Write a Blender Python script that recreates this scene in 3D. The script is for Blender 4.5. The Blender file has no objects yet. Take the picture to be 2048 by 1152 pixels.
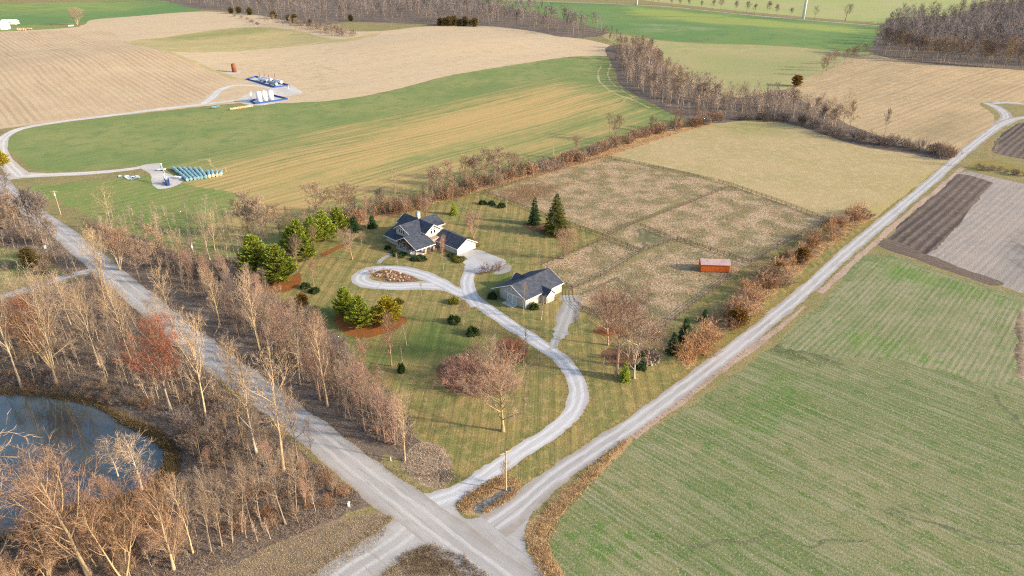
import bpy, math, random
import numpy as np
from mathutils import Vector, Matrix
from mathutils.geometry import delaunay_2d_cdt

R = math.radians
SC = bpy.context.scene
COL = SC.collection
random.seed(7)
RNG = np.random.default_rng(7)

# ------------------------------------------------------------------ camera, sky, sun, exposure
CAM_H, PITCH, FOC = 100.0, R(26.5), 1400.0      # 100 m up, looking 26.5 degrees down; focal length for a 2048 px wide frame
cam_data = bpy.data.cameras.new('camera')
cam = bpy.data.objects.new('camera', cam_data)
COL.objects.link(cam)
cam.location = (0, 0, CAM_H)
cam.rotation_euler = (math.pi / 2 - PITCH, 0, 0)
cam_data.sensor_width = 36.0
cam_data.lens = 36.0 * FOC / 2048.0
cam_data.clip_start = 1.0
cam_data.clip_end = 12000.0
SC.camera = cam

SUN_AZ, SUN_EL = R(-14), R(21)                  # measured from +X towards +Y
world = bpy.data.worlds.new('World')
SC.world = world
world.use_nodes = True
wn = world.node_tree.nodes
bg = wn['Background']
sky = wn.new('ShaderNodeTexSky')
sky.sky_type = 'NISHITA'
sky.sun_disc = False
sky.sun_elevation = SUN_EL
sky.sun_rotation = math.pi / 2 - SUN_AZ
sky.air_density = 1.0
sky.dust_density = 2.0
world.node_tree.links.new(sky.outputs[0], bg.inputs[0])
bg.inputs[1].default_value = 0.15
sun_data = bpy.data.lights.new('sun', 'SUN')
sun_data.energy = 3.3
sun_data.angle = R(2.0)
sun_data.color = (1.0, 0.87, 0.71)
sun = bpy.data.objects.new('sun', sun_data)
COL.objects.link(sun)
to_sun = Vector((math.cos(SUN_EL) * math.cos(SUN_AZ), math.cos(SUN_EL) * math.sin(SUN_AZ), math.sin(SUN_EL)))
sun.rotation_euler = to_sun.to_track_quat('Z', 'Y').to_euler()
SC.view_settings.view_transform = 'Standard'
SC.view_settings.look = 'None'
SC.view_settings.exposure = 1.05
SC.view_settings.gamma = 1.0
SC.view_settings.use_curve_mapping = False
SC.cycles.use_denoising = False
SC.cycles.filter_width = 1.15
SC.cycles.max_bounces = 5
SC.cycles.diffuse_bounces = 3
SC.cycles.caustics_reflective = False
SC.cycles.caustics_refractive = False

# ------------------------------------------------------------------ terrain
def flat_ray(px, py):
    u = (np.asarray(px, float) - 1024) / FOC
    v = (576 - np.asarray(py, float)) / FOC
    return u, math.cos(PITCH) + v * math.sin(PITCH), -math.sin(PITCH) + v * math.cos(PITCH)

def flat(px, py, h=0.0):
    dx, dy, dz = flat_ray(px, py)
    t = (CAM_H - h) / -dz
    return dx * t, dy * t

HILLS = []
for px, py, amp, sx, sy in ((230, 120, 7.0, 110, 90), (860, 95, 6.0, 130, 80), (1850, 150, 3.5, 90, 70), (1500, 70, 5.0, 200, 120),
                            (480, 75, -3.0, 80, 60), (1150, 190, 2.5, 80, 50), (600, 320, 1.5, 70, 30)):
    hx, hy = flat(px, py)
    HILLS.append((hx, hy, amp, sx, sy))

POND_PX = [(-260, 800), (-120, 790), (0, 787), (60, 789), (120, 797), (190, 812), (240, 840), (300, 868), (335, 895), (338, 930), (318, 962), (270, 985),
           (215, 1003), (150, 1010), (95, 1035), (45, 1062), (-60, 1080), (-240, 1060), (-330, 930)]
POND_Z = -1.1
POND = np.array([flat(x, y, POND_Z) for x, y in POND_PX])

def poly_dist(P, X, Y, closed=True):
    d2 = np.full(X.shape, 1e18)
    n = len(P)
    for i in range(n if closed else n - 1):
        ax, ay = P[i]; bx, by = P[(i + 1) % n]
        ex, ey = bx - ax, by - ay
        t = np.clip(((X - ax) * ex + (Y - ay) * ey) / (ex * ex + ey * ey + 1e-9), 0, 1)
        d2 = np.minimum(d2, (X - ax - t * ex) ** 2 + (Y - ay - t * ey) ** 2)
    return np.sqrt(d2)

def inside(P, X, Y):
    r = np.zeros(X.shape, bool)
    n = len(P)
    for i in range(n):
        ax, ay = P[i]; bx, by = P[(i + 1) % n]
        if ay == by:
            continue
        c = (ay > Y) != (by > Y)
        r ^= c & (X < (bx - ax) * (Y - ay) / (by - ay) + ax)
    return r

def terrain(x, y):
    x = np.asarray(x, float); y = np.asarray(y, float)
    z = np.zeros(np.broadcast(x, y).shape)
    for hx, hy, amp, sx, sy in HILLS:
        z = z + amp * np.exp(-((x - hx) / sx) ** 2 - ((y - hy) / sy) ** 2)
    near = (np.abs(x + 75) < 75) & (np.abs(y - 115) < 75)
    if np.any(near):
        xs = np.where(near, x, 1e4); ys = np.where(near, y, 1e4)
        d = poly_dist(POND, xs, ys)
        d = np.where(inside(POND, xs, ys), 0.0, d)
        k = np.clip(1 - d / 7.0, 0, 1)
        z = z + np.where(near, POND_Z * k * k * (3 - 2 * k), 0)
    return z

def gp(px, py):
    """Surveyed spot: where the photographed ground point stands on the terrain."""
    dx, dy, dz = flat_ray(px, py)
    z = 0.0 * dx
    for _ in range(14):
        t = (CAM_H - z) / -dz
        z = 0.5 * z + 0.5 * terrain(dx * t, dy * t)
    t = (CAM_H - z) / -dz
    return np.stack([dx * t, dy * t], -1)

def pts(pl):
    a = np.array(pl, float)
    return gp(a[:, 0], a[:, 1])

def zat(x, y):
    return float(terrain(x, y))

def tall(base_px, top_y):
    """Real height of something that stands at base_px and reaches up to image row top_y."""
    b = gp(base_px[0], base_px[1])
    dx, dy, dz = flat_ray(base_px[0], top_y)
    return float(CAM_H + dz * b[1] / dy - zat(*b))

# ------------------------------------------------------------------ object helpers
def tag(o, label=None, cat=None, group=None, kind=None):
    if label: o['label'] = label
    if cat: o['category'] = cat
    if group: o['group'] = group
    if kind: o['kind'] = kind
    return o

def link(name, data, parent=None):
    o = bpy.data.objects.new(name, data)
    COL.objects.link(o)
    if parent is not None:
        o.parent = parent
    return o

def empty(name, loc, rz=0.0, label=None, cat=None, group=None):
    o = link(name, None)
    o.location = loc
    o.rotation_euler = (0, 0, rz)
    return tag(o, label, cat, group)

def mesh_np(name, V, F, mat, smooth=False):
    """V (n,3); F (m,3) or (m,4) int array."""
    me = bpy.data.meshes.new(name)
    V = np.ascontiguousarray(V, np.float32); F = np.ascontiguousarray(F, np.int32)
    k = F.shape[1]
    me.vertices.add(len(V)); me.vertices.foreach_set('co', V.ravel())
    me.loops.add(F.size); me.loops.foreach_set('vertex_index', F.ravel())
    me.polygons.add(len(F))
    me.polygons.foreach_set('loop_start', np.arange(0, F.size, k, dtype=np.int32))
    me.polygons.foreach_set('loop_total', np.full(len(F), k, np.int32))
    if smooth:
        me.polygons.foreach_set('use_smooth', np.ones(len(F), bool))
    me.update(calc_edges=True)
    if mat: me.materials.append(mat)
    return me

class MB:
    """Collects simple shapes into one mesh."""
    def __init__(s): s.v = []; s.f = []
    def add(s, vs, fs):
        o = len(s.v); s.v += [tuple(map(float, p)) for p in vs]; s.f += [tuple(i + o for i in f) for f in fs]; return s
    def box(s, x0, x1, y0, y1, z0, z1):
        return s.add([(x0, y0, z0), (x1, y0, z0), (x1, y1, z0), (x0, y1, z0), (x0, y0, z1), (x1, y0, z1), (x1, y1, z1), (x0, y1, z1)],
                     [(3, 2, 1, 0), (4, 5, 6, 7), (0, 1, 5, 4), (1, 2, 6, 5), (2, 3, 7, 6), (3, 0, 4, 7)])
    def slab(s, q, th):
        """A quad (counter-clockwise from above) with thickness th downwards."""
        q = [Vector(p) for p in q]
        n = (q[1] - q[0]).cross(q[2] - q[0]).normalized()
        lo = [p - n * th for p in q]
        k = len(q)
        fs = [tuple(range(k)), tuple(reversed(range(k, 2 * k)))] + [((i + 1) % k, i, i + k, (i + 1) % k + k) for i in range(k)]
        return s.add(q + lo, fs)
    def prism(s, poly, z0, z1):
        k = len(poly)
        vs = [(x, y, z0) for x, y in poly] + [(x, y, z1) for x, y in poly]
        return s.add(vs, [tuple(reversed(range(k))), tuple(range(k, 2 * k))] + [(i, (i + 1) % k, (i + 1) % k + k, i + k) for i in range(k)])
    def wallprism(s, prof, axis, t0, t1):
        """Profile polygon [(u, z)] extruded along the other axis: axis 'x' -> profile in (y,z); 'y' -> profile in (x,z)."""
        k = len(prof)
        if axis == 'x':
            vs = [(t0, u, z) for u, z in prof] + [(t1, u, z) for u, z in prof]
        else:
            vs = [(u, t0, z) for u, z in prof] + [(u, t1, z) for u, z in prof]
        fs = [tuple(range(k)), tuple(reversed(range(k, 2 * k)))] + [(i, i + k, (i + 1) % k + k, (i + 1) % k) for i in range(k)]
        return s.add(vs, fs)
    def tube(s, p0, p1, r0, r1=None, n=8, cap=True):
        r1 = r0 if r1 is None else r1
        p0 = Vector(p0); p1 = Vector(p1); d = (p1 - p0).normalized()
        a = d.orthogonal().normalized(); b = d.cross(a)
        vs = []
        for p, r in ((p0, r0), (p1, r1)):
            for i in range(n):
                t = 2 * math.pi * i / n
                vs.append(p + (a * math.cos(t) + b * math.sin(t)) * r)
        fs = [(i, (i + 1) % n, (i + 1) % n + n, i + n) for i in range(n)]
        if cap: fs += [tuple(reversed(range(n))), tuple(range(n, 2 * n))]
        return s.add(vs, fs)
    def lathe(s, prof, n=20, c=(0, 0)):
        vs = []
        for r, z in prof:
            for i in range(n):
                t = 2 * math.pi * i / n
                vs.append((c[0] + r * math.cos(t), c[1] + r * math.sin(t), z))
        fs = []
        for j in range(len(prof) - 1):
            for i in range(n):
                fs.append((j * n + i, j * n + (i + 1) % n, (j + 1) * n + (i + 1) % n, (j + 1) * n + i))
        fs.append(tuple(reversed(range(n)))); fs.append(tuple(range((len(prof) - 1) * n, len(prof) * n)))
        return s.add(vs, fs)
    def data(s, name, mat, smooth=False):
        me = bpy.data.meshes.new(name)
        me.from_pydata(s.v, [], s.f)
        import bmesh
        bm = bmesh.new(); bm.from_mesh(me)
        bmesh.ops.recalc_face_normals(bm, faces=bm.faces)
        bm.to_mesh(me); bm.free()
        if smooth:
            me.polygons.foreach_set('use_smooth', np.ones(len(me.polygons), bool))
        if mat: me.materials.append(mat)
        return me
    def obj(s, name, mat, parent=None, smooth=False):
        return link(name, s.data(name, mat, smooth), parent)

# ------------------------------------------------------------------ material helper
class NT:
    def __init__(s, name, rough=0.9, spec=0.2):
        s.m = bpy.data.materials.new(name); s.m.use_nodes = True
        s.t = s.m.node_tree; s.b = s.t.nodes['Principled BSDF']
        s.b.inputs['Roughness'].default_value = rough
        s.b.inputs['Specular IOR Level'].default_value = spec
        s.pos = s.t.nodes.new('ShaderNodeNewGeometry').outputs['Position']
    def n(s, kind): return s.t.nodes.new(kind)
    def put(s, sock, v):
        if hasattr(v, 'is_output'): s.t.links.new(v, sock)
        elif isinstance(v, (tuple, list)) and len(v) == 3 and sock.type == 'RGBA': sock.default_value = (*v, 1)
        else: sock.default_value = v
    def noise(s, size, detail=3, rough=0.55, vec=None, dist=0.0):
        """Noise whose features are about `size` metres."""
        k = s.n('ShaderNodeTexNoise'); k.inputs['Scale'].default_value = 1.0 / size
        k.inputs['Detail'].default_value = detail; k.inputs['Roughness'].default_value = rough
        k.inputs['Distortion'].default_value = dist
        s.t.links.new(vec if vec is not None else s.pos, k.inputs['Vector']); return k.outputs['Fac']
    def vor(s, size, vec=None):
        k = s.n('ShaderNodeTexVoronoi'); k.inputs['Scale'].default_value = 1.0 / size
        s.t.links.new(vec if vec is not None else s.pos, k.inputs['Vector']); return k.outputs['Distance']
    def step(s, v, lo, hi, a=0.0, b=1.0):
        k = s.n('ShaderNodeMapRange'); k.interpolation_type = 'SMOOTHSTEP'
        s.put(k.inputs['Value'], v); k.inputs['From Min'].default_value = lo; k.inputs['From Max'].default_value = hi
        k.inputs['To Min'].default_value = a; k.inputs['To Max'].default_value = b; return k.outputs[0]
    def math(s, op, a, b=0.0, c=None):
        k = s.n('ShaderNodeMath'); k.operation = op; s.put(k.inputs[0], a); s.put(k.inputs[1], b)
        if c is not None: s.put(k.inputs[2], c)
        return k.outputs[0]
    def mix(s, f, a, b, blend='MIX'):
        k = s.n('ShaderNodeMix'); k.data_type = 'RGBA'; k.blend_type = blend
        s.put(k.inputs[0], f); s.put(k.inputs[6], a); s.put(k.inputs[7], b); return k.outputs[2]
    def rot(s, ang, sx=1.0, sy=1.0):
        """World position turned by ang and stretched: features become 1/sx, 1/sy longer."""
        k = s.n('ShaderNodeMapping'); k.vector_type = 'TEXTURE'
        k.inputs['Rotation'].default_value = (0, 0, ang)
        k.inputs['Scale'].default_value = (1 / sx, 1 / sy, 1)
        s.t.links.new(s.pos, k.inputs['Vector']); return k.outputs[0]
    def attr(s, name):
        k = s.n('ShaderNodeAttribute'); k.attribute_name = name; return k.outputs['Fac']
    def bump(s, h, strength=0.5, dist=0.2):
        k = s.n('ShaderNodeBump'); k.inputs['Strength'].default_value = strength; k.inputs['Distance'].default_value = dist
        s.put(k.inputs['Height'], h); s.t.links.new(k.outputs[0], s.b.inputs['Normal'])
    def col(s, c): s.put(s.b.inputs['Base Color'], c); return s

def sat(c, k=1.1):
    """Raises the chroma of a surface colour a little above the given sample."""
    g = .3 * c[0] + .59 * c[1] + .11 * c[2]
    return tuple(max(.004, g + (v - g) * k) for v in c)

def plain(name, c, rough=0.7, var=0.12, size=0.6, spec=0.3, metal=0.0):
    t = NT(name, rough, spec)
    t.b.inputs['Metallic'].default_value = metal
    f = t.noise(size, 4, 0.6)
    dark = tuple(v * (1 - var) for v in c); lite = tuple(min(1, v * (1 + var)) for v in c)
    t.col(t.mix(t.step(f, .3, .7), dark, lite))
    return t.m

def ground_mat(name, c1, c2, c3=None, c4=None, big=30, mid=4, fine=0.5, fk=0.35, rows=None, t1=None, t2=None, bump=0.5, grain=None, thin=False, streak=None):
    """Field surface: c1/c2 in broad patches, c3 in mid patches, c4 in small flecks; rows = (angle, spacing, strength, colour[, wander]);
    t1/t2 = colours mixed in, soft-edged, where the attributes tint1/tint2 are set."""
    t = NT(name, 0.95, 0.1)
    c1, c2, c3, c4, t1, t2 = [sat(c) if c else None for c in (c1, c2, c3, c4, t1, t2)]
    nb = t.noise(big, 4, .6); nm = t.noise(mid, 4, .65); nf = t.noise(fine, 3, .7)
    c = t.mix(t.step(nb, .40, .60), c1, c2)
    if c3: c = t.mix(t.math('MULTIPLY', t.step(nm, .46, .68), .8), c, c3)
    ns = nm
    if streak:
        ns = t.math('ADD', t.math('MULTIPLY', nm, .35), t.math('MULTIPLY', t.noise(streak[1], 4, .6, t.rot(streak[0], streak[1] / streak[2], 1.0)), .65))
    if t1:
        m = t.math('ADD', t.attr('tint1'), t.math('MULTIPLY', t.math('SUBTRACT', ns, .5), 1.5 if streak else .9))
        c = t.mix(t.step(m, .25, .75), c, t1)
    if t2:
        m = t.math('ADD', t.attr('tint2'), t.math('MULTIPLY', t.math('SUBTRACT', ns, .5), 1.5 if streak else .9))
        c = t.mix(t.step(m, .25, .75), c, t2)
    if grain:
        ang, ln, wd, k, gc = grain
        g = t.noise(wd, 3, .6, t.rot(ang, wd / ln, 1.0))
        c = t.mix(t.math('MULTIPLY', t.step(g, .45, .65), k), c, gc)
    h = t.math('MULTIPLY', nf, fine * .6)
    if rows:
        ang, sp, st, rc = rows[:4]
        wander = rows[4] if len(rows) > 4 else 0.6
        k = t.n('ShaderNodeSeparateXYZ'); t.t.links.new(t.rot(ang), k.inputs[0])
        u = t.math('ADD', k.outputs[1], t.math('MULTIPLY', t.noise(60, 2, .5), wander * 8))
        u = t.math('ADD', u, t.math('MULTIPLY', t.noise(sp * 1.2, 2, .5), sp * .35))
        even = rows[5] if len(rows) > 5 else .4
        w = t.math('MULTIPLY', t.math('SINE', t.math('MULTIPLY', u, 2 * math.pi / sp)), even)
        w = t.math('ADD', w, t.math('MULTIPLY', t.math('SUBTRACT', t.noise(sp * .8, 3, .65, t.rot(ang, .022, 1.0)), .5), 5.0 * (1 - even)))
        br = t.step(t.noise(sp * 5, 3, .6, t.rot(ang, .10, 1.0)), .32, .68)
        f = t.math('MULTIPLY', t.step(w, *((.35, .95) if thin else (-.45, .9))), t.math('MULTIPLY', br, st))
        if len(rows) > 6: f = t.math('MULTIPLY', f, t.step(t.attr('tint1'), .02, .35))
        c = t.mix(f, c, rc)
        h = t.math('ADD', h, t.math('MULTIPLY', w, sp * .05))
    if c4:
        nv = t.noise(fine * 1.6, 2, .6)
        c = t.mix(t.math('MULTIPLY', t.step(nv, .54, .68), .75), c, c4)
    k = .86
    c = t.mix(1.0, c, t.mix(nf, ((1 - fk * 1.5) * k,) * 3, ((1 + fk * 1.5) * k,) * 3), 'MULTIPLY')
    t.col(c)
    t.bump(h, bump, 1.0)
    return t.m

# ------------------------------------------------------------------ the ground, cut into its fields, lawns and roads
def ang(p, q):
    a, b = gp(*p), gp(*q)
    return math.atan2(b[1] - a[1], b[0] - a[0])

TAN, TAN2, TAND = (.58, .445, .29), (.51, .385, .245), (.37, .27, .165)
M = {}
M['scrub'] = ground_mat('scrub_grass', (.30, .25, .12), (.24, .22, .10), (.36, .27, .15), (.14, .12, .07), 14, 3, .5)
M['lawn'] = ground_mat('lawn_grass', (.30, .235, .10), (.205, .20, .078), (.41, .30, .15), (.145, .155, .055), 9, 2.2, .35, .42,
                       rows=(math.pi / 2 - .05, 3.4, .26, (.105, .115, .035), .10, .35), t1=(.125, .17, .055), t2=(.30, .175, .07), bump=.5, thin=True)
M['wheat'] = ground_mat('young_wheat', (.205, .25, .095), (.27, .28, .115), (.16, .215, .085), None, 60, 9, .6, .26,
                        rows=(ang((500, 430), (1000, 292)), 4.6, .85, (.15, .20, .065), 1.2, .3, 1), t1=(.50, .355, .165), t2=(.13, .165, .075), bump=.25, streak=(ang((500, 430), (1000, 292)), 5, 90))
M['wheat_far'] = ground_mat('far_wheat', (.145, .235, .085), (.20, .265, .10), (.115, .205, .085), None, 120, 30, 2.5, .15, t1=(.30, .34, .11), t2=(.34, .34, .19), bump=.1,
                            rows=(ang((1300, 45), (1700, 75)), 14, .2, (.24, .28, .11), 2.0))
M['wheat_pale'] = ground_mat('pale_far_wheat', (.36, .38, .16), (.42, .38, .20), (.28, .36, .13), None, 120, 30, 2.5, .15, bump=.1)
M['stubble_rows'] = ground_mat('corn_stubble_rows', TAN, (.54, .40, .26), TAN2, None, 45, 8, 1.0, .2, rows=(ang((70, 70), (312, 208)), 4.6, .8, TAND, .5, .5), bump=.3)
M['stubble'] = ground_mat('pale_stubble', TAN, (.57, .45, .30), (.50, .39, .255), None, 50, 9, .9, .2, rows=(ang((700, 150), (1100, 90)), 4.5, .42, TAND, .6, .2), t1=(.42, .34, .19), bump=.25)
M['hay'] = ground_mat('hay_stubble', (.46, .37, .19), (.40, .35, .17), (.55, .42, .23), None, 60, 14, 1.2, .18, t1=(.28, .27, .12), bump=.2)
M['pasture'] = ground_mat('far_pasture', (.38, .34, .17), (.33, .33, .15), (.45, .36, .20), None, 60, 14, 1.5, .18, t1=(.26, .29, .12), bump=.15)
M['tan_right'] = ground_mat('bean_stubble', (.50, .37, .22), (.44, .335, .20), (.57, .43, .275), (.33, .245, .14), 40, 6, .9, .25,
                            rows=(ang((1700, 190), (1870, 135)), 5.0, .8, (.31, .22, .125), .6, .3), t1=(.30, .24, .14), bump=.3)
M['meadow'] = ground_mat('hay_meadow', (.46, .355, .195), (.41, .33, .17), (.53, .42, .26), (.27, .24, .12), 25, 4, .55, .26, t1=(.24, .26, .09), t2=(.40, .33, .08), bump=.4)
M['paddock'] = ground_mat('grazed_paddock', (.46, .345, .225), (.235, .205, .11), (.40, .255, .15), (.19, .15, .085), 9, 3.4, .8, .5, t1=(.145, .155, .08), t2=(.22, .135, .075), bump=.9)
M['plough'] = ground_mat('ploughed_soil', (.165, .13, .11), (.14, .11, .09), (.22, .17, .14), None, 12, 3, .5, .35,
                         rows=(ang((1795, 478), (1945, 352)), 3.2, .95, (.06, .05, .045), .3, .85), bump=.6)
M['headland'] = ground_mat('ploughed_headland', (.17, .13, .105), (.15, .115, .09), (.22, .17, .13), None, 12, 3, .5, .35,
                           rows=(ang((1760, 490), (2010, 570)), 1.8, .55, (.095, .08, .065), .15), bump=.6)
M['soil'] = ground_mat('pale_bare_soil', (.36, .31, .27), (.32, .285, .255), (.42, .35, .29), None, 18, 4, .6, .25,
                       rows=(ang((1900, 500), (2030, 390)), 2.4, .28, (.26, .235, .21), .3), t1=(.17, .16, .145), bump=.4)
RW = ang((1548, 860), (2000, 1072))
M['wheat_near'] = ground_mat('near_wheat_rows', (.24, .235, .12), (.18, .205, .092), (.11, .17, .055), (.38, .33, .21), 30, 3.5, .35, .46,
                             rows=(RW, 1.3, .72, (.085, .15, .045), .15, .42), t1=(.095, .19, .04), t2=(.09, .11, .05), bump=.6, grain=(RW, 18, 1.3, .48, (.38, .33, .22)))
RW2 = ang((1640, 760), (1840, 545))
M['wheat_up'] = ground_mat('upper_wheat_rows', (.22, .23, .115), (.28, .265, .16), (.135, .20, .07), (.39, .34, .235), 16, 2.6, .30, .42,
                           rows=(RW2, 1.5, .7, (.115, .175, .06), .2, .5), t1=(.12, .225, .045), t2=(.13, .14, .065), bump=.5, grain=(RW2, 15, 1.3, .4, (.38, .31, .20)))
M['litter'] = ground_mat('leaf_litter', (.15, .12, .10), (.21, .165, .13), (.10, .08, .07), (.31, .25, .185), 9, 1.6, .35, .5, t1=(.17, .19, .085), bump=.9)
M['corner'] = ground_mat('rough_meadow', (.27, .205, .145), (.31, .235, .16), (.18, .145, .10), (.39, .29, .20), 9, 2.0, .32, .42, bump=.6)
M['mulch'] = ground_mat('red_mulch', (.33, .125, .045), (.26, .11, .045), (.19, .10, .045), (.13, .10, .04), 4, .8, .25, .5, bump=.8)
M['bed'] = ground_mat('brown_bed', (.19, .105, .06), (.23, .13, .07), (.14, .08, .05), (.32, .20, .12), 3, .8, .25, .5, bump=.8)
M['brush'] = ground_mat('dead_brush', (.42, .32, .22), (.34, .26, .18), (.48, .36, .25), (.19, .145, .105), 6, 1.2, .3, .55, t1=(.11, .085, .06), bump=1.0)
M['drygrass'] = ground_mat('dry_ditch_grass', (.48, .32, .165), (.40, .27, .14), (.55, .38, .22), (.26, .18, .10), 6, 1.3, .3, .45, bump=.9)
M['verge'] = ground_mat('verge_grass', (.25, .21, .07), (.30, .23, .095), (.18, .18, .055), (.37, .26, .13), 7, 1.6, .3, .38, bump=.5)
M['greenpatch'] = ground_mat('rough_green_grass', (.20, .265, .085), (.25, .27, .10), (.34, .29, .14), (.14, .18, .06), 14, 4, .5, .3, bump=.4, rows=(ang((500, 430), (1000, 292)), 4.6, .5, (.15, .20, .065), 1.2, .3))
M['edge'] = ground_mat('bare_soil_edge', (.46, .345, .27), (.38, .28, .21), (.52, .40, .32), (.22, .16, .115), 6, 1.5, .3, .4, bump=.5)
M['trail'] = ground_mat('trodden_trail', (.15, .145, .085), (.19, .165, .10), (.26, .20, .13), None, 5, 1.2, .3, .45, bump=.5)
M['rill'] = ground_mat('grassy_rill', (.10, .125, .065), (.15, .16, .085), (.24, .22, .13), (.36, .31, .20), 6, 1.2, .3, .4, bump=.5)
M['muck'] = ground_mat('wet_ditch_bottom', (.20, .205, .205), (.13, .13, .125), (.32, .32, .32), (.08, .075, .07), 2.2, .8, .3, .4, bump=.5)

def gravel_mat(name, base, lite, edge, half, track=0.95, along=0.0, patch=(.30, .27, .25), rough=.20):
    """Compacted gravel: worn wheel tracks, loose crown and dusty edges, following the surveyed distance from the road's centre line."""
    t = NT(name, 0.95, 0.15)
    d = t.math('ABSOLUTE', t.math('ADD', t.attr('across'), t.math('MULTIPLY', t.math('SUBTRACT', t.noise(7, 3, .6), .5), 1.3)))
    tr = t.math('SUBTRACT', 1.0, t.step(t.math('ABSOLUTE', t.math('SUBTRACT', d, track)), .15, .65))
    g = t.noise(.7, 3, .65, t.rot(along, .7 / 11, 1.0))
    nf = t.noise(.3, 3, .75); nm = t.noise(2.4, 4, .65); nb = t.noise(14, 3, .6)
    c = t.mix(t.step(nb, .35, .65), base, tuple(v * .84 for v in base))
    c = t.mix(t.math('MULTIPLY', tr, t.step(g, .2, .6, .15, 1.0)), c, lite)
    c = t.mix(t.math('MULTIPLY', t.step(d, half * .55, half * 1.0), t.step(nm, .3, .6, .35, 1.0)), c, edge)
    c = t.mix(t.math('MULTIPLY', t.step(g, .52, .66), .45 + rough), c, patch)
    c = t.mix(t.math('MULTIPLY', t.step(nm, .56, .74), .35), c, patch)
    c = t.mix(1.0, c, t.mix(nf, (1 - rough,) * 3, (1 + rough,) * 3), 'MULTIPLY')
    t.col(c); t.bump(t.math('MULTIPLY', nf, .10), .35, 1.0)
    return t.m
M['road'] = gravel_mat('dirt_road_gravel', (.40, .38, .355), (.48, .46, .435), (.30, .26, .22), 4.6, 1.3, ang((400, 690), (760, 970)), (.30, .27, .235), .30)
M['lane'] = gravel_mat('lane_gravel', (.40, .385, .37), (.49, .475, .46), (.30, .26, .215), 2.5, 1.0, ang((1150, 930), (1700, 500)))
M['drive'] = gravel_mat('driveway_gravel', (.47, .465, .465), (.56, .555, .555), (.37, .345, .315), 2.5, 1.0, ang((1000, 930), (1150, 820)), (.40, .39, .39))
M['path'] = gravel_mat('grey_path_gravel', (.33, .32, .30), (.39, .38, .36), (.25, .225, .18), 3.0, 1.0, ang((1110, 690), (1140, 600)))
M['whiteroad'] = gravel_mat('limestone_track', (.55, .51, .46), (.63, .60, .56), (.44, .38, .30), 3.2, 1.2, 0.0)
M['bank'] = ground_mat('pond_bank', (.15, .115, .075), (.115, .09, .06), (.22, .165, .095), (.08, .065, .045), 5, 1.2, .3, .5, bump=.8)

wt = NT('pond_water', 0.03, 1.0)
wt.b.inputs['IOR'].default_value = 1.6
wn1 = wt.noise(9, 3, .6)
wt.col(wt.mix(wt.step(wn1, .35, .65), (.036, .05, .048), (.046, .06, .054)))
wt.bump(wt.noise(3.0, 2, .5), .02, .02)
M['water'] = wt.m

def smooth_line(P, closed, step):
    """Catmull-Rom through the points P, resampled about every step metres (step grows with distance)."""
    P = np.asarray(P, float); n = len(P); out = []
    for i in range(n if closed else n - 1):
        p0 = P[(i - 1) % n] if closed or i > 0 else 2 * P[0] - P[1]
        p1 = P[i]; p2 = P[(i + 1) % n]
        p3 = P[(i + 2) % n] if closed or i + 2 < n else 2 * P[-1] - P[-2]
        L = np.hypot(*(p2 - p1)); st = max(step, .008 * np.hypot(*p1))
        k = int(np.clip(math.ceil(L / st), 1, 60))
        d = [max(np.hypot(*(b - a)), 1e-6) ** .5 for a, b in ((p0, p1), (p1, p2), (p2, p3))]
        m1 = (p1 - p0) / d[0] - (p2 - p0) / (d[0] + d[1]) + (p2 - p1) / d[1]
        m2 = (p2 - p1) / d[1] - (p3 - p1) / (d[1] + d[2]) + (p3 - p2) / d[2]
        m1 = m1 * d[1]; m2 = m2 * d[1]
        for j in range(k):
            t = j / k
            out.append((2 * t**3 - 3 * t**2 + 1) * p1 + (t**3 - 2 * t**2 + t) * m1 + (-2 * t**3 + 3 * t**2) * p2 + (t**3 - t**2) * m2)
    if not closed: out.append(P[-1])
    return np.array(out)

def straight(P, step):
    out = []
    for i in range(len(P)):
        a, b = P[i], P[(i + 1) % len(P)]
        k = int(np.clip(math.ceil(np.hypot(*(b - a)) / max(step, .008 * np.hypot(*a))), 1, 80))
        out += [a + (b - a) * j / k for j in range(k)]
    return np.array(out)

def ragged(P, amp):
    if amp <= 0: return P
    n = len(P)
    w = RNG.normal(0, 1, n)
    w = .5 * w + .5 * np.convolve(np.concatenate([w, w, w]), np.ones(5) / 2.2, 'same')[n:2 * n]
    w = np.clip(w, -1.6, 1.6)
    a, b = np.roll(P, 1, 0), np.roll(P, -1, 0)
    d = b - a; L = np.hypot(d[:, 0], d[:, 1]) + 1e-9
    nrm = np.stack([d[:, 1] / L, -d[:, 0] / L], -1)
    return P + nrm * (w * amp)[:, None]

REG = []      # (name, polygon, material, label, category, tints {attr: [(poly, soft, weight)]}, centre lines)
def region(name, px, mat, label, cat, rag=.5, curve=True, t1=(), t2=(), lines=(), world_pts=None, step=1.2):
    P = pts(px) if world_pts is None else np.asarray(world_pts)
    P = smooth_line(P, True, step) if curve else straight(P, step)
    tints = {'tint1': [(pts(p), s, w) for p, s, w in t1], 'tint2': [(pts(p), s, w) for p, s, w in t2]}
    REG.append((name, ragged(P, rag), mat, label, cat, tints, lines))

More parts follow.
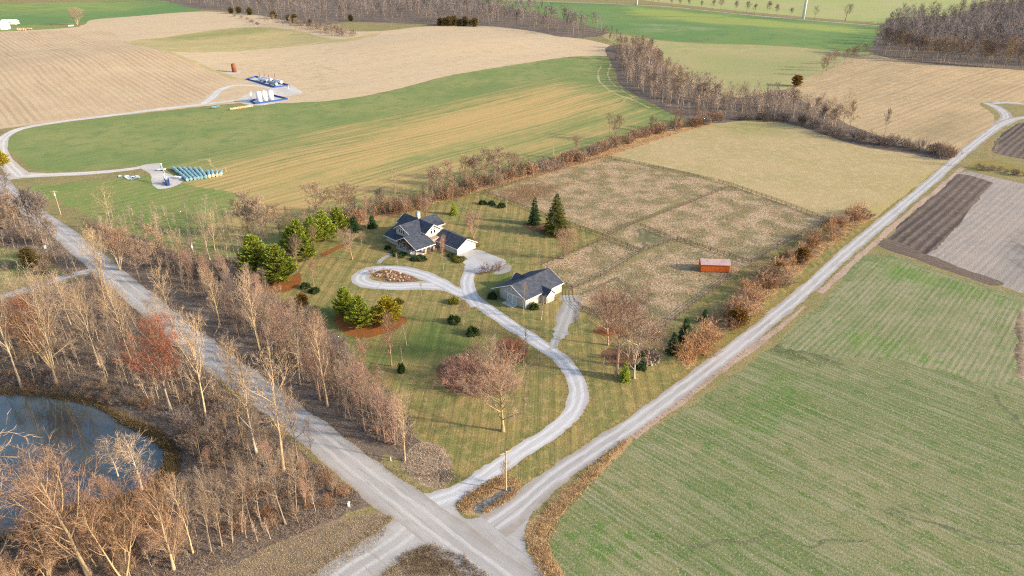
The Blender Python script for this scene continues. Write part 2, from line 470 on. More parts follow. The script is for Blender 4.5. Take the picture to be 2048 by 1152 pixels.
def strip(px, width, name, mat, label, cat, rag=.26, extra=()):
    """A road: centre line px, width in metres (number or list)."""
    P = pts(px)
    C = smooth_line(P, False, 1.5)
    w = np.full(len(P), width) if np.isscalar(width) else np.array(width, float)
    s = np.concatenate([[0], np.cumsum(np.hypot(*np.diff(P, axis=0).T))])
    # arc position of the resampled points
    sc = np.concatenate([[0], np.cumsum(np.hypot(*np.diff(C, axis=0).T))]); sc = sc / sc[-1] * s[-1]
    W = np.interp(sc, s, w) / 2
    d = np.gradient(C, axis=0); L = np.hypot(d[:, 0], d[:, 1]) + 1e-9
    nr = np.stack([-d[:, 1] / L, d[:, 0] / L], -1)
    poly = np.concatenate([C + nr * W[:, None], (C - nr * W[:, None])[::-1]])
    REG.append((name, ragged(poly, rag), mat, label, cat, {}, [C]))
    return C

# --- fields, far to near (later ones lie over earlier ones)
region('wheat_field', [(-700, 3), (0, 8), (250, 1), (340, 2), (402, 21), (330, 28), (250, 36), (180, 44), (60, 50), (-200, 52), (-900, 55)], 'wheat_far',
       'pale green wheat field beyond the tan stubble', 'field', 1.5, t1=[([(-700, 0), (300, 0), (300, 25), (-700, 30)], 60, .5)])
region('stubble_field', [(-700, 66), (0, 60), (160, 51), (182, 40), (250, 34), (400, 23), (460, 26), (560, 36), (640, 52), (700, 62), (760, 62), (850, 53), (940, 50), (1030, 57), (1130, 73),
                         (1212, 88), (1226, 104), (1215, 112), (1150, 113), (1050, 126), (900, 151), (800, 176), (700, 196), (600, 206), (480, 206), (300, 224), (150, 240), (30, 254), (-200, 290), (-500, 330)], 'stubble',
       'pale tan stubble field on the low hill', 'field', .8, t1=[([(250, 95), (420, 110), (640, 125), (640, 160), (460, 150), (330, 120)], 40, .35), ([(580, 115), (690, 130), (680, 195), (600, 190)], 30, .5)])
region('hay_field', [(258, 83), (330, 74), (440, 58), (520, 54), (600, 62), (680, 78), (760, 66), (700, 82), (600, 92), (480, 102), (370, 104), (300, 97)], 'hay',
       'grassy hay strip across the tan hill', 'field', 2, t1=[([(280, 78), (500, 50), (600, 60), (480, 72), (330, 85)], 25, .7)])
region('stubble_field', [(-600, 72), (0, 64), (120, 62), (205, 63), (245, 80), (290, 92), (360, 112), (420, 138), (470, 160), (445, 172), (415, 190), (390, 204), (250, 222), (120, 238), (20, 252), (-200, 288), (-500, 320)], 'stubble_rows',
       'tan corn stubble field with slanting rows', 'field', 1.0)
region('grass_patch', [(-50, 57), (60, 52), (150, 50), (160, 53), (100, 58), (20, 62), (-60, 66)], 'greenpatch', 'dull green grass strip by the white barns', 'grass strip', 1)
region('wheat_field', [(860, -12), (1000, 1), (1130, 5), (1280, 12), (1450, 26), (1600, 40), (1760, 52), (1850, 58), (1850, 110), (1745, 95), (1728, 105), (1650, 98), (1580, 92), (1500, 88), (1400, 85), (1330, 80), (1260, 70), (1215, 64), (1150, 60), (900, 30)], 'wheat_far',
       'deep green wheat field in front of the turbines', 'field', 1.0, t1=[([(1250, 10), (1500, 35), (1760, 60), (1740, 72), (1450, 50), (1250, 30)], 30, .75)], t2=[([(1230, 40), (1400, 50), (1500, 60), (1350, 72), (1260, 65)], 25, .45)])
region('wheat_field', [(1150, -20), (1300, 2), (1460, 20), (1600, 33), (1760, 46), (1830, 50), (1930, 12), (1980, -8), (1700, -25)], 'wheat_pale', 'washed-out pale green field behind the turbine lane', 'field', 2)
region('pasture', [(1205, 66), (1260, 72), (1330, 82), (1400, 87), (1500, 90), (1600, 95), (1700, 104), (1738, 104), (1690, 125), (1640, 145), (1590, 172), (1480, 195), (1380, 165), (1300, 125), (1245, 95)], 'pasture',
       'tan and grey-green pasture behind the creek trees', 'pasture', 1.0, t1=[([(1330, 100), (1500, 105), (1720, 108), (1600, 160), (1480, 180), (1360, 140)], 25, .4)])
region('wheat_field', [(12, 282), (22, 268), (60, 256), (150, 243), (300, 226), (430, 213), (560, 207), (700, 197), (800, 177), (900, 152), (1050, 127), (1150, 114), (1205, 112), (1225, 124), (1222, 150), (1250, 180), (1310, 212), (1370, 240),
                       (1290, 270), (1230, 295), (1150, 325), (1050, 352), (930, 385), (850, 415), (700, 445), (600, 478), (500, 508), (430, 528), (330, 490), (220, 440), (110, 398), (100, 372), (180, 362), (290, 355), (310, 330), (200, 338), (90, 343), (45, 322), (18, 300)], 'wheat',
       'green wheat field with tan streaks behind the house', 'field', .7,
       t1=[([(330, 350), (480, 318), (700, 252), (1000, 188), (1120, 163), (1215, 188), (1290, 222), (1180, 240), (1000, 285), (850, 325), (640, 385), (450, 430), (330, 410)], 50, .85), ([(300, 400), (600, 350), (900, 300), (1200, 240), (1320, 240), (1000, 350), (700, 440), (450, 510), (330, 480)], 30, .72),
           ([(700, 330), (1000, 250), (1230, 215), (1240, 230), (1000, 290), (720, 360)], 10, .3)],
       t2=[([(420, 480), (700, 420), (1000, 325), (1230, 265), (1290, 265), (1000, 350), (600, 470), (430, 520)], 14, .45)])
region('grass_patch', [(60, 372), (160, 362), (300, 352), (400, 372), (470, 395), (380, 470), (300, 480), (200, 440), (110, 402)], 'greenpatch', 'rough green grass below the pumpjack pad', 'grass strip', 1.2)
region('stubble_field', [(1738, 110), (1800, 118), (1850, 126), (2048, 140), (2300, 158), (2500, 215), (2048, 209), (1965, 205), (1992, 235), (1970, 272), (1915, 305), (1800, 285), (1700, 250), (1600, 205), (1592, 172), (1650, 140)], 'tan_right',
       'tan bean stubble field below the dark wood', 'field', .8, t1=[([(1740, 265), (1880, 215), (1990, 235), (1960, 285), (1880, 290)], 20, .6)])
region('hay_meadow', [(1216, 312), (1280, 292), (1350, 267), (1440, 245), (1500, 236), (1560, 243), (1640, 266), (1720, 292), (1800, 302), (1870, 314), (1902, 318), (1890, 345), (1820, 400), (1750, 452), (1700, 445), (1662, 446), (1560, 405), (1465, 374), (1380, 345)], 'meadow',
       'straw coloured hay meadow beside the lane', 'meadow', .6, t1=[([(1380, 250), (1500, 232), (1640, 262), (1560, 280), (1440, 275)], 15, .5)], t2=[([(1890, 330), (1850, 345), (1700, 430), (1740, 450), (1880, 350)], 8, .6)])
region('paddock', [(970, 386), (1100, 345), (1214, 315), (1330, 340), (1428, 362), (1345, 405), (1264, 450), (1218, 472), (1120, 436)], 'paddock', 'grazed brown paddock behind the spruce', 'paddock', .3, False,
       t1=[([(1120, 420), (1250, 400), (1290, 410), (1250, 440), (1180, 445)], 8, .35)], t2=[([(985, 385), (1080, 360), (1130, 375), (1090, 405), (1020, 410)], 7, .8)])
region('paddock', [(1280, 452), (1428, 362), (1465, 372), (1560, 405), (1659, 442), (1580, 485), (1500, 527), (1340, 478)], 'paddock', 'grazed paddock with the darker hollow near its corner', 'paddock', .3, False,
       t1=[([(1480, 490), (1540, 465), (1570, 470), (1500, 520), (1440, 505)], 7, .75)])
region('paddock', [(1084, 530), (1150, 503), (1216, 478), (1280, 502), (1225, 545), (1150, 574), (1120, 562)], 'paddock', 'small paddock directly behind the grey barn', 'paddock', .3, False)
region('paddock', [(1218, 474), (1264, 450), (1280, 452), (1340, 478), (1280, 503)], 'paddock', 'narrow grazed strip between the paddock fences', 'paddock', .2, False, t1=[([(1275, 455), (1335, 478), (1300, 495), (1278, 480)], 5, .9)])
region('paddock', [(1145, 580), (1220, 549), (1350, 480), (1420, 505), (1500, 528), (1458, 557), (1400, 600), (1310, 668), (1230, 642), (1150, 610)], 'paddock', 'grazed paddock with the red shed', 'paddock', .3, False,
       t1=[([(1350, 485), (1430, 505), (1420, 530), (1360, 520)], 6, .6), ([(1250, 570), (1300, 600), (1330, 630), (1300, 640), (1260, 600)], 5, .6)])
region('lawn', [(508, 560), (560, 500), (640, 478), (700, 462), (760, 440), (850, 412), (960, 386), (1070, 422), (1216, 475), (1150, 502), (1084, 530), (1120, 562), (1150, 612), (1230, 644), (1312, 670), (1400, 600),
                (1460, 556), (1500, 530), (1580, 486), (1662, 444), (1720, 432), (1745, 440), (1620, 545), (1500, 640), (1400, 712), (1320, 785), (1230, 850), (1140, 915), (1050, 985), (1010, 1000), (930, 985), (890, 965), (905, 935), (860, 890),
                (820, 830), (760, 770), (700, 700), (640, 640), (560, 600)], 'lawn', 'mown lawn round the white house', 'lawn', .4,
       t1=[([(560, 620), (700, 600), (760, 700), (860, 620), (960, 680), (960, 720), (850, 720), (740, 740), (640, 650)], 8, .75), ([(740, 515), (870, 540), (930, 575), (830, 545)], 5, .5), ([(960, 560), (1000, 530), (1040, 545), (990, 600), (1010, 640), (965, 600)], 5, .8),
           ([(1330, 700), (1400, 640), (1420, 640), (1360, 720)], 5, .7)],
       t2=[([(700, 640), (760, 660), (740, 740), (690, 700)], 5, .35), ([(830, 820), (930, 800), (880, 860), (800, 850)], 6, .3)])  # second tint2 patch paints red-brown tree shadow streaks into the lawn colour
region('verge', [(1320, 785), (1400, 712), (1500, 640), (1620, 545), (1745, 440), (1890, 330), (1915, 318), (1900, 335), (1820, 405), (1720, 495), (1620, 580), (1520, 660), (1420, 738), (1330, 810), (1250, 868), (1160, 930), (1075, 985), (1050, 985), (1140, 915), (1230, 850)], 'verge',
       'olive grass verge along the right hand lane', 'verge', .4)
region('dry_grass_strip', [(1357, 712), (1372, 690), (1400, 668), (1450, 620), (1480, 575), (1545, 535), (1600, 490), (1680, 455), (1735, 425), (1745, 432), (1700, 465), (1610, 535), (1530, 605), (1450, 668), (1400, 715), (1375, 742), (1360, 730)], 'drygrass',
       'tawny dry grass strip under the lane shrubs', 'grass strip', .6)
region('wheat_field', [(1100, 1090), (1118, 1035), (1160, 978), (1230, 918), (1330, 840), (1440, 770), (1560, 682), (1660, 592), (1735, 510), (1790, 512), (1880, 545), (2048, 596), (2500, 735), (3200, 1500), (1250, 1400), (1120, 1150)], 'wheat_near',
       'thin green wheat in rows beside the crossroads', 'field', .5,
       t1=[([(1480, 810), (1560, 740), (1640, 790), (1560, 880), (1470, 880), (1400, 900)], 9, .7), ([(1110, 1080), (1150, 1010), (1300, 1040), (1330, 1120), (1180, 1180)], 8, .55), ([(1380, 890), (1480, 840), (1470, 870), (1390, 930)], 6, .5), ([(1420, 890), (1560, 945), (1800, 1040), (2100, 1150), (2100, 1200), (1700, 1090), (1420, 950)], 10, .42), ([(1650, 800), (2048, 930), (2100, 980), (1800, 900), (1640, 830)], 9, .4),
           ([(1700, 520), (1880, 560), (2100, 640), (2100, 655), (1880, 590), (1740, 560)], 8, .4)],
       t2=[([(1530, 690), (1600, 695), (1720, 730), (1700, 738), (1580, 715), (1535, 700)], 5, .9), ([(1700, 1000), (1800, 985), (1900, 1040), (1800, 1060)], 7, .6), ([(1540, 870), (1600, 905), (1570, 900)], 4, .7), ([(1250, 1080), (1600, 1110), (2048, 1180), (1300, 1160)], 8, .3)])
region('wheat_field', [(1570, 690), (1660, 605), (1745, 520), (1800, 522), (1880, 552), (2030, 602), (2044, 640), (2030, 720), (2020, 775), (1900, 745), (1760, 715), (1640, 705)], 'wheat_up',
       'greener wheat below the ploughed strip with rows towards the lane', 'field', 1.2, t1=[([(1720, 515), (1800, 520), (2048, 600), (2048, 630), (1900, 590), (1760, 560)], 9, .65), ([(1600, 680), (1700, 640), (1900, 720), (1980, 760), (1800, 730)], 8, .6)])
region('gully', [(2028, 640), (2040, 622), (2058, 610), (2140, 640), (2200, 760), (2080, 775), (2036, 752), (2032, 700), (2036, 670)], 'brush', 'brown weedy gully at the edge of the wheat', 'gully', .5, t1=[([(2026, 650), (2040, 620), (2044, 660), (2038, 750), (2026, 740)], 2.5, 1.0)])
region('bare_field', [(1905, 350), (1940, 342), (2048, 368), (2400, 445), (2500, 720), (2100, 605), (2010, 575), (1900, 540), (1800, 500), (1830, 440)], 'soil',
       'pale grey bare soil field beside the dark furrows', 'field', .6, False, t1=[([(2000, 480), (2060, 430), (2120, 560), (2020, 560)], 10, .7), ([(1950, 540), (2040, 500), (2060, 590), (1990, 570)], 8, .5)])
region('ploughed_field', [(1770, 478), (1820, 428), (1880, 375), (1908, 347), (1935, 350), (1988, 366), (1960, 395), (1925, 440), (1880, 490), (1848, 512), (1800, 497)], 'plough',
       'dark brown ploughed furrows beside the lane', 'field', .5, False)
region('ploughed_field', [(1755, 490), (1775, 478), (1850, 507), (1930, 538), (2012, 568), (1985, 572), (1920, 550), (1840, 522)], 'headland', 'dark ploughed headland strip above the green wheat', 'field', .5)
region('ploughed_field', [(1995, 275), (2030, 252), (2060, 245), (2300, 275), (2300, 330), (2048, 318), (1990, 305)], 'plough', 'dark ploughed patch below the gravel turnaround', 'field', .8)
region('grass_patch', [(1935, 330), (1990, 320), (2048, 335), (2300, 370), (2300, 400), (2048, 350), (1960, 343)], 'verge', 'olive grass strip above the bare soil field', 'grass strip', .6)

for px_, w_ in (([(1378, 1092), (1410, 1093), (1440, 1082), (1480, 1086), (1510, 1080), (1535, 1066), (1560, 1066), (1590, 1084), (1625, 1094), (1650, 1080), (1720, 1085), (1760, 1075)], 1.0),
                ([(1820, 1035), (1850, 1040), (1880, 1050), (1920, 1062), (1960, 1078), (2000, 1085), (2060, 1090)], 1.3), ([(1990, 790), (2000, 810), (2030, 830), (2040, 850), (2080, 870)], 1.6), ([(1860, 765), (1920, 778), (1985, 792)], .7)):
    strip(px_, w_ * .6, 'grass_rill', 'rill', 'dark winding grassy rill washed through the wheat', 'rill', .2)

for px_, w_ in (([(1232, 556), (1255, 575), (1275, 598), (1300, 612), (1330, 632)], 1.4), ([(1276, 458), (1284, 478), (1288, 492), (1278, 502)], 1.2), ([(1160, 590), (1200, 572), (1236, 556)], 1.3), ([(1290, 470), (1310, 482), (1335, 480)], 1.0)):
    strip(px_, w_, 'animal_trail', 'trail', 'dark trodden trail across the paddock', 'trail', .35)
for px_, w_ in (([(1202, 132), (1196, 148), (1204, 168), (1232, 188), (1262, 198), (1300, 216)], 1.6), ([(1222, 128), (1216, 150), (1236, 176), (1270, 196)], 1.2), ([(395, 320), (412, 318), (425, 332), (440, 340)], 1.0), ([(1244, 205), (1258, 196), (1290, 192)], 1.2)):
    strip(px_, w_, 'wheel_track', 'hay', 'pale wheel track pressed into the wheat', 'track', .3)

# --- woods, banks and corners
region('wood_floor', [(-500, 620), (-60, 600), (20, 606), (100, 575), (190, 552), (245, 590), (330, 668), (430, 760), (520, 822), (600, 890), (670, 950), (740, 1015), (690, 1035), (560, 1085), (420, 1152), (330, 1230), (-500, 1400)], 'litter',
       'brown leaf litter under the pond wood', 'woodland floor', .6, t1=[([(-100, 560), (60, 600), (0, 640)], 8, .5)])
region('wood_floor', [(-400, 400), (20, 395), (60, 420), (110, 462), (190, 530), (150, 545), (60, 510), (-60, 505), (-400, 560)], 'litter', 'grey brown litter under the roadside trees', 'woodland floor', .6)
region('grass_patch', [(-300, 505), (0, 497), (60, 500), (90, 520), (60, 545), (0, 560), (-300, 590)], 'greenpatch', 'green clearing between the two gravel roads', 'grass strip', .6)
region('hedge_floor', [(215, 462), (260, 468), (330, 495), (430, 520), (520, 500), (600, 470), (640, 470), (560, 505), (512, 565), (560, 602), (640, 645), (700, 705), (760, 780), (820, 850), (845, 900), (815, 918), (770, 908), (755, 940), (700, 900), (620, 838), (540, 778), (420, 685), (320, 605), (235, 530)], 'litter',
       'dark leaf litter under the roadside hedge', 'woodland floor', .5)
region('hedge_floor', [(600, 478), (700, 445), (800, 420), (900, 392), (1000, 362), (1100, 330), (1200, 302), (1300, 268), (1400, 245), (1450, 240), (1350, 268), (1260, 298), (1190, 322), (1100, 345), (1010, 368), (930, 390), (850, 412), (740, 445), (640, 475)], 'drygrass',
       'tawny grass strip under the field hedge', 'woodland floor', .6)
region('wood_floor', [(1225, 90), (1310, 95), (1330, 135), (1400, 170), (1480, 195), (1560, 180), (1610, 205), (1700, 250), (1800, 285), (1915, 312), (1895, 320), (1800, 305), (1720, 292), (1640, 266), (1560, 245), (1500, 240), (1440, 246), (1380, 240), (1310, 210), (1250, 178), (1230, 140)], 'litter',
       'dark litter under the creek trees', 'woodland floor', .8)
region('wood_floor', [(395, 18), (470, 24), (560, 38), (640, 52), (700, 44), (770, 46), (880, 50), (960, 52), (1050, 60), (1150, 76), (1218, 66), (1150, 45), (1000, 10), (900, -12), (700, -25), (300, -25), (200, -12), (330, 2)], 'litter',
       'dark litter under the far wood', 'woodland floor', 2)
region('wood_floor', [(1742, 104), (1756, 112), (1850, 126), (2048, 141), (2300, 158), (2400, -10), (2048, 2), (1960, 14), (1880, 32), (1800, 34), (1762, 60)], 'litter', 'dark litter under the right hand wood', 'woodland floor', 2)
region('corner_meadow', [(330, 1230), (410, 1160), (540, 1094), (640, 1050), (720, 1028), (780, 1025), (794, 1045), (770, 1085), (700, 1120), (640, 1160), (560, 1240)], 'corner', 'rough brown meadow corner beside the crossroads', 'meadow', .4)
region('corner_meadow', [(720, 1200), (760, 1130), (810, 1095), (870, 1082), (930, 1110), (985, 1155), (1040, 1230)], 'corner', 'brown grass triangle at the bottom of the crossroads', 'meadow', .4)
region('pond_bank', [(-330, 775), (-100, 770), (60, 772), (150, 782), (260, 828), (340, 880), (362, 930), (340, 985), (280, 1015), (200, 1035), (110, 1070), (40, 1095), (-100, 1110), (-350, 1080)], 'bank', 'muddy bank round the pond', 'bank', .3)
region('pond', None, 'water', 'still grey-blue pond reflecting the bare trees', 'pond', .12, world_pts=POND)
region('brush_patch', [(806, 918), (840, 885), (880, 895), (905, 925), (910, 955), (880, 978), (850, 975), (810, 945), (795, 930)], 'brush', 'grey tangle of dead brush at the lawn corner', 'brush patch', .5, t1=[([(880, 935), (915, 940), (900, 970), (870, 965)], 2, .9)])
region('ditch_grass', [(1048, 1075), (1056, 1050), (1085, 1020), (1130, 975), (1190, 925), (1250, 878), (1275, 866), (1240, 905), (1170, 972), (1120, 1035), (1098, 1095), (1115, 1150), (1150, 1200), (1075, 1152)], 'drygrass',
       'tawny dry grass along the lane ditch', 'grass strip', .7)
strip([(1262, 872), (1350, 808), (1440, 742), (1530, 676), (1610, 612)], [3, 2.4, 2.2, 2.2, 1.5], 'soil_edge', 'edge', 'thin bare soil edge between lane and wheat', 'verge', .3)
strip([(1640, 585), (1730, 503), (1800, 440), (1880, 375), (1925, 335)], 2.0, 'soil_edge', 'edge', 'thin bare soil edge between lane and plough', 'verge', .3)
strip([(246, 82), (300, 94), (370, 116), (430, 142), (470, 158)], 5, 'grass_waterway', 'hay', 'faint grassy line between the two stubble fields', 'verge', .8)
region('mulch_bed', [(505, 556), (560, 560), (600, 545), (600, 565), (575, 582), (540, 585), (510, 575)], 'mulch', 'orange mulch under the pair of big pines', 'mulch bed', .3)
region('mulch_bed', [(640, 508), (665, 496), (695, 484), (712, 474), (690, 492), (660, 506), (645, 512)], 'mulch', 'orange mulch strip under the row of pines', 'mulch bed', .3)
region('mulch_bed', [(668, 636), (690, 622), (740, 628), (800, 632), (818, 640), (795, 656), (752, 672), (712, 674), (682, 660)], 'mulch', 'orange mulch under the three front pines', 'mulch bed', .3)
region('mulch_bed', [(1045, 448), (1075, 445), (1125, 465), (1135, 470), (1100, 470), (1060, 460)], 'bed', 'dark bed under the tall spruce', 'mulch bed', .3)
region('mulch_bed', [(880, 725), (900, 712), (940, 716), (1000, 735), (1020, 765), (1000, 785), (950, 793), (905, 785), (880, 760)], 'bed', 'brown bed under the pink thicket', 'mulch bed', .4)
region('mulch_bed', [(985, 690), (1010, 672), (1045, 680), (1055, 705), (1035, 725), (1000, 722)], 'bed', 'brown bed under the red dome shrub', 'mulch bed', .3)
region('mulch_bed', [(1203, 705), (1230, 692), (1270, 700), (1310, 702), (1318, 715), (1300, 728), (1265, 735), (1225, 725)], 'bed', 'brown bed under the small grove', 'mulch bed', .3)
region('mulch_bed', [(1186, 662), (1215, 650), (1248, 655), (1246, 668), (1215, 672)], 'mulch', 'red mulch patch behind the grove', 'mulch bed', .3)
region('path', [(986, 548), (1010, 530), (1022, 530), (1020, 543), (995, 549)], 'path', 'grey gravel bed beside the garage apron', 'bed', .2)

# --- roads
gravel_C = strip([(-60, 368), (30, 352), (90, 350), (180, 346), (260, 338), (300, 331)], [9, 12, 5.5, 5, 5, 4.5], 'gravel_track', 'whiteroad', 'pale gravel track to the pumpjack pad', 'track')
strip([(40, 352), (12, 322), (2, 298), (8, 275), (40, 258), (110, 245), (220, 231), (330, 217), (410, 208), (470, 200), (515, 190)], [9, 6, 6, 6, 6, 6, 6, 6, 7, 5, 4], 'gravel_track', 'whiteroad', 'pale gravel track curving up to the oil tanks', 'track')
strip([(405, 209), (425, 195), (440, 180), (470, 171), (520, 172), (570, 180), (600, 184)], [7, 7, 7, 7, 7, 9, 7], 'gravel_track', 'whiteroad', 'pale gravel loop round the tank battery', 'track')
region('gravel_pad', [(498, 160), (520, 152), (560, 165), (598, 178), (602, 186), (570, 192), (545, 190), (580, 198), (520, 211), (480, 205), (505, 185), (545, 184), (540, 176)], 'whiteroad', 'gravel pad round the oil tanks', 'gravel pad', .6)
region('gravel_pad', [(280, 332), (318, 326), (322, 340), (350, 352), (368, 356), (356, 370), (322, 378), (308, 370), (298, 345)], 'whiteroad', 'gravel pad under the pumpjack', 'gravel pad', .4)
region('gravel_pad', [(455, 142), (470, 141), (482, 144), (470, 148), (454, 147)], 'whiteroad', 'gravel pad under the rusty tank', 'gravel pad', .4)
strip([(-60, 618), (20, 590), (80, 570), (150, 548), (200, 540)], 5.0, 'gravel_track', 'lane', 'narrow gravel track through the wood', 'track')
region('road_apron', [(880, 985), (925, 978), (945, 970), (935, 985), (915, 1000), (912, 1018), (930, 1035), (985, 1030), (1030, 1010), (1075, 985), (1100, 975), (1060, 1035), (1048, 1075), (1060, 1110), (1100, 1180), (900, 1060), (830, 985)], 'road',
       'bare gravel apron where the roads meet', 'apron', .3)
region('road_apron', [(640, 1165), (700, 1125), (760, 1085), (785, 1055), (792, 1030), (770, 1005), (900, 1085), (870, 1085), (820, 1098), (780, 1125), (735, 1175)], 'road', 'gravel fan of the side road at the crossroads', 'apron', .3)
SIDE_C = strip([(590, 1240), (690, 1150), (790, 1085), (850, 1035)], [9, 9, 9, 9], 'side_road', 'road', 'dirt side road leaving the crossroads', 'road')
DRIVE_C = strip([(860, 1005), (930, 978), (985, 942), (1050, 898), (1110, 858), (1146, 822), (1157, 790), (1148, 752), (1122, 718), (1080, 688), (1020, 648), (960, 608), (920, 584), (880, 573), (840, 571), (790, 573), (745, 569)],
      [5.5, 4.8, 4.6, 4.6, 4.6, 4.6, 4.8, 4.8, 4.8, 4.6, 4.6, 4.8, 5.2, 5.4, 5.4, 5.6, 5.6], 'driveway', 'drive', 'pale gravel driveway with a turning loop', 'driveway')
strip([(760, 571), (735, 567), (720, 557), (735, 543), (780, 537), (830, 545), (872, 561), (925, 588)], [5.5, 6, 6.5, 6, 5.4, 5.4, 5.4, 4.5], 'driveway', 'drive', 'pale gravel turning loop round the planted island', 'driveway')
strip([(958, 612), (940, 590), (934, 566), (940, 545), (948, 528), (960, 514)], [5, 5, 4.6, 4.6, 6, 8], 'driveway', 'drive', 'pale gravel branch up to the garage', 'driveway')
region('driveway_apron', [(915, 510), (952, 500), (985, 510), (1012, 522), (1010, 528), (985, 540), (960, 545), (935, 545), (930, 530)], 'drive', 'pale apron in front of the garage doors', 'driveway', .15)
strip([(757, 528), (762, 520), (775, 512), (792, 503)], 1.6, 'footpath', 'path', 'narrow stone path to the porch', 'path', .05)
strip([(1108, 700), (1118, 670), (1130, 640), (1140, 610), (1138, 590)], [3.2, 3.6, 5, 7, 6], 'footpath', 'path', 'grey gravel path up to the barn yard', 'path', .7)
LANE_C = strip([(985, 1050), (1035, 1015), (1090, 968), (1170, 912), (1260, 852), (1340, 794), (1420, 734), (1510, 664), (1600, 590), (1690, 508), (1780, 432), (1860, 365), (1920, 312), (1965, 275), (1998, 250), (2012, 232), (1995, 215), (1970, 205)],
      [8, 6.5, 5.4, 4.9, 4.8, 4.8, 4.8, 4.8, 4.8, 4.8, 4.8, 4.8, 4.8, 5.5, 6.5, 7, 7, 5], 'lane', 'lane', 'straight pale gravel lane along the meadow', 'lane')
strip([(2000, 250), (2030, 238), (2080, 232), (2200, 225)], [8, 6, 5, 5], 'lane', 'lane', 'gravel turnaround arm at the end of the lane', 'lane')
strip([(1985, 207), (2020, 205), (2080, 212), (2200, 220)], [5, 5, 5, 5], 'lane', 'lane', 'far gravel arm of the turnaround', 'lane')
strip([(1000, -1), (1130, 4), (1275, 10), (1330, 13), (1450, 25), (1600, 39), (1700, 47), (1800, 55)], 5, 'far_lane', 'lane', 'thin pale lane behind the wind turbines', 'lane')
ROAD_C = strip([(-200, 240), (-60, 318), (20, 385), (70, 428), (130, 470), (200, 530), (290, 603), (400, 694), (510, 776), (620, 860), (740, 956), (840, 1030), (920, 1092), (1010, 1160), (1150, 1270)],
      [8, 8, 8, 8, 8, 8, 8, 8, 8, 8, 8.4, 8.6, 8.6, 8.6, 8.6], 'dirt_road', 'road', 'wide dirt road running past the wood to the crossroads', 'road', .3)
region('ditch_grass', [(918, 1012), (930, 990), (965, 968), (1005, 950), (1035, 958), (1042, 968), (1025, 990), (985, 1015), (960, 1030), (935, 1028)], 'drygrass', 'tawny grass island between driveway and lane', 'grass strip', .3)
region('puddle_bed', [(948, 1018), (968, 1000), (1000, 985), (1025, 975), (1018, 990), (985, 1012), (962, 1026)], 'muck', 'wet grey ditch bottom between driveway and lane', 'ditch', .3)
region('island_bed', [(745, 549), (760, 541), (780, 539), (800, 545), (830, 556), (828, 562), (800, 564), (765, 560)], 'bed', 'brown planted island inside the driveway loop', 'bed', .2)

# --- one triangulation of everything, so neighbours share their edges
def build_ground():
    V = []; E = []
    for reg in REG:
        P = reg[1]; o = len(V)
        V += [(float(x), float(y)) for x, y in P]
        E += [(o + i, o + (i + 1) % len(P)) for i in range(len(P))]
    for reg in REG:
        for Lc in reg[6]:
            V += [(float(x), float(y)) for x, y in Lc]
    r = 55.0
    while r < 5000:
        a0, a1, da = (R(38), R(142), max(.022, .012)) if r > 75 else (R(10), R(170), .06)
        for a in np.arange(a0, a1, da):
            q = a + RNG.uniform(-.4, .4) * da; rr = r * (1 + RNG.uniform(-.008, .008))
            V.append((rr * math.cos(q), rr * math.sin(q)))
        r *= 1.024
    for i in range(900):     # denser round the pond bank
        V.append((RNG.uniform(-115, -45), RNG.uniform(78, 150)))
    o = len(V)
    V += [(-5000, -600), (5000, -600), (5000, 6000), (-5000, 6000)]
    E += [(o, o + 1), (o + 1, o + 2), (o + 2, o + 3), (o + 3, o)]
    res = delaunay_2d_cdt([Vector(v) for v in V], E, [], 0, 1e-4)
    P = np.array([(v[0], v[1]) for v in res[0]]); T = np.array([f for f in res[2] if len(f) == 3], int)
    C = P[T].mean(1)
    own = np.full(len(T), -1)
    for k, reg in enumerate(REG):
        Q = reg[1]; lo, hi = Q.min(0), Q.max(0)
        m = np.where((C[:, 0] >= lo[0]) & (C[:, 0] <= hi[0]) & (C[:, 1] >= lo[1]) & (C[:, 1] <= hi[1]))[0]
        if len(m):
            own[m[inside(Q, C[m, 0], C[m, 1])]] = k
    Z = terrain(P[:, 0], P[:, 1])
    a, b, c = P[T[:, 0]], P[T[:, 1]], P[T[:, 2]]
    flip = ((b - a)[:, 0] * (c - a)[:, 1] - (b - a)[:, 1] * (c - a)[:, 0]) < 0
    T[flip] = T[flip][:, ::-1]
    for k in range(-1, len(REG)):
        F = T[own == k]
        if not len(F): continue
        used, inv = np.unique(F, return_inverse=True)
        XY = P[used]; z = Z[used]
        if k < 0:
            name, mat, label, cat, tints, lines = 'ground', 'scrub', 'scrubby tan and green ground between the fields', 'ground', {}, ()
        else:
            name, _, mat, label, cat, tints, lines = REG[k]
        if name == 'pond': z = np.full(len(z), POND_Z)
        me = mesh_np(name, np.column_stack([XY, z]), inv.reshape(F.shape), M[mat], True)
        for an in ('tint1', 'tint2'):
            if tints.get(an):
                val = np.zeros(len(XY))
                for Q, soft, w in tints[an]:
                    d = poly_dist(Q, XY[:, 0], XY[:, 1])
                    d = np.where(inside(Q, XY[:, 0], XY[:, 1]), d, -d)
                    val = np.maximum(val, w * np.clip(.5 + d / (2 * soft), 0, 1))
                me.attributes.new(an, 'FLOAT', 'POINT').data.foreach_set('value', val.astype(np.float32))
        if lines:
            d = np.full(len(XY), 1e9)
            for Lc in lines: d = np.minimum(d, poly_dist(Lc, XY[:, 0], XY[:, 1], False))
            me.attributes.new('across', 'FLOAT', 'POINT').data.foreach_set('value', d.astype(np.float32))
        elif cat in ('apron', 'driveway', 'bed') or name == 'gravel_pad':
            me.attributes.new('across', 'FLOAT', 'POINT').data.foreach_set('value', np.full(len(XY), 1.9, np.float32))
        tag(link(name, me), label, cat, kind='structure')
build_ground()

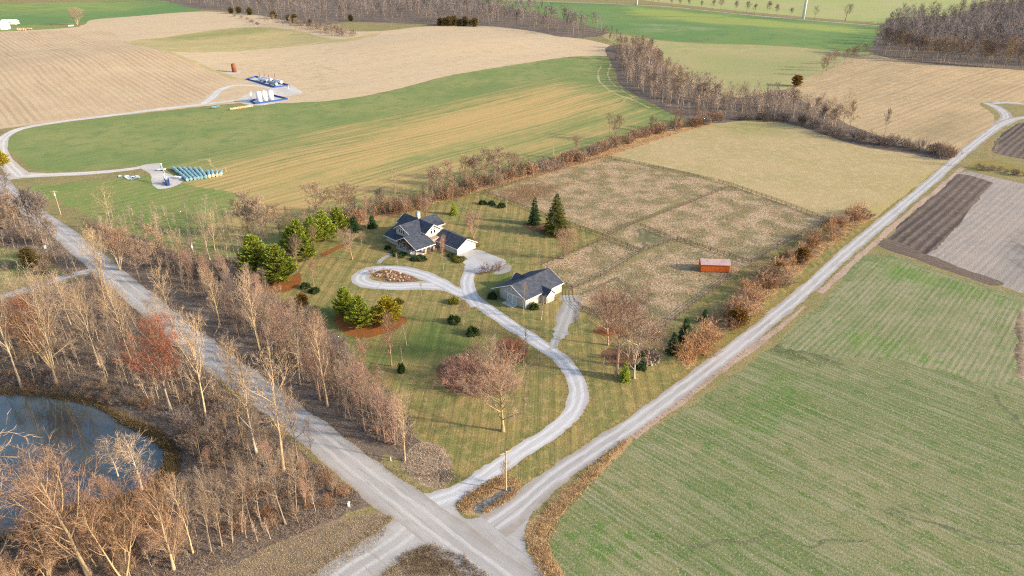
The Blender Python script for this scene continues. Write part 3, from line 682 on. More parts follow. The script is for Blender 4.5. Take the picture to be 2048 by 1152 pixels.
# ------------------------------------------------------------------ vegetation: generators
def wood_mat(name, c, c2, var=.26, rough=.85):
    """Bark or twig colour, a little different on every copy: some greyer, some browner."""
    t = NT(name, rough, .15); c = sat(c, 1.12); c2 = sat(c2, 1.12)
    r = t.n('ShaderNodeObjectInfo').outputs['Random']
    f = t.noise(.9, 4, .65)
    col = t.mix(t.step(f, .34, .66), c, c2)
    r2 = t.math('FRACT', t.math('MULTIPLY', r, 7.31))
    g = (c[0] * .3 + c[1] * .6 + c[2] * .1)
    col = t.mix(t.math('MULTIPLY', r2, .35), col, (g * 1.05, g * .92, g * .80))
    col = t.mix(1.0, col, t.mix(r, (1 - var,) * 3, (1 + var,) * 3), 'MULTIPLY')
    tone = t.attr('tone')
    col = t.mix(1.0, col, t.mix(t.math('ADD', .5, tone), (.35, .36, .40), (1.65, 1.60, 1.50)), 'MULTIPLY')
    t.col(col)
    return t.m

BARK = {
    'grey': wood_mat('grey_bark', (.30, .235, .17), (.23, .18, .135)),
    'gold': wood_mat('golden_bark', (.50, .38, .22), (.36, .275, .165)),
    'dark': wood_mat('dark_bark', (.17, .13, .10), (.13, .10, .08)),
    'pale': wood_mat('pale_bark', (.47, .40, .32), (.38, .32, .26)),
    'pink': wood_mat('pinkish_bark', (.42, .27, .19), (.34, .22, .155)),
}
TWIG = {
    'tan': wood_mat('tan_twigs', (.345, .245, .165), (.25, .18, .125)),
    'pink': wood_mat('pink_twigs', (.38, .235, .175), (.28, .175, .13)),
    'red': wood_mat('red_twigs', (.36, .13, .075), (.26, .10, .06)),
    'rust': wood_mat('rusty_twigs', (.36, .205, .12), (.26, .155, .095)),
    'tawny': wood_mat('tawny_twigs', (.52, .31, .165), (.41, .245, .135)),
    'grey': wood_mat('grey_twigs', (.265, .21, .175), (.19, .15, .13)),
    'pale': wood_mat('pale_twigs', (.44, .325, .215), (.34, .25, .165)),
    'dusk': wood_mat('dusky_twigs', (.21, .165, .145), (.165, .13, .12)),
    'far': wood_mat('far_twigs', (.27, .23, .225), (.20, .175, .185)),  # violet-grey of distance haze and blue shade is put into this twig colour
    'mauve': wood_mat('mauve_twigs', (.50, .29, .225), (.38, .22, .17)),
    'purple': wood_mat('purple_twigs', (.25, .12, .12), (.19, .095, .10)),
}

def tubes(paths, sides):
    """paths: list of (points (k,3), radii (k,)) -> V, F(quads)."""
    VV = []; FF = []; o = 0
    ca = np.array([[math.cos(2 * math.pi * i / sides), math.sin(2 * math.pi * i / sides)] for i in range(sides)])
    for P, r in paths:
        k = len(P)
        d = np.gradient(P, axis=0); d /= np.linalg.norm(d, axis=1)[:, None] + 1e-9
        ref = np.where(np.abs(d[:, 2:3]) > .9, np.array([[1., 0, 0]]), np.array([[0, 0, 1.]]))
        a = np.cross(d, ref); a /= np.linalg.norm(a, axis=1)[:, None] + 1e-9
        b = np.cross(d, a)
        ring = P[:, None, :] + r[:, None, None] * (ca[None, :, 0, None] * a[:, None, :] + ca[None, :, 1, None] * b[:, None, :])
        VV.append(ring.reshape(-1, 3))
        i = np.arange(k - 1)[:, None] * sides; j = np.arange(sides)[None, :]; jn = (j + 1) % sides
        FF.append(np.stack([o + i + j, o + i + jn, o + i + sides + jn, o + i + sides + j], -1).reshape(-1, 4))
        o += k * sides
    return np.concatenate(VV), np.concatenate(FF)

def curve_branch(rng, p, d, L, up, wob, k):
    """A limb from p along d, length L, bending upwards by `up`, wobbling."""
    P = [np.array(p, float)]; d = np.array(d, float)
    for i in range(k):
        d = d + np.array([0, 0, up / k]) + rng.normal(0, wob, 3) / k ** .5
        d /= np.linalg.norm(d)
        P.append(P[-1] + d * L / k)
    return np.array(P)

def at(P, t):
    x = t * (len(P) - 1); i = min(int(x), len(P) - 2); f = x - i
    return P[i] * (1 - f) + P[i + 1] * f, (P[i + 1] - P[i]) / (np.linalg.norm(P[i + 1] - P[i]) + 1e-9)

def side_dir(rng, d, spread, roll):
    """Direction at angle `spread` off d."""
    a = np.cross(d, [0, 0, 1.]) if abs(d[2]) < .95 else np.cross(d, [1., 0, 0])
    a /= np.linalg.norm(a); b = np.cross(d, a)
    s = a * math.cos(roll) + b * math.sin(roll)
    v = d * math.cos(spread) + s * math.sin(spread)
    return v / np.linalg.norm(v)

def twig_tris(B, D, L, W, rng):
    """Fine twigs as slim tapered slivers: bases B, directions D, lengths L, widths W."""
    n = len(B)
    s = np.cross(D, rng.normal(0, 1, (n, 3))); s /= np.linalg.norm(s, axis=1)[:, None] + 1e-9
    V = np.empty((n, 3, 3)); V[:, 0] = B - s * W[:, None] / 2; V[:, 1] = B + s * W[:, None] / 2; V[:, 2] = B + D * L[:, None]
    return V.reshape(-1, 3), np.arange(n * 3).reshape(-1, 3)

def bare_tree(seed, H=14., clear=.3, spread=.45, n1=16, n2=7, n3=5, n4=6, r0=.2, stems=1, up=.5, shape='oval', tw=.035, a1=(.5, 1.1), lean=.0, wob=.22):
    """Returns (limb V, limb quads, twig V, twig tris) of a leafless tree H metres tall with crown half-width spread*H."""
    rng = np.random.default_rng(seed)
    limbs = []; fine = []; B = []; D = []; L = []
    for s in range(stems):
        az = rng.uniform(0, 6.28)
        tilt = (rng.uniform(.2, .45) if stems > 1 else rng.uniform(0, lean + .04))
        d0 = np.array([math.cos(az) * tilt, math.sin(az) * tilt, 1.]); d0 /= np.linalg.norm(d0)
        h = H * (rng.uniform(.8, 1.0) if stems > 1 else .97)
        T = curve_branch(rng, (0, 0, -.1), d0, h, .25, .10, 9)
        T[:, 2] *= h / max(T[-1, 2], .1)
        rr = r0 * (1 if stems == 1 else .65)
        limbs.append((T, rr * (1 - np.linspace(0, 1, len(T)) ** .8 * .93) + (np.arange(len(T)) == 0) * rr * .35))
        for i in range(n1):
            t = clear + (1 - clear) * ((i + rng.uniform(.1, .9)) / n1) ** .9
            t = min(t, .985)
            f = (t - clear) / (1 - clear)
            env = {'oval': (math.sin(math.pi * min(1, .14 + f * .86)) ** .65), 'vase': .35 + .65 * (1 - f) , 'round': math.cos(max(0, f - .12) * 1.5) ** .7,
                   'cone': (1 - f) ** .8, 'slim': .5 + .3 * math.sin(math.pi * f)}[shape]
            p, d = at(T, t)
            dl = side_dir(rng, d, rng.uniform(*a1) * (1 - .45 * f), i * 2.4 + rng.uniform(-.5, .5))
            l1 = max(.1 * H * .5, spread * H * env * rng.uniform(.75, 1.15)) * (1.25 if shape == 'vase' else 1)
            P1 = curve_branch(rng, p, dl, l1, up * rng.uniform(.6, 1.3), wob, 6)
            r1 = max(.022, rr * .42 * (1 - .6 * f) * (l1 / (spread * H)) ** .5)
            limbs.append((P1, np.linspace(r1, .012, 7)))
            m2 = max(2, int(n2 * (l1 / (spread * H)) ** .7 + .5))
            for j in range(m2):
                t2 = .18 + .8 * (j + rng.uniform(.1, .9)) / m2
                p2, d2 = at(P1, t2)
                dd = side_dir(rng, d2, rng.uniform(.45, .95), rng.uniform(0, 6.28))
                l2 = l1 * (.55 - .3 * t2) * rng.uniform(.7, 1.3) + .25
                P2 = curve_branch(rng, p2, dd, l2, up * .8, wob, 4)
                fine.append((P2, np.linspace(max(.012, r1 * .4), .006, 5)))
                m3 = max(2, int(n3 * min(1.3, l2 / 1.6) + .5))
                for k in range(m3):
                    t3 = .15 + .85 * (k + rng.uniform(0, 1)) / m3
                    p3, d3 = at(P2, min(t3, .99))
                    d4 = side_dir(rng, d3, rng.uniform(.3, .9), rng.uniform(0, 6.28)) + np.array([0, 0, up * .35])
                    d4 /= np.linalg.norm(d4)
                    l3 = (.35 * l2 + .45) * rng.uniform(.7, 1.2)
                    B.append(p3); D.append(d4); L.append(l3)
                    for q in range(n4):
                        u = rng.uniform(.1, .95)
                        d5 = side_dir(rng, d4, rng.uniform(.3, .8), rng.uniform(0, 6.28))
                        B.append(p3 + d4 * l3 * u); D.append(d5); L.append(l3 * rng.uniform(.35, .7))
    lv, lf = tubes(limbs, 6)
    fv, ff = tubes(fine, 3)
    B, D, L = np.array(B), np.array(D), np.array(L)
    tv, tf = twig_tris(B, D, L, tw * (.6 + .5 * np.minimum(L, 1.2)), rng)
    # crown = fine branches (as triangles) + twigs
    ft = np.concatenate([ff[:, [0, 1, 2]], ff[:, [0, 2, 3]]])
    return lv, lf, np.concatenate([fv, tv]), np.concatenate([ft, tf + len(fv)])

def tree_proto(name, bark, twig, **kw):
    lv, lf, cv, cf = bare_tree(**kw)
    return {'H': kw.get('H', 14.), 'trunk': mesh_np(name + '_trunk', lv, lf, BARK[bark], True), 'crown': mesh_np(name + '_crown', cv, cf, TWIG[twig])}

def bush_proto(name, twig, seed, H=2.5, W=1.6, stems=26, sub=7, tw=.035, n4=4, arch=.1, bark=None):
    """A many-stemmed leafless shrub; stems and twigs are one body, as in life."""
    rng = np.random.default_rng(seed); B = []; D = []; L = []; fine = []
    for i in range(stems):
        az = rng.uniform(0, 6.28); q = rng.uniform(0, 1) ** .6
        base = np.array([math.cos(az) * W * .35 * q, math.sin(az) * W * .35 * q, -.05])
        tip = np.array([math.cos(az) * W * q, math.sin(az) * W * q, H * math.sqrt(max(.08, 1 - .85 * q * q)) * rng.uniform(.75, 1.05)])
        mid = (base + tip) / 2 + np.array([0, 0, H * arch]) + rng.normal(0, .06 * H, 3)
        t = np.linspace(0, 1, 6)[:, None]
        P = (1 - t) ** 2 * base + 2 * t * (1 - t) * mid + t ** 2 * tip
        fine.append((P, np.linspace(.03, .008, 6)))
        for j in range(sub):
            u = rng.uniform(.25, .98); p, d = at(P, u)
            dd = side_dir(rng, d, rng.uniform(.3, .9), rng.uniform(0, 6.28)); dd[2] += .15; dd /= np.linalg.norm(dd)
            l = H * .28 * rng.uniform(.6, 1.2)
            B.append(p); D.append(dd); L.append(l)
            for k in range(n4):
                v = rng.uniform(.15, .95)
                B.append(p + dd * l * v); D.append(side_dir(rng, dd, rng.uniform(.3, .9), rng.uniform(0, 6.28))); L.append(l * rng.uniform(.35, .7))
    fv, ff = tubes(fine, 3)
    tv, tf = twig_tris(np.array(B), np.array(D), np.array(L), np.full(len(B), tw), rng)
    ft = np.concatenate([ff[:, [0, 1, 2]], ff[:, [0, 2, 3]]])
    return {'H': H, 'mesh': mesh_np(name, np.concatenate([fv, tv]), np.concatenate([ft, tf + len(fv)]), TWIG[twig])}

def leaf_mat(name, c1, c2, c3, var=.15):
    t = NT(name, .65, .25)
    r = t.n('ShaderNodeObjectInfo').outputs['Random']
    f = t.noise(.7, 3, .6)
    col = t.mix(t.step(f, .3, .55), c1, c2); col = t.mix(t.step(f, .55, .75), col, c3)
    col = t.mix(1.0, col, t.mix(r, (1 - var,) * 3, (1 + var,) * 3), 'MULTIPLY')
    t.col(col)
    tr = t.n('ShaderNodeBsdfTranslucent'); t.put(tr.inputs[0], col); ms = t.n('ShaderNodeMixShader'); ms.inputs[0].default_value = .4
    out = t.t.nodes['Material Output']
    t.t.links.new(t.b.outputs[0], ms.inputs[1]); t.t.links.new(tr.outputs[0], ms.inputs[2]); t.t.links.new(ms.outputs[0], out.inputs[0])
    return t.m
NEEDLE = {
    'pine': leaf_mat('pine_needles', (.20, .27, .04), (.36, .40, .055), (.56, .53, .065)),
    'yellow': leaf_mat('yellow_pine_needles', (.40, .33, .03), (.52, .41, .035), (.32, .29, .035)),
    'spruce': leaf_mat('spruce_needles', (.085, .12, .035), (.17, .175, .045), (.36, .26, .045)),
    'blue': leaf_mat('dark_spruce_needles', (.04, .085, .032), (.065, .12, .04), (.11, .15, .04)),
    'rust': leaf_mat('rusty_juniper_needles', (.17, .095, .02), (.26, .13, .025), (.10, .085, .025)),
    'yew': leaf_mat('dark_evergreen_leaves', (.025, .055, .015), (.045, .085, .02), (.085, .11, .025)),
    'gold': leaf_mat('golden_shrub_leaves', (.16, .16, .02), (.22, .20, .025), (.11, .13, .02)),
    'cedar': leaf_mat('olive_cedar_needles', (.15, .12, .04), (.21, .15, .05), (.09, .09, .035)),
}

def sprays(C, A, L, W, rng, droop=0.0):
    """Needle sprays: leaf-shaped quads at C pointing along A."""
    n = len(C)
    s = np.cross(A, rng.normal(0, 1, (n, 3))); s /= np.linalg.norm(s, axis=1)[:, None] + 1e-9
    V = np.empty((n, 4, 3))
    V[:, 0] = C; V[:, 1] = C + A * L[:, None] * .5 + s * W[:, None] / 2; V[:, 2] = C + A * L[:, None]; V[:, 3] = C + A * L[:, None] * .5 - s * W[:, None] / 2
    V[:, 2, 2] -= droop * L
    F = np.arange(n * 4).reshape(-1, 4)
    return V.reshape(-1, 3), np.concatenate([F[:, :3], F[:, [0, 2, 3]]])

def conifer(name, needle, seed, H=8., W=2.4, kind='spruce', gaps=.12, dens=1.0):
    """Spruce/juniper: tight cone of drooping boughs; pine: looser upswept plumes in tiers."""
    rng = np.random.default_rng(seed)
    C = []; A = []; L = []; Wd = []; limbs = []
    T = np.array([[0, 0, -.1], [0, 0, H * .5], [0, 0, H * .96]]); limbs.append((T, np.array([.018 * H + .06, .012 * H, .02])))
    tiers = int((H * 3.0 if kind != 'pine' else H * 1.6) * (1 if H > 4 else 1.6))
    for i in range(tiers):
        f = (i + rng.uniform(0, .6)) / tiers
        z = H * (.03 + .95 * f) if kind != 'pine' else H * (.06 + .90 * f)
        if kind == 'pine':
            env = (1 - f) ** .6 * (.8 + .2 * math.sin(math.pi * min(1, f * 2.2)))
        elif kind == 'ball':
            env = math.sqrt(max(.02, 1 - (2 * f - .85) ** 2 / 1.35))
        else:
            env = (1 - f) ** .85
        nb = max(4, int((9 if kind != 'pine' else 8) * (.4 + env) + .5))
        for b in range(nb):
            if rng.random() < gaps: continue
            az = 6.28 * b / nb + i * 1.1 + rng.uniform(-.3, .3)
            l = W * env * rng.uniform(.72, 1.12) + .12
            el = rng.uniform(-.25, .1) if kind == 'spruce' else (rng.uniform(.1, .5) + .4 * f if kind == 'pine' else rng.uniform(0, .6))
            d = np.array([math.cos(az) * math.cos(el), math.sin(az) * math.cos(el), math.sin(el)])
            k = max(3, int(l / (.26 if kind != 'pine' else .36) * dens + 1))
            side = np.array([-math.sin(az), math.cos(az), 0])
            if kind == 'pine' and l > .6: limbs.append((np.array([[0, 0, z], [d[0] * l * .5, d[1] * l * .5, z + d[2] * l * .5], [d[0] * l * .9, d[1] * l * .9, z + d[2] * l + .1 * l]]), np.array([.04, .025, .01])))
            for j in range(k):
                u = (j + rng.uniform(.3, 1)) / k
                if kind == 'pine' and u < .22: continue
                p = np.array([0, 0, z]) + d * l * u + np.array([0, 0, (.22 * l * u * u if kind == 'pine' else (-.10 * l * u * u))])
                m = 9 if kind == 'pine' else 5
                for q in range(m):
                    s = rng.uniform(-1, 1)
                    a = d * rng.uniform(.3, 1) + side * s * .9 + np.array([0, 0, rng.uniform(.1, .9) if kind == 'pine' else rng.uniform(-.35, .25)])
                    a /= np.linalg.norm(a)
                    C.append(p + side * s * .12 * l * (1 - u * .6)); A.append(a)
                    L.append(rng.uniform(.3, .55) * (1 if kind != 'pine' else 1.5) * min(1, .5 + H / 10)); Wd.append(L[-1] * rng.uniform(.32, .55))
    # leader
    for j in range(10):
        C.append(np.array([0, 0, H * (.9 + .08 * rng.random())])); A.append(np.array([rng.normal(0, .3), rng.normal(0, .3), 1.])); L.append(.04 * H + .1); Wd.append(.12)
    lv, lf = tubes(limbs, 5)
    A = np.array(A); A /= np.linalg.norm(A, axis=1)[:, None]
    cv, cf = sprays(np.array(C), A, np.array(L), np.array(Wd), rng)
    return {'H': H, 'trunk': mesh_np(name + '_trunk', lv, lf, BARK['dark'], True), 'crown': mesh_np(name + '_crown', cv, cf, NEEDLE[needle])}

def leafy_bush(name, needle, seed, H=1.2, W=1.0, n=900, ls=.28):
    rng = np.random.default_rng(seed)
    th = rng.uniform(0, 6.28, n); cz = rng.uniform(0, 1, n); r = rng.uniform(.72, 1.05, n) * (1 + .14 * np.sin(3 * th + seed) + .1 * np.sin(7 * th + 5 * cz))
    s = np.sqrt(1 - (cz * .97) ** 2)
    Nn = np.column_stack([np.cos(th) * s, np.sin(th) * s, cz])
    C = Nn * np.column_stack([W * r, W * r, H * .85 * r])
    A = Nn * .7 + rng.normal(0, .45, (n, 3)) + np.array([0, 0, .3]); A /= np.linalg.norm(A, axis=1)[:, None]
    L = rng.uniform(.6, 1.2, n) * ls
    cv, cf = sprays(C - A * L[:, None] * .5, A, L, L * .5, rng)
    return {'H': H, 'mesh': mesh_np(name, cv, cf, NEEDLE[needle])}

# the kinds that grow here
P = {}
def two(key, bark, twig, n, **kw):
    P[key] = [tree_proto(key, bark, twig, seed=hash_(key) + i * 17, **kw) for i in range(n)]
def hash_(s): return sum(ord(c) * (i + 3) for i, c in enumerate(s)) % 9973
two('woodtree', 'grey', 'tan', 4, H=15, clear=.36, spread=.27, n1=17, n2=7, n3=4, n4=4, tw=.028, r0=.19, up=.55, shape='oval', lean=.08)
two('goldtree', 'gold', 'pale', 3, H=15, clear=.25, spread=.36, n1=16, n2=8, n3=4, n4=4, tw=.026, r0=.19, up=.6, shape='oval', a1=(.5, .9), lean=.1)
two('pinktree', 'pink', 'pink', 3, H=12, clear=.22, spread=.30, n1=22, n2=7, n3=4, n4=5, tw=.028, r0=.15, up=.75, shape='oval', a1=(.4, .8))
two('duskytree', 'dark', 'dusk', 3, H=14, clear=.3, spread=.27, n1=16, n2=7, n3=5, n4=5, r0=.18, up=.55, shape='oval')
two('lawntree', 'pink', 'tan', 3, H=8, clear=.2, spread=.38, n1=22, n2=8, n3=4, n4=5, r0=.13, up=.7, shape='oval', a1=(.5, .95), tw=.025)
two('slimtree', 'pale', 'tan', 2, H=7, clear=.25, spread=.14, n1=16, n2=4, n3=4, n4=5, r0=.07, up=.8, shape='slim', a1=(.4, .7), tw=.025)
two('birch', 'pale', 'pink', 2, H=11, clear=.12, spread=.25, n1=26, n2=6, n3=5, n4=6, r0=.12, up=.7, shape='cone', a1=(.7, 1.0))
two('fartree', 'grey', 'tan', 4, H=14, clear=.25, spread=.36, n1=16, n2=7, n3=5, n4=5, r0=.20, up=.55, shape='oval', tw=.075, lean=.08)
two('fardusk', 'grey', 'dusk', 3, H=14, clear=.3, spread=.36, n1=16, n2=7, n3=5, n4=5, r0=.20, up=.55, shape='oval', tw=.08, lean=.08)
two('willow', 'gold', 'rust', 2, H=16, clear=.14, spread=.44, n1=16, n2=9, n3=5, n4=5, tw=.028, r0=.27, up=.65, shape='round', a1=(.5, .95), lean=.1)
two('multistem', 'gold', 'rust', 2, H=11, clear=.25, spread=.30, n1=8, n2=7, n3=5, n4=6, r0=.22, stems=5, up=.5, shape='oval')
two('maple', 'gold', 'tan', 1, H=12, clear=.13, spread=.60, n1=20, n2=10, n3=5, n4=6, r0=.30, up=.35, shape='round', a1=(.7, 1.15), tw=.024)
two('redmaple', 'grey', 'red', 2, H=13, clear=.22, spread=.37, n1=24, n2=8, n3=5, n4=6, tw=.028, r0=.22, up=.7, shape='round', a1=(.5, .95))
two('clump', 'pink', 'pink', 2, H=8, clear=.25, spread=.34, n1=8, n2=7, n3=4, n4=5, r0=.16, stems=6, up=.6, shape='oval', tw=.026)
two('paletree', 'pale', 'pale', 2, H=9, clear=.18, spread=.36, n1=16, n2=7, n3=4, n4=5, r0=.16, up=.5, shape='oval', wob=.35)
P['spreading'] = [tree_proto('spreading', 'pink', 'pink', seed=777 + i, H=9, clear=.3, spread=.62, n1=16, n2=10, n3=5, n4=6, r0=.2, up=.4, shape='round', a1=(.6, 1.05), tw=.026) for i in range(2)]
P['bush'] = [bush_proto('shrub', t, 40 + i, H=2.6, W=1.8, stems=26, sub=8) for i, t in enumerate(('tan', 'pink', 'rust', 'grey', 'dusk', 'tawny'))]
P['dome'] = [bush_proto('dome_shrub', 'red', 60, H=3.4, W=2.6, stems=70, sub=9, tw=.04, n4=5, arch=.16)]
P['thicket'] = [bush_proto('thicket_shrub', t, 70 + i, H=3.2, W=2.6, stems=40, sub=8, tw=.026, n4=4) for i, t in enumerate(('mauve', 'tan'))]
P['purple'] = [bush_proto('purple_shrub', 'purple', 80, H=3.0, W=2.4, stems=24, sub=8, n4=5)]
P['pine'] = [conifer('pine', 'pine', 90 + i, H=11, W=4.4, kind='pine', gaps=.06) for i in range(3)]
P['yellowpine'] = [conifer('yellow_pine', 'yellow', 95, H=8, W=4.2, kind='pine', gaps=.05)]
P['spruce'] = [conifer('tall_spruce', 'spruce', 100, H=14, W=4.2, kind='spruce')]
P['darkspruce'] = [conifer('dark_spruce', 'blue', 103 + i, H=7, W=2.1, kind='spruce') for i in range(2)]
P['cone'] = [conifer('small_spruce', 'pine', 108, H=6, W=1.9, kind='spruce')]
P['juniper'] = [conifer('rusty_juniper', 'rust', 110, H=4.5, W=1.8, kind='ball')]
P['cedar'] = [conifer('cedar', 'cedar', 112, H=7, W=2.2, kind='ball', gaps=.2)]
P['yew'] = [leafy_bush('evergreen_shrub', 'yew', 120 + i) for i in range(2)]
P['goldshrub'] = [leafy_bush('golden_shrub', 'gold', 125)]

COUNT = {}
def plant(kind, name, base, H, label, cat='tree', group=None, width=1.0, rz=None, world_xy=False, var=None, zoff=0.0):
    """One tree (root > trunk, crown) or one shrub (single body)."""
    pr = P[kind]; p = pr[RNG.integers(len(pr)) if var is None else var]
    xy = base if world_xy else gp(base[0], base[1])
    loc = (float(xy[0]), float(xy[1]), zat(xy[0], xy[1]) + zoff)
    s = H / p['H']; rz = RNG.uniform(0, 6.28) if rz is None else rz
    sc = (s * width, s * width, s)
    if 'mesh' in p:
        o = link(name, p['mesh']); o.location = loc; o.rotation_euler = (0, 0, rz); o.scale = sc
        return tag(o, label, cat, group)
    o = empty(name, loc, rz, label, cat, group); o.scale = sc
    link('trunk', p['trunk'], o); link('crown', p['crown'], o)
    return o

def scatter_px(poly, n, mind, rng=RNG, avoid=()):
    """n spots inside the surveyed outline, at least mind metres apart, off the roads."""
    Q = pts(poly); lo, hi = Q.min(0), Q.max(0); out = []
    for _ in range(n * 40):
        if len(out) >= n: break
        p = rng.uniform(lo, hi)
        if not inside(Q, np.array([p[0]]), np.array([p[1]]))[0]: continue
        if any((p[0] - q[0]) ** 2 + (p[1] - q[1]) ** 2 < mind * mind for q in out): continue
        if any(poly_dist(Lc, np.array([p[0]]), np.array([p[1]]), False)[0] < w for Lc, w in avoid): continue
        out.append(p)
    return out

def scatter_view(poly, n, mind):
    """Spots inside a surveyed outline, thinning out with distance as a far wood's visible stems do."""
    A = np.array(poly, float); lo, hi = A.min(0), A.max(0); out = []
    for _ in range(60):
        C = RNG.uniform(lo, hi, (400, 2)); C = C[inside(A, C[:, 0], C[:, 1])]
        for p in (gp(C[:, 0], C[:, 1]) if len(C) else ()):
            if len(out) < n and all((p[0] - q[0]) ** 2 + (p[1] - q[1]) ** 2 > mind * mind for q in out): out.append(p)
        if len(out) >= n: break
    return out

def along_px(line, n, jit):
    """n spots spread along a surveyed line, up to jit metres to either side."""
    Q = pts(line); s = np.concatenate([[0], np.cumsum(np.hypot(*np.diff(Q, axis=0).T))]); out = []
    for i in range(n):
        t = (i + RNG.uniform(.1, .9)) / n * s[-1]
        x, y = np.interp(t, s, Q[:, 0]), np.interp(t, s, Q[:, 1])
        out.append(np.array([x, y]) + RNG.uniform(-jit, jit, 2))
    return out

# ------------------------------------------------------------------ planting, from the photograph's survey
def tree_px(kind, name, base, top, label, cat='tree', group=None, width=1.0, var=None, fallback=None):
    return plant(kind, name, base, tall(base, top), label, cat, group, width, var=var)

# trees that stand by themselves
SOLO = [
    ('maple', 'maple_tree', (1006, 862), 736, 'big spreading bare tree with a golden trunk on the front lawn', 1.0),
    ('pinktree', 'birch_tree', (783, 732), 632, 'tall pink-twigged upright tree below the front pines', 1.05),
    ('slimtree', 'lawn_tree', (813, 690), 648, 'small pale bare tree right of the tall pink-twigged one', 1.6),
    ('slimtree', 'sapling', (805, 722), 698, 'tiny staked sapling beside the round evergreen on the lawn', 1.4),
    ('slimtree', 'lawn_tree', (1047, 726), 660, 'slim pale tree at the edge of the red dome shrub', 1.1),
    ('lawntree', 'bed_tree', (956, 776), 690, 'taller of two bare trees rising out of the pink thicket bed', .8),
    ('lawntree', 'bed_tree', (978, 768), 684, 'second bare tree in the pink thicket bed beside the taller one', .75),
    ('goldtree', 'corner_tree', (810, 922), 800, 'lone bare tree beside the dead brush at the lawn corner', .85),
    ('pinktree', 'lawn_tree', (628, 570), 520, 'pale upright tree between two low evergreen shrubs', 1.0),
    ('lawntree', 'lawn_tree', (594, 542), 482, 'rounded tan tree right of the pair of big pines', 1.0),
    ('lawntree', 'lawn_tree', (631, 506), 458, 'vase shaped bare tree in front of the pine row', .8),
    ('lawntree', 'lawn_tree', (705, 519), 464, 'wide round crowned bare tree left of the porch path', 1.25),
    ('lawntree', 'lawn_tree', (683, 484), 462, 'low bare tree at the end of the pine row', 1.4),
    ('pinktree', 'lawn_tree', (887, 541), 474, 'feathery bare tree in the lawn in front of the garage', .7),
    ('clump', 'lawn_tree', (946, 476), 424, 'wide bare tree behind the garage corner', 1.15),
    ('clump', 'lawn_tree', (1128, 518), 462, 'multi-stemmed pink tree beside the fence behind the barn', 1.1),
    ('slimtree', 'sapling', (843, 592), 566, 'thin sapling on the lawn below the driveway loop', 1.3),
    ('slimtree', 'sapling', (798, 546), 508, 'thin golden sapling growing in the driveway island', 1.2),
    ('lawntree', 'lawn_tree', (926, 650), 608, 'small bare tree between the two dark shrubs by the driveway', 1.0),
    ('slimtree', 'yard_tree', (1046, 629), 566, 'slim bare tree at the front corner of the barn', 1.0),
    ('slimtree', 'yard_tree', (1082, 640), 596, 'pale leaning tree beside the barn side door', 1.8),
    ('slimtree', 'sapling', (1094, 632), 598, 'straight thin sapling in front of the barn gable wing', .9),
    ('duskytree', 'yard_tree', (1150, 668), 622, 'small dark bare tree right of the grey barn path', .9),
    ('slimtree', 'sapling', (1077, 532), 500, 'tiny pink sapling at the lawn edge behind the barn', 1.5),
    ('spreading', 'grove_tree', (1232, 752), 612, 'tallest straight trunked tree of the small grove', 1.0),
    ('goldtree', 'grove_tree', (1254, 752), 640, 'golden crooked trunked tree of the small grove', 1.0),
    ('slimtree', 'grove_tree', (1206, 752), 716, 'short forked stump-like tree at the grove bed edge', 1.6),
    ('paletree', 'grove_tree', (1268, 756), 652, 'spreading pale tree at the lane side of the grove', 1.2),
    ('spreading', 'grove_tree', (1216, 690), 606, 'bare tree standing in the red mulch behind the grove', 1.0),
    ('spreading', 'grove_tree', (1292, 735), 662, 'leaning bare tree above the stone ring', 1.0),
    ('birch', 'birch_tree', (1076, 442), 400, 'white stemmed birch leaning beside the tall spruce', .8),
    ('slimtree', 'birch_tree', (957, 400), 372, 'white birch at the fence corner behind the house', 1.2),
    ('slimtree', 'birch_tree', (979, 399), 374, 'second white birch along the paddock fence', 1.2),
    ('slimtree', 'birch_tree', (1012, 425), 390, 'thin white tree in front of the dark fence shrubs', 1.2),
    ('slimtree', 'yard_tree', (1038, 438), 415, 'small dark stemmed tree left of the spruce bed', 1.2),
    ('birch', 'birch_tree', (733, 460), 420, 'white stemmed bare tree by the dark evergreens left of the house', .9),
    ('clump', 'yard_tree', (852, 437), 398, 'forked pinkish tree behind the chimney', 1.0),
    ('lawntree', 'yard_tree', (722, 490), 466, 'low wide bare tree on the lawn left of the house', 1.6),
    ('duskytree', 'lone_tree', (1232, 120), 77, 'dark bare tree alone at the tip of the wheat field', 1.5),
    ('woodtree', 'lone_tree', (1220, 277), 228, 'bare tree standing out in the wheat above the hedge', 1.2),
    ('duskytree', 'lone_tree', (1690, 42), 9, 'large spreading bare tree beside the far lane', 1.9),
    ('duskytree', 'lone_tree', (1629, 38), 12, 'medium bare tree right of the wind turbine', 1.4),
    ('goldtree', 'lane_tree', (1962, 332), 282, 'forked bare tree where the lane crosses the creek', .8),
    ('goldtree', 'lane_tree', (1978, 335), 290, 'bushy bare tree right of the forked one at the creek crossing', .9),
    ('lawntree', 'roadside_tree', (1009, 968), 925, 'small bare tree beside the utility pole on the grass island', .9),
    ('duskytree', 'roadside_tree', (627, 938), 838, 'dead looking brown tree at the road edge by the wood', .6),
    ('clump', 'lone_tree', (155, 50), 18, 'bushy bare tree by the far white sheds', 1.3),
]
for kind, name, base, top, label, w in SOLO:
    tree_px(kind, name, base, top, label, 'tree', None, w)

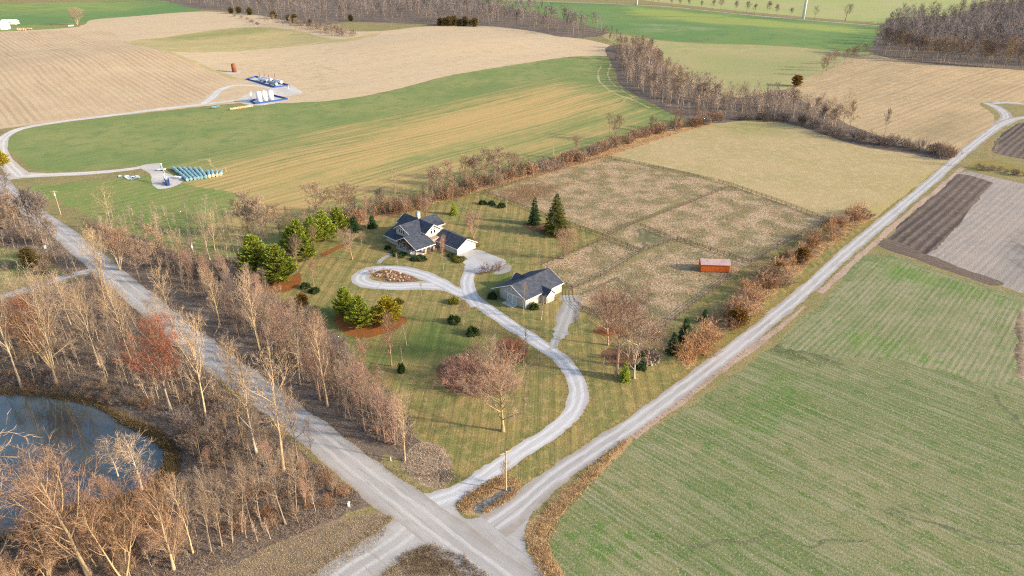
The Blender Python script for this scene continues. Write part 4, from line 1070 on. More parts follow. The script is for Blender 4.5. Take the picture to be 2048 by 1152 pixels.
# the pond wood: the big ones one by one
POND_WOOD = [
    ('goldtree', (115, 772), 560, .95), ('goldtree', (43, 774), 545, .8), ('redmaple', (342, 822), 660, 1.15), ('goldtree', (412, 838), 640, .85),
    ('goldtree', (488, 900), 700, .85), ('paletree', (513, 905), 740, .8), ('goldtree', (567, 940), 722, 1.15), ('woodtree', (596, 925), 770, .9),
    ('paletree', (284, 985), 880, 1.5), ('paletree', (236, 952), 885, 1.1), ('willow', (178, 1150), 915, 1.05), ('willow', (348, 1140), 985, 1.0), ('goldtree', (386, 1106), 960, .8),
    ('woodtree', (423, 1104), 985, .8), ('woodtree', (444, 1093), 960, .8), ('woodtree', (466, 1082), 980, .8), ('woodtree', (484, 1064), 940, .95), ('woodtree', (506, 1058), 960, .8),
    ('woodtree', (523, 1052), 930, .8), ('woodtree', (571, 1048), 900, .9), ('woodtree', (593, 1026), 905, .8), ('woodtree', (632, 1008), 950, .7),
    ('paletree', (14, 1160), 870, 1.0), ('paletree', (-40, 1130), 880, 1.1), ('multistem', (95, 1150), 985, 1.0), ('multistem', (250, 1165), 1010, 1.0),
    ('goldtree', (262, 720), 580, .9), ('goldtree', (200, 735), 570, .8), ('woodtree', (150, 715), 560, .8), ('goldtree', (20, 700), 540, .8), ('redmaple', (75, 740), 610, 1.0),
    ('multistem', (110, 745), 610, .9), ('goldtree', (330, 690), 590, .7), ('woodtree', (385, 760), 620, .8),
]
POND_LABELS = [
    'golden bare tree at the far pond shore, second from the frame edge', 'golden bare tree at the far pond shore nearest the left frame edge', 'red topped round crowned tree standing alone near the pond reeds', 'golden forked tree just right of the red topped one',
    'tall leaning golden tree between the red topped tree and the road', 'pale branchy tree beside the tall leaning golden one', 'largest golden tree at the road edge, its crown across the dirt road', 'slim tan tree right behind the largest golden roadside tree',
    'whitish low tree spreading over the right end of the pond', 'smaller whitish tree over the pond left of the spreading one', 'biggest rusty crowned tree in front of the pond', 'low rusty forked tree right of the biggest rusty one', 'tall thin golden tree right of the low rusty forked tree',
    'slim tan tree at the meadow edge, first after the rusty trees', 'slim tan tree at the meadow edge, second after the rusty trees', 'slim tan tree at the meadow edge, third after the rusty trees', 'taller slim tan tree, fourth along the meadow edge', 'slim tan tree, fifth along the meadow edge',
    'tall slim tree in the middle of the meadow edge row', 'tallest slim tree near the crossroads end of the meadow edge', 'slim tree next to the tallest one near the crossroads', 'last slim tree of the meadow edge before the dirt road',
    'white limbed tree in the bottom corner of the photo', 'white limbed tree cut by the frame beside the pond', 'golden many-stemmed tree at the foot of the biggest rusty one', 'golden many-stemmed tree at the bottom between the two rusty ones',
    'golden tree with forked crown high above the pond, nearest the road', 'golden tree above the far shore, left of the forked crown one', 'tan thin tree above the middle of the far pond shore', 'golden tree near the left frame edge above the pond', 'red twigged tree behind the far pond shore', 'golden many-stemmed tree behind the far pond shore',
    'golden slim tree beside the dirt road above the red topped tree', 'thin tan tree between red topped tree and dirt road']
for (kind, base, top, w), lab in zip(POND_WOOD, POND_LABELS):
    tree_px(kind, 'wood_tree', base, top, lab, 'tree', 'bare trees in the pond wood', w)
for q in scatter_px([(-60, 600), (20, 625), (140, 600), (250, 640), (330, 700), (430, 790), (440, 830), (350, 815), (260, 770), (150, 762), (20, 770), (-80, 770)], 36, 4.6, avoid=[(ROAD_C, 6)]):
    plant(('woodtree', 'goldtree', 'duskytree', 'woodtree')[RNG.integers(4)], 'wood_tree', q, RNG.uniform(10, 16), 'slender bare tree in the dark wood above the pond', 'tree', 'slender trees above the pond', RNG.uniform(.8, 1.05), world_xy=True)
for q in scatter_px([(380, 880), (450, 860), (520, 880), (600, 930), (690, 1000), (620, 1030), (540, 1070), (430, 1110), (400, 1060), (390, 960)], 24, 3.6, avoid=[(ROAD_C, 6.5)]):
    plant(('woodtree', 'woodtree', 'pinktree')[RNG.integers(3)], 'wood_tree', q, RNG.uniform(5.5, 9.5), 'slender bare tree between the pond and the crossroads', 'tree', 'slender trees by the crossroads', RNG.uniform(.85, 1.1), world_xy=True)
for q in scatter_px([(-40, 1090), (60, 1090), (200, 1050), (330, 1020), (380, 1080), (380, 1140), (200, 1190), (-40, 1200)], 14, 4.0):
    plant(('multistem', 'willow', 'woodtree')[RNG.integers(3)], 'wood_tree', q, RNG.uniform(6, 10), 'rusty twigged tree on the near bank of the pond', 'tree', 'rusty trees on the near bank', 1.0, world_xy=True)

# trees between the road and the lawn
for (base, top, kind, w), lab in zip((((730, 862), 730, 'pinktree', .9), ((690, 835), 700, 'woodtree', .95), ((640, 800), 640, 'pinktree', 1.0), ((655, 812), 655, 'goldtree', .9), ((600, 770), 620, 'woodtree', .95),
                           ((575, 742), 610, 'pinktree', 1.0), ((545, 720), 590, 'woodtree', 1.0), ((520, 700), 560, 'goldtree', .9), ((480, 670), 545, 'duskytree', 1.0), ((440, 650), 540, 'goldtree', .9),
                           ((770, 885), 780, 'pinktree', .9), ((757, 880), 750, 'woodtree', .8), ((790, 890), 800, 'pinktree', .9), ((345, 650), 545, 'goldtree', .95)), ('tall pink tree near the lower end of the roadside hedge',
    'tall tan tree beside the tall pink one low in the roadside hedge',
    'tallest pink tree in the middle of the roadside hedge',
    'golden limbed tree in the middle of the roadside hedge',
    'tan tree just above the middle of the roadside hedge',
    'pink tree opposite the red topped wood tree across the road',
    'tan tree above the pink one in the upper roadside hedge',
    'golden tree at the upper hedge level with the front pines',
    'dusky tree in the upper hedge below the orange mulch',
    'golden tree in the upper hedge beside the dirt road',
    'pink tree second from the lower end of the hedge',
    'slim tan tree close to the dirt road at the hedge low end',
    'last pink tree at the lower end of the roadside hedge',
    'golden tree standing on the verge at the upper road bend')):
    tree_px(kind, 'hedge_tree', base, top, lab, 'tree', 'trees between road and lawn', w)
for q in scatter_px([(400, 540), (510, 580), (600, 640), (690, 715), (760, 800), (810, 880), (790, 900), (700, 840), (600, 765), (500, 685), (420, 610), (350, 560)], 52, 3.3, avoid=[(ROAD_C, 6.5)]):
    plant(('pinktree', 'woodtree', 'pinktree', 'duskytree')[RNG.integers(4)], 'hedge_tree', q, RNG.uniform(7.5, 12.5), 'slim pinkish bare tree in the roadside hedge', 'tree', 'slim trees in the roadside hedge', RNG.uniform(.85, 1.1), world_xy=True)
# upper roadside, far left
for (base, top, kind, w), lab in zip((((86, 485), 395, 'fardusk', 1.1), ((96, 490), 400, 'fardusk', 1.0), ((70, 480), 385, 'fardusk', 1.0), ((108, 494), 440, 'fartree', .7), ((118, 494), 445, 'fartree', .7),
                           ((224, 462), 378, 'goldtree', 1.2), ((14, 400), 345, 'fardusk', 1.3), ((240, 540), 455, 'multistem', 1.1), ((200, 560), 465, 'goldtree', 1.0), ((280, 565), 480, 'fartree', 1.1),
                           ((320, 480), 430, 'paletree', 1.0), ((362, 545), 465, 'goldtree', .9), ((420, 520), 435, 'goldtree', 1.1), ((430, 500), 430, 'goldtree', 1.0), ((218, 640), 480, 'goldtree', .8), ((320, 540), 460, 'fartree', 1.0)), ('dark leaning tree in the middle of the trio at the road bend',
    'dark tree right of the trio at the upper road bend',
    'dark tree left of the trio at the upper road bend',
    'thin stem beside the dark trio at the upper road',
    'thinnest stem right of the dark trio at the upper road',
    'golden tree with wide tan crown in the green grass below the pumpjack',
    'dark tree at the left frame edge near the gravel fork',
    'many-stemmed tree leaning over the upper dirt road',
    'golden tree left of the one leaning over the upper road',
    'tan wide tree beside the utility box on the upper road',
    'pale bushy tree on the field side of the upper road',
    'golden tree left of the utility pole above the hedge',
    'golden tree right of the utility pole above the hedge',
    'golden tree behind the utility pole at the wheat edge',
    'golden tree above the narrow gravel track',
    'tan tree between white utility box and pole')):
    tree_px(kind, 'roadside_tree', base, top, lab, 'tree', 'trees along the upper road', w)
for q in scatter_px([(-60, 400), (40, 400), (110, 470), (60, 490), (-40, 500)], 10, 5, avoid=[(ROAD_C, 7)]):
    plant(('fardusk', 'fartree')[RNG.integers(2)], 'roadside_tree', q, RNG.uniform(8, 13), 'grey bare tree at the bend of the upper road', 'tree', 'grey trees at the road bend', 1.1, world_xy=True)
# hedge along the wheat field
for (base, top, kind, w), lab in zip((((498, 475), 392, 'fartree', 1.3), ((530, 478), 402, 'fartree', 1.2), ((512, 480), 410, 'fardusk', 1.1), ((560, 470), 410, 'fartree', 1.0), ((640, 445), 372, 'fartree', 1.3), ((662, 440), 378, 'goldtree', 1.1), ((690, 438), 368, 'fartree', 1.4),
                           ((712, 430), 375, 'fartree', 1.2), ((790, 408), 343, 'goldtree', 1.1), ((866, 392), 332, 'pinktree', 1.3), ((880, 395), 340, 'fartree', 1.2), ((905, 388), 325, 'fartree', 1.3), ((930, 378), 318, 'fartree', 1.4),
                           ((950, 375), 318, 'fardusk', 1.3), ((975, 368), 305, 'fartree', 1.4), ((1000, 362), 300, 'fartree', 1.4), ((1018, 356), 308, 'fartree', 1.2), ((1152, 318), 272, 'pinktree', 1.2), ((1230, 280), 232, 'fartree', 1.3), ((1300, 262), 235, 'fartree', 1.5),
                           ((1350, 258), 222, 'fartree', 1.3), ((1395, 245), 215, 'fartree', 1.3), ((760, 428), 380, 'fardusk', 1.0), ((735, 432), 385, 'pinktree', .9)), ('tall wide tree behind the pair of big pines',
    'second tall tree behind the pair of big pines',
    'dark tree between the two tall ones behind the pines',
    'tan tree behind the gap in the pine row',
    'tall golden tan tree behind the leftmost row pine',
    'golden forked tree behind the middle of the pine row',
    'widest tan tree behind the house end of the pine row',
    'tan tree just beyond the end of the pine row',
    'golden tree by itself in the hedge left of the house roof',
    'pinkish tree in the hedge above the house chimney',
    'tan tree right of the pinkish one above the chimney',
    'tall tan tree in the hedge above the small conical evergreen',
    'broad tan tree right of the tall one in the hedge',
    'dark crowned tree in the hedge near the paddock corner',
    'broad tree in the hedge over the brown paddock corner',
    'tallest broad tree in the hedge over the brown paddock',
    'last tree of the dense hedge group over the brown paddock',
    'pinkish tree near the wooden stakes in the hedge',
    'spreading tree in the hedge near the meadow corner',
    'broad tree in the hedge at the start of the hay meadow',
    'broad tree in the hedge beside the hay meadow',
    'last hedge tree before the creek scrub',
    'dark tree in the hedge behind the squat evergreens',
    'pinkish tree behind the squat dark evergreens')):
    tree_px(kind, 'field_tree', base, top, lab, 'tree', 'trees in the field hedge', w)
# creek trees
for q in scatter_px([(1236, 95), (1305, 100), (1325, 135), (1390, 175), (1340, 200), (1290, 180), (1255, 160)], 26, 6):
    plant(('fartree', 'fardusk', 'pinktree')[RNG.integers(3)], 'creek_tree', q, RNG.uniform(11, 15), 'dense bare tree in the creek wood behind the wheat', 'tree', 'trees of the upper creek wood', 1.15, world_xy=True)
for q in along_px([(1350, 195), (1450, 215), (1520, 215), (1600, 222), (1680, 258)], 26, 9):
    plant(('fartree', 'fardusk', 'goldtree')[RNG.integers(3)], 'creek_tree', q, RNG.uniform(8, 13), 'bare tree along the creek behind the hay meadow', 'tree', 'trees along the creek', 1.15, world_xy=True)
for (base, top, kind, w), lab in zip((((1683, 258), 182, 'goldtree', .75), ((1770, 268), 222, 'fardusk', .6), ((1700, 262), 205, 'fartree', .9), ((1655, 250), 195, 'goldtree', .9)), ('tallest golden tree above the creek scrub',
    'thin dark stem standing in the tan field edge by the creek',
    'tan tree right of the tallest creek tree',
    'golden tree left of the tallest creek tree')):
    tree_px(kind, 'creek_tree', base, top, lab, 'tree', 'tall thin creek trees', w)
for q in along_px([(1650, 150), (1690, 128), (1732, 108)], 8, 5):
    plant('fartree', 'creek_tree', q, RNG.uniform(9, 14), 'bare tree at the corner of the far tan field', 'tree', 'trees at the tan field corner', 1.3, world_xy=True)
# white stems and front row of the dark wood on the right
for base, top in (((1866, 118), 78), ((1873, 121), 72), ((1880, 122), 74), ((1887, 124), 76), ((1896, 126), 80)):
    tree_px('slimtree', 'pale_poplar', base, top, 'pale white poplar in the clump before the dark wood', 'tree', 'white poplars before the dark wood', 1.2)
for q in along_px([(1760, 108), (1850, 122), (1950, 132), (2060, 140)], 26, 5):
    plant(('fartree', 'fardusk')[RNG.integers(2)], 'edge_tree', q, RNG.uniform(17, 24), 'tall grey tree on the edge of the dark wood', 'tree', 'edge trees of the dark wood', 1.0, world_xy=True)
for q in along_px([(1290, 8), (1360, 12), (1480, 24), (1600, 35)], 14, 3):
    plant('fardusk', 'lane_tree', q, RNG.uniform(10, 17), 'small dark bare tree in the row along the far lane', 'tree', 'trees along the far lane', 1.2, world_xy=True)

# evergreens
for kind, name, base, top, label, w in [
    ('pine', 'pine_tree', (516, 556), 470, 'left big pine of the pair on orange mulch', 1.20), ('pine', 'pine_tree', (558, 566), 490, 'right big pine of the pair on orange mulch', 1.38),
    ('pine', 'pine_tree', (582, 505), 455, 'small pine half hidden behind the pine row', 1.08), ('pine', 'pine_tree', (600, 512), 440, 'leftmost pine of the row behind the lawn', 1.08), ('pine', 'pine_tree', (612, 522), 468, 'front pine of the row behind the lawn', 1.08),
    ('pine', 'pine_tree', (626, 492), 432, 'middle pine of the row behind the lawn', 1.02), ('pine', 'pine_tree', (649, 482), 422, 'broad pine second from the house end of the row', 1.20), ('pine', 'pine_tree', (678, 466), 415, 'pine at the house end of the row', 1.26),
    ('pine', 'pine_tree', (692, 632), 575, 'dark pine at the back of the front lawn group', 1.14), ('pine', 'pine_tree', (722, 656), 592, 'bushy green pine in front of the lawn group', 1.14), ('yellowpine', 'pine_tree', (776, 646), 596, 'yellow pine of the front lawn group', 1.3),
    ('spruce', 'spruce_tree', (1112, 467), 386, 'tall dark spruce beside the paddock fence', 1.2), ('darkspruce', 'spruce_tree', (1069, 448), 395, 'thin dark spruce behind the white birch', .8),
    ('cone', 'spruce_tree', (908, 429), 404, 'small conical evergreen behind the house', 1.0), ('cone', 'spruce_tree', (1249, 760), 723, 'small bright spruce in front of the grove', .9), ('darkspruce', 'spruce_tree', (1281, 736), 702, 'olive spruce beside the stone ring', 1.1),
    ('darkspruce', 'spruce_tree', (1345, 707), 664, 'dark spruce standing alone by the tawny grass', 1.0), ('darkspruce', 'spruce_tree', (1369, 682), 634, 'dark spruce behind the tawny shrubs', 1.0), ('darkspruce', 'spruce_tree', (1408, 646), 618, 'short dark spruce near the paddock fence', 1.2),
    ('juniper', 'juniper', (605, 620), 588, 'small olive juniper on the lawn beside the hedge', .9), ('yellowpine', 'evergreen_tree', (6, 332), 300, 'yellow evergreen at the bend of the gravel track', 1.0),
    ('cedar', 'cedar_tree', (62, 535), 496, 'dark cedar in the green clearing', 1.2), ('juniper', 'juniper', (1475, 650), 618, 'rust coloured juniper among the lane shrubs', 1.3),
    ('juniper', 'juniper', (1602, 525), 495, 'orange juniper in the upper lane shrubs', 1.0), ('juniper', 'juniper', (1556, 552), 525, 'rusty juniper beside the big lane shrub', .9), ('juniper', 'juniper', (1593, 172), 150, 'dark orange evergreen at the pasture corner', 1.2),
    ('darkspruce', 'spruce_tree', (708, 462), 432, 'squat dark evergreen left of the house', 1.5), ('darkspruce', 'spruce_tree', (745, 455), 430, 'dark evergreen behind the white stemmed tree', 1.4)]:
    tree_px(kind, name, base, top, label, 'tree', None, w)
for x, y in ((462, 27), (478, 27), (500, 30), (548, 38), (578, 43), (590, 46), (620, 52), (702, 42), (880, 51), (890, 50), (898, 52), (908, 50), (918, 52), (930, 52), (942, 51), (950, 53)):
    plant('cedar', 'cedar_tree', (x, y), RNG.uniform(7, 12), 'orange-brown cedar at the foot of the far wood', 'tree', 'cedars below the far wood', 1.4)

# leafy shrubs
for kind, base, h, w, label in [
    ('yew', (610, 575), 1.9, 1.7, 'low dark evergreen shrub left of the pale lawn tree'), ('yew', (629, 584), 1.9, 1.8, 'low dark evergreen shrub right of the pale lawn tree'), ('goldshrub', (907, 605), 1.7, 2.0, 'golden green shrub beside the driveway'),
    ('yew', (908, 644), 2.4, 2.0, 'dark green shrub on the lawn below the driveway'), ('yew', (945, 668), 2.6, 2.0, 'darkest round shrub next to the pink thicket'), ('yew', (1068, 617), 2.2, 1.5, 'dark shrub against the barn side wall'), ('yew', (985, 596), 2.4, 1.6, 'dark shrub beside the barn lean-to'),
    ('goldshrub', (917, 520), 1.3, 2.8, 'wide low shrub at the garage front corner'), ('yew', (903, 512), 1.3, 1.6, 'dark shrub against the garage side wall'), ('yew', (800, 511), 1.2, 2.6, 'low hedge shrub in front of the porch steps'), ('yew', (838, 518), 1.2, 3.0, 'long low shrub in front of the stone piers'),
    ('yew', (803, 744), 3.0, 1.0, 'round dark evergreen standing by itself on the lawn'), ('goldshrub', (797, 606), 1.6, 1.7, 'olive shrub behind the yellow pine'), ('yew', (965, 408), 2.0, 1.7, 'left dark shrub of three along the fence'), ('yew', (983, 409), 1.9, 1.7, 'middle dark shrub of three along the fence'), ('yew', (1003, 414), 2.2, 1.9, 'right dark shrub of three along the fence'),
    ('yew', (776, 498), 1.6, 1.3, 'dark shrub at the left house corner'), ('goldshrub', (787, 505), 1.2, 1.4, 'olive shrub between footpath and porch')]:
    pr = P[kind][0]
    plant(kind, 'evergreen_shrub', base, h, label, 'shrub', None, w / h * 1.1)

# leafless shrubs
plant('dome', 'dome_shrub', (1022, 722), 5.6, 'big red-brown dome shrub beside the driveway', 'shrub')
plant('purple', 'purple_shrub', (975, 545), 3.4, 'purple-grey ornamental tree beside the garage apron', 'shrub', None, 1.25)
plant('purple', 'purple_shrub', (997, 541), 3.0, 'dark red ornamental shrub right of the purple one', 'shrub', None, 1.0)
plant('bush', 'rust_shrub', (964, 548), 1.2, 'low rust shrub at the point of the gravel bed', 'shrub', None, 1.3, var=2)
for i, (b, h, w) in enumerate((((905, 772), 4.6, 1.2), ((940, 785), 4.2, 1.3), ((975, 780), 4.6, 1.2), ((930, 755), 4.4, 1.2), ((965, 755), 4.4, 1.2), ((1000, 765), 4.2, 1.2), ((985, 740), 4.0, 1.2), ((905, 745), 4.0, 1.1), ((1012, 748), 3.6, 1.3), ((945, 735), 4.6, 1.2), ((1018, 775), 3.2, 1.3))):
    plant('thicket', 'thicket_shrub', b, h, 'dense pinkish leafless shrub in the big lawn bed', 'shrub', 'pink thicket on the lawn', w, var=0)
for i in range(6):
    plant('bush', 'bed_shrub', scatter_px([(1205, 705), (1270, 702), (1300, 728), (1225, 724)], 1, 1)[0], RNG.uniform(1.6, 2.8), 'low brown shrub in the grove bed', 'shrub', 'shrubs in the grove bed', 1.0, world_xy=True, var=4 if i % 2 else 1)
for i in range(4):
    plant('bush', 'bed_shrub', scatter_px([(1188, 660), (1245, 655), (1240, 668), (1205, 671)], 1, 1)[0], RNG.uniform(1.2, 1.8), 'red-brown low shrub in the mulch behind the grove', 'shrub', 'red shrubs behind the grove', 1.3, world_xy=True, var=2)
for q in along_px([(1372, 722), (1420, 690), (1450, 655), (1490, 610), (1530, 575), (1570, 535), (1620, 495), (1670, 460), (1725, 432)], 72, 3.4):
    plant('bush', 'lane_shrub', q, RNG.uniform(2.4, 5.2), 'tawny leafless shrub in the row beside the lane', 'shrub', 'shrubs beside the lane', RNG.uniform(1.0, 1.5), world_xy=True, var=(0, 5, 5, 2, 5)[RNG.integers(5)])
plant('thicket', 'big_shrub', (1524, 562), 6.0, 'biggest tan shrub of the lane row near the red shed', 'shrub', None, 1.3, var=1)
for q in along_px([(640, 465), (720, 440), (800, 420), (860, 408), (930, 385), (1000, 362), (1060, 345), (1120, 328), (1180, 312), (1240, 290), (1300, 268), (1360, 255), (1440, 240)], 150, 4):
    plant('bush', 'hedge_shrub', q, RNG.uniform(3.0, 6.0), 'reddish leafless shrub in the field hedge', 'shrub', 'shrubs in the field hedge', RNG.uniform(.9, 1.3), world_xy=True, var=(0, 1, 2, 5, 3, 2)[RNG.integers(6)])
for q in along_px([(1480, 242), (1560, 240), (1640, 258), (1720, 284), (1800, 296), (1900, 314)], 42, 5):
    plant('bush', 'creek_shrub', q, RNG.uniform(3.0, 6.5), 'dark grey leafless shrub in the creek scrub', 'shrub', 'creek scrub', RNG.uniform(1.0, 1.4), world_xy=True, var=(4, 3, 4, 0)[RNG.integers(4)])
for q in along_px([(1860, 306), (1905, 312)], 5, 3):
    plant('bush', 'creek_shrub', q, 5, 'rusty shrub at the lane end of the creek scrub', 'shrub', 'rusty creek shrubs', 1.2, world_xy=True, var=2)
for q in along_px([(1955, 338), (1990, 342), (2048, 352)], 9, 2):
    plant('bush', 'creek_shrub', q, RNG.uniform(1.8, 3.2), 'low brown shrub along the creek right of the lane', 'shrub', 'creek shrubs right of the lane', 1.2, world_xy=True, var=3)
for q in scatter_px([(470, 560), (560, 610), (660, 700), (750, 790), (820, 890), (760, 880), (640, 790), (520, 690), (420, 600)], 34, 3, avoid=[(ROAD_C, 6)]):
    plant('bush', 'hedge_shrub', q, RNG.uniform(2, 4), 'pinkish undershrub in the roadside hedge', 'shrub', 'undershrubs of the roadside hedge', 1.2, world_xy=True, var=(0, 1, 3)[RNG.integers(3)])
for q in scatter_px([(-60, 400), (50, 420), (180, 530), (330, 640), (300, 650), (180, 575), (60, 600), (-60, 600)], 30, 4, avoid=[(ROAD_C, 7)]):
    plant('bush', 'roadside_shrub', q, RNG.uniform(2, 4.5), 'grey-brown shrub on the wood side of the upper road', 'shrub', 'shrubs along the upper road', 1.3, world_xy=True, var=(0, 3, 0, 4)[RNG.integers(4)])
for q in scatter_px([(180, 450), (300, 500), (420, 530), (480, 560), (400, 570), (300, 530), (200, 480)], 20, 4, avoid=[(ROAD_C, 7)]):
    plant('bush', 'roadside_shrub', q, RNG.uniform(2, 4.5), 'grey-brown shrub on the field side of the upper road', 'shrub', 'shrubs below the upper field', 1.3, world_xy=True, var=(0, 3, 1, 4)[RNG.integers(4)])
for q in scatter_px([(560, 940), (640, 930), (720, 1000), (690, 1010), (600, 1030), (400, 1100), (420, 1060)], 22, 2.5, avoid=[(ROAD_C, 6)]):
    plant('bush', 'wood_shrub', q, RNG.uniform(1.5, 3.2), 'orange-brown shrub at the wood edge by the crossroads', 'shrub', 'shrubs at the crossroads wood edge', 1.0, world_xy=True, var=(2, 0, 2)[RNG.integers(3)])
for q in scatter_px([(20, 1100), (200, 1040), (330, 1010), (380, 1100), (200, 1160), (20, 1180)], 24, 3):
    plant('bush', 'bank_shrub', q, RNG.uniform(2, 4.0), 'rusty shrub on the near bank of the pond', 'shrub', 'rusty shrubs on the near bank', 1.2, world_xy=True, var=(2, 1, 2, 0)[RNG.integers(4)])
for base, h, v in (((745, 548), 2.0, 1), ((768, 545), 1.6, 2), ((790, 555), 1.2, 2), ((812, 559), 1.0, 0)):
    plant('bush', 'island_shrub', base, h, 'small leafless shrub in the driveway island', 'shrub', 'shrubs in the driveway island', 1.0, var=v)
for i, (b, v) in enumerate((((952, 487), 2), ((957, 493), 2), ((958, 480), 1), ((860, 507), 3), ((872, 504), 0), ((1110, 600), 2))):
    plant('bush', 'foundation_shrub', b, 1.5, 'small rusty shrub planted against a building', 'shrub', 'shrubs planted against the buildings', 1.1, var=v)
for q in along_px([(575, 44), (640, 60), (700, 74)], 14, 6):
    plant('bush', 'field_shrub', q, RNG.uniform(6, 9), 'grey bush in the dip of the far tan field', 'shrub', 'bushes in the far dip', 1.2, world_xy=True, var=3)
for q in along_px([(470, 32), (520, 52)], 6, 3):
    plant('bush', 'field_shrub', q, RNG.uniform(4, 5), 'dark bush on the edge of the far hay strip', 'shrub', 'bushes on the hay edge', 1.2, world_xy=True, var=4)

for q in scatter_px([(350, 790), (430, 800), (490, 870), (480, 930), (400, 940), (372, 900), (345, 850)], 34, 2.2, avoid=[(ROAD_C, 6)]):
    plant('bush', 'bank_shrub', q, RNG.uniform(1.5, 3.5), 'grey leafless shrub between the pond reeds and the big trees', 'shrub', 'grey shrubs right of the pond', 1.3, world_xy=True, var=(3, 4, 0)[RNG.integers(3)])
for q in scatter_px([(-40, 765), (60, 745), (170, 760), (260, 790), (330, 830), (240, 812), (140, 790), (0, 778)], 26, 2.2):
    plant('bush', 'bank_shrub', q, RNG.uniform(1.2, 2.8), 'low brown shrub along the far shore of the pond', 'shrub', 'shrubs along the far pond shore', 1.3, world_xy=True, var=(3, 4, 0, 2)[RNG.integers(4)])

# ------------------------------------------------------------------ what nobody could count: far woods, undergrowth, reeds, tufts
def merged_trees(name, spots, heights, bark, twig, label, cat, seed, tw=.16, nt=260, spread=.36, clear=.35):
    """Many leafless trees as one body: tapered stem, limbs and a volume of twigs each."""
    rng = np.random.default_rng(seed); protos = []
    for i in range(6):
        H = 16.0; limbs = []
        T = curve_branch(rng, (0, 0, -.2), (rng.normal(0, .06), rng.normal(0, .06), 1), H * .93, .2, .1, 4)
        limbs.append((T, np.linspace(.22, .03, 5))); B = []; D = []; Ln = []
        for k in range(11):
            f = clear + (1 - clear) * (k + rng.random()) / 11; p, d = at(T, min(f, .97))
            q = curve_branch(rng, p, side_dir(rng, d, rng.uniform(.5, 1.0), k * 2.4), spread * H * (1.1 - .7 * (f - clear) / (1 - clear)) * rng.uniform(.7, 1.1), .5, .2, 3)
            limbs.append((q, np.linspace(.09, .02, 4)))
            for m in range(nt // 11):
                u = rng.uniform(.15, 1); pp, dd = at(q, min(u, .99)); v = side_dir(rng, dd, rng.uniform(.3, 1.2), rng.uniform(0, 6.28)); v[2] += .25; v /= np.linalg.norm(v)
                B.append(pp + rng.normal(0, .35, 3)); D.append(v); Ln.append(rng.uniform(.9, 2.2))
        lv, lf = tubes(limbs, 3)
        protos.append((lv, np.concatenate([lf[:, [0, 1, 2]], lf[:, [0, 2, 3]]]), *twig_tris(np.array(B), np.array(D), np.array(Ln), np.full(len(B), tw), rng)))
    VV = []; FF = []; MI = []; TN = []; o = 0
    for (x, y), h in zip(spots, heights):
        lv, lf, cv, cf = protos[rng.integers(6)]; tn = rng.uniform(-.42, .5)
        a = rng.uniform(0, 6.28); s = h / 16; c, n = math.cos(a) * s, math.sin(a) * s
        base = np.array([x, y, zat(x, y)])
        for v, f, mi in ((lv, lf, 0), (cv, cf, 1)):
            VV.append(np.column_stack([v[:, 0] * c - v[:, 1] * n, v[:, 0] * n + v[:, 1] * c, v[:, 2] * s]) + base)
            FF.append(f + o); MI.append(np.full(len(f), mi, np.int32)); TN.append(np.full(len(v), tn + (.25 if mi == 0 else 0), np.float32)); o += len(v)
    me = mesh_np(name, np.concatenate(VV), np.concatenate(FF), BARK[bark])
    me.materials.append(TWIG[twig])
    me.attributes.new('tone', 'FLOAT', 'POINT').data.foreach_set('value', np.concatenate(TN))
    me.polygons.foreach_set('material_index', np.concatenate(MI))
    return tag(link(name, me), label, cat, kind='stuff')

sp = scatter_view([(395, 16), (470, 22), (560, 34), (640, 48), (700, 42), (770, 44), (880, 48), (960, 50), (1050, 58), (1150, 72), (1212, 62), (1150, 42), (1000, 8), (900, -14), (700, -24), (300, -24), (250, -8)], 900, 6.0)
merged_trees('far_wood', sp, RNG.uniform(14, 23, len(sp)), 'grey', 'far', 'long grey leafless wood along the far edge of the fields', 'wood', 301, .19, 170)
sp = scatter_view([(-300, -12), (0, -10), (330, -10), (330, -2), (0, 2), (-300, 2)], 110, 10)
merged_trees('far_treeline', sp, RNG.uniform(12, 18, len(sp)), 'grey', 'tan', 'thin tan treeline beyond the pale wheat', 'wood', 302, .2, 150)
sp = scatter_view([(1750, 92), (1765, 104), (1850, 118), (2048, 132), (2200, 140), (2250, 0), (2048, 10), (1960, 20), (1880, 38), (1800, 42), (1765, 65)], 700, 6)
merged_trees('dark_wood', sp, RNG.uniform(16, 25, len(sp)), 'grey', 'far', 'dark grey leafless wood above the tan field', 'wood', 303, .16, 190)
sp = scatter_px([(1236, 95), (1305, 100), (1325, 135), (1390, 175), (1480, 200), (1580, 200), (1690, 250), (1640, 262), (1560, 240), (1500, 236), (1420, 235), (1310, 205), (1255, 165)], 480, 2.8)
merged_trees('creek_thicket', sp, RNG.uniform(7, 14, len(sp)), 'grey', 'grey', 'grey thicket of young trees along the creek', 'thicket', 304, .12, 220)
sp = scatter_view([(520, 46), (560, 44), (620, 55), (680, 66), (705, 74), (690, 80), (640, 74), (580, 60), (520, 54)], 60, 5)
merged_trees('dip_thicket', sp, RNG.uniform(8, 13, len(sp)), 'grey', 'grey', 'grey trees in the dip of the far tan field', 'thicket', 310, .14, 200)
sp = along_px([(1236, 100), (1240, 130), (1262, 168), (1320, 208), (1400, 232), (1480, 236)], 70, 3)
merged_trees('creek_thicket', sp, RNG.uniform(5, 10, len(sp)), 'grey', 'dusk', 'dark saplings along the wheat side of the creek wood', 'thicket', 313, .11, 200)
sp = scatter_view([(1215, 62), (1240, 75), (1245, 95), (1300, 95), (1230, 88), (1190, 72)], 40, 4)
merged_trees('creek_thicket', sp, RNG.uniform(5, 9, len(sp)), 'grey', 'dusk', 'dark thicket joining the far wood and the creek trees', 'thicket', 311, .14, 200)
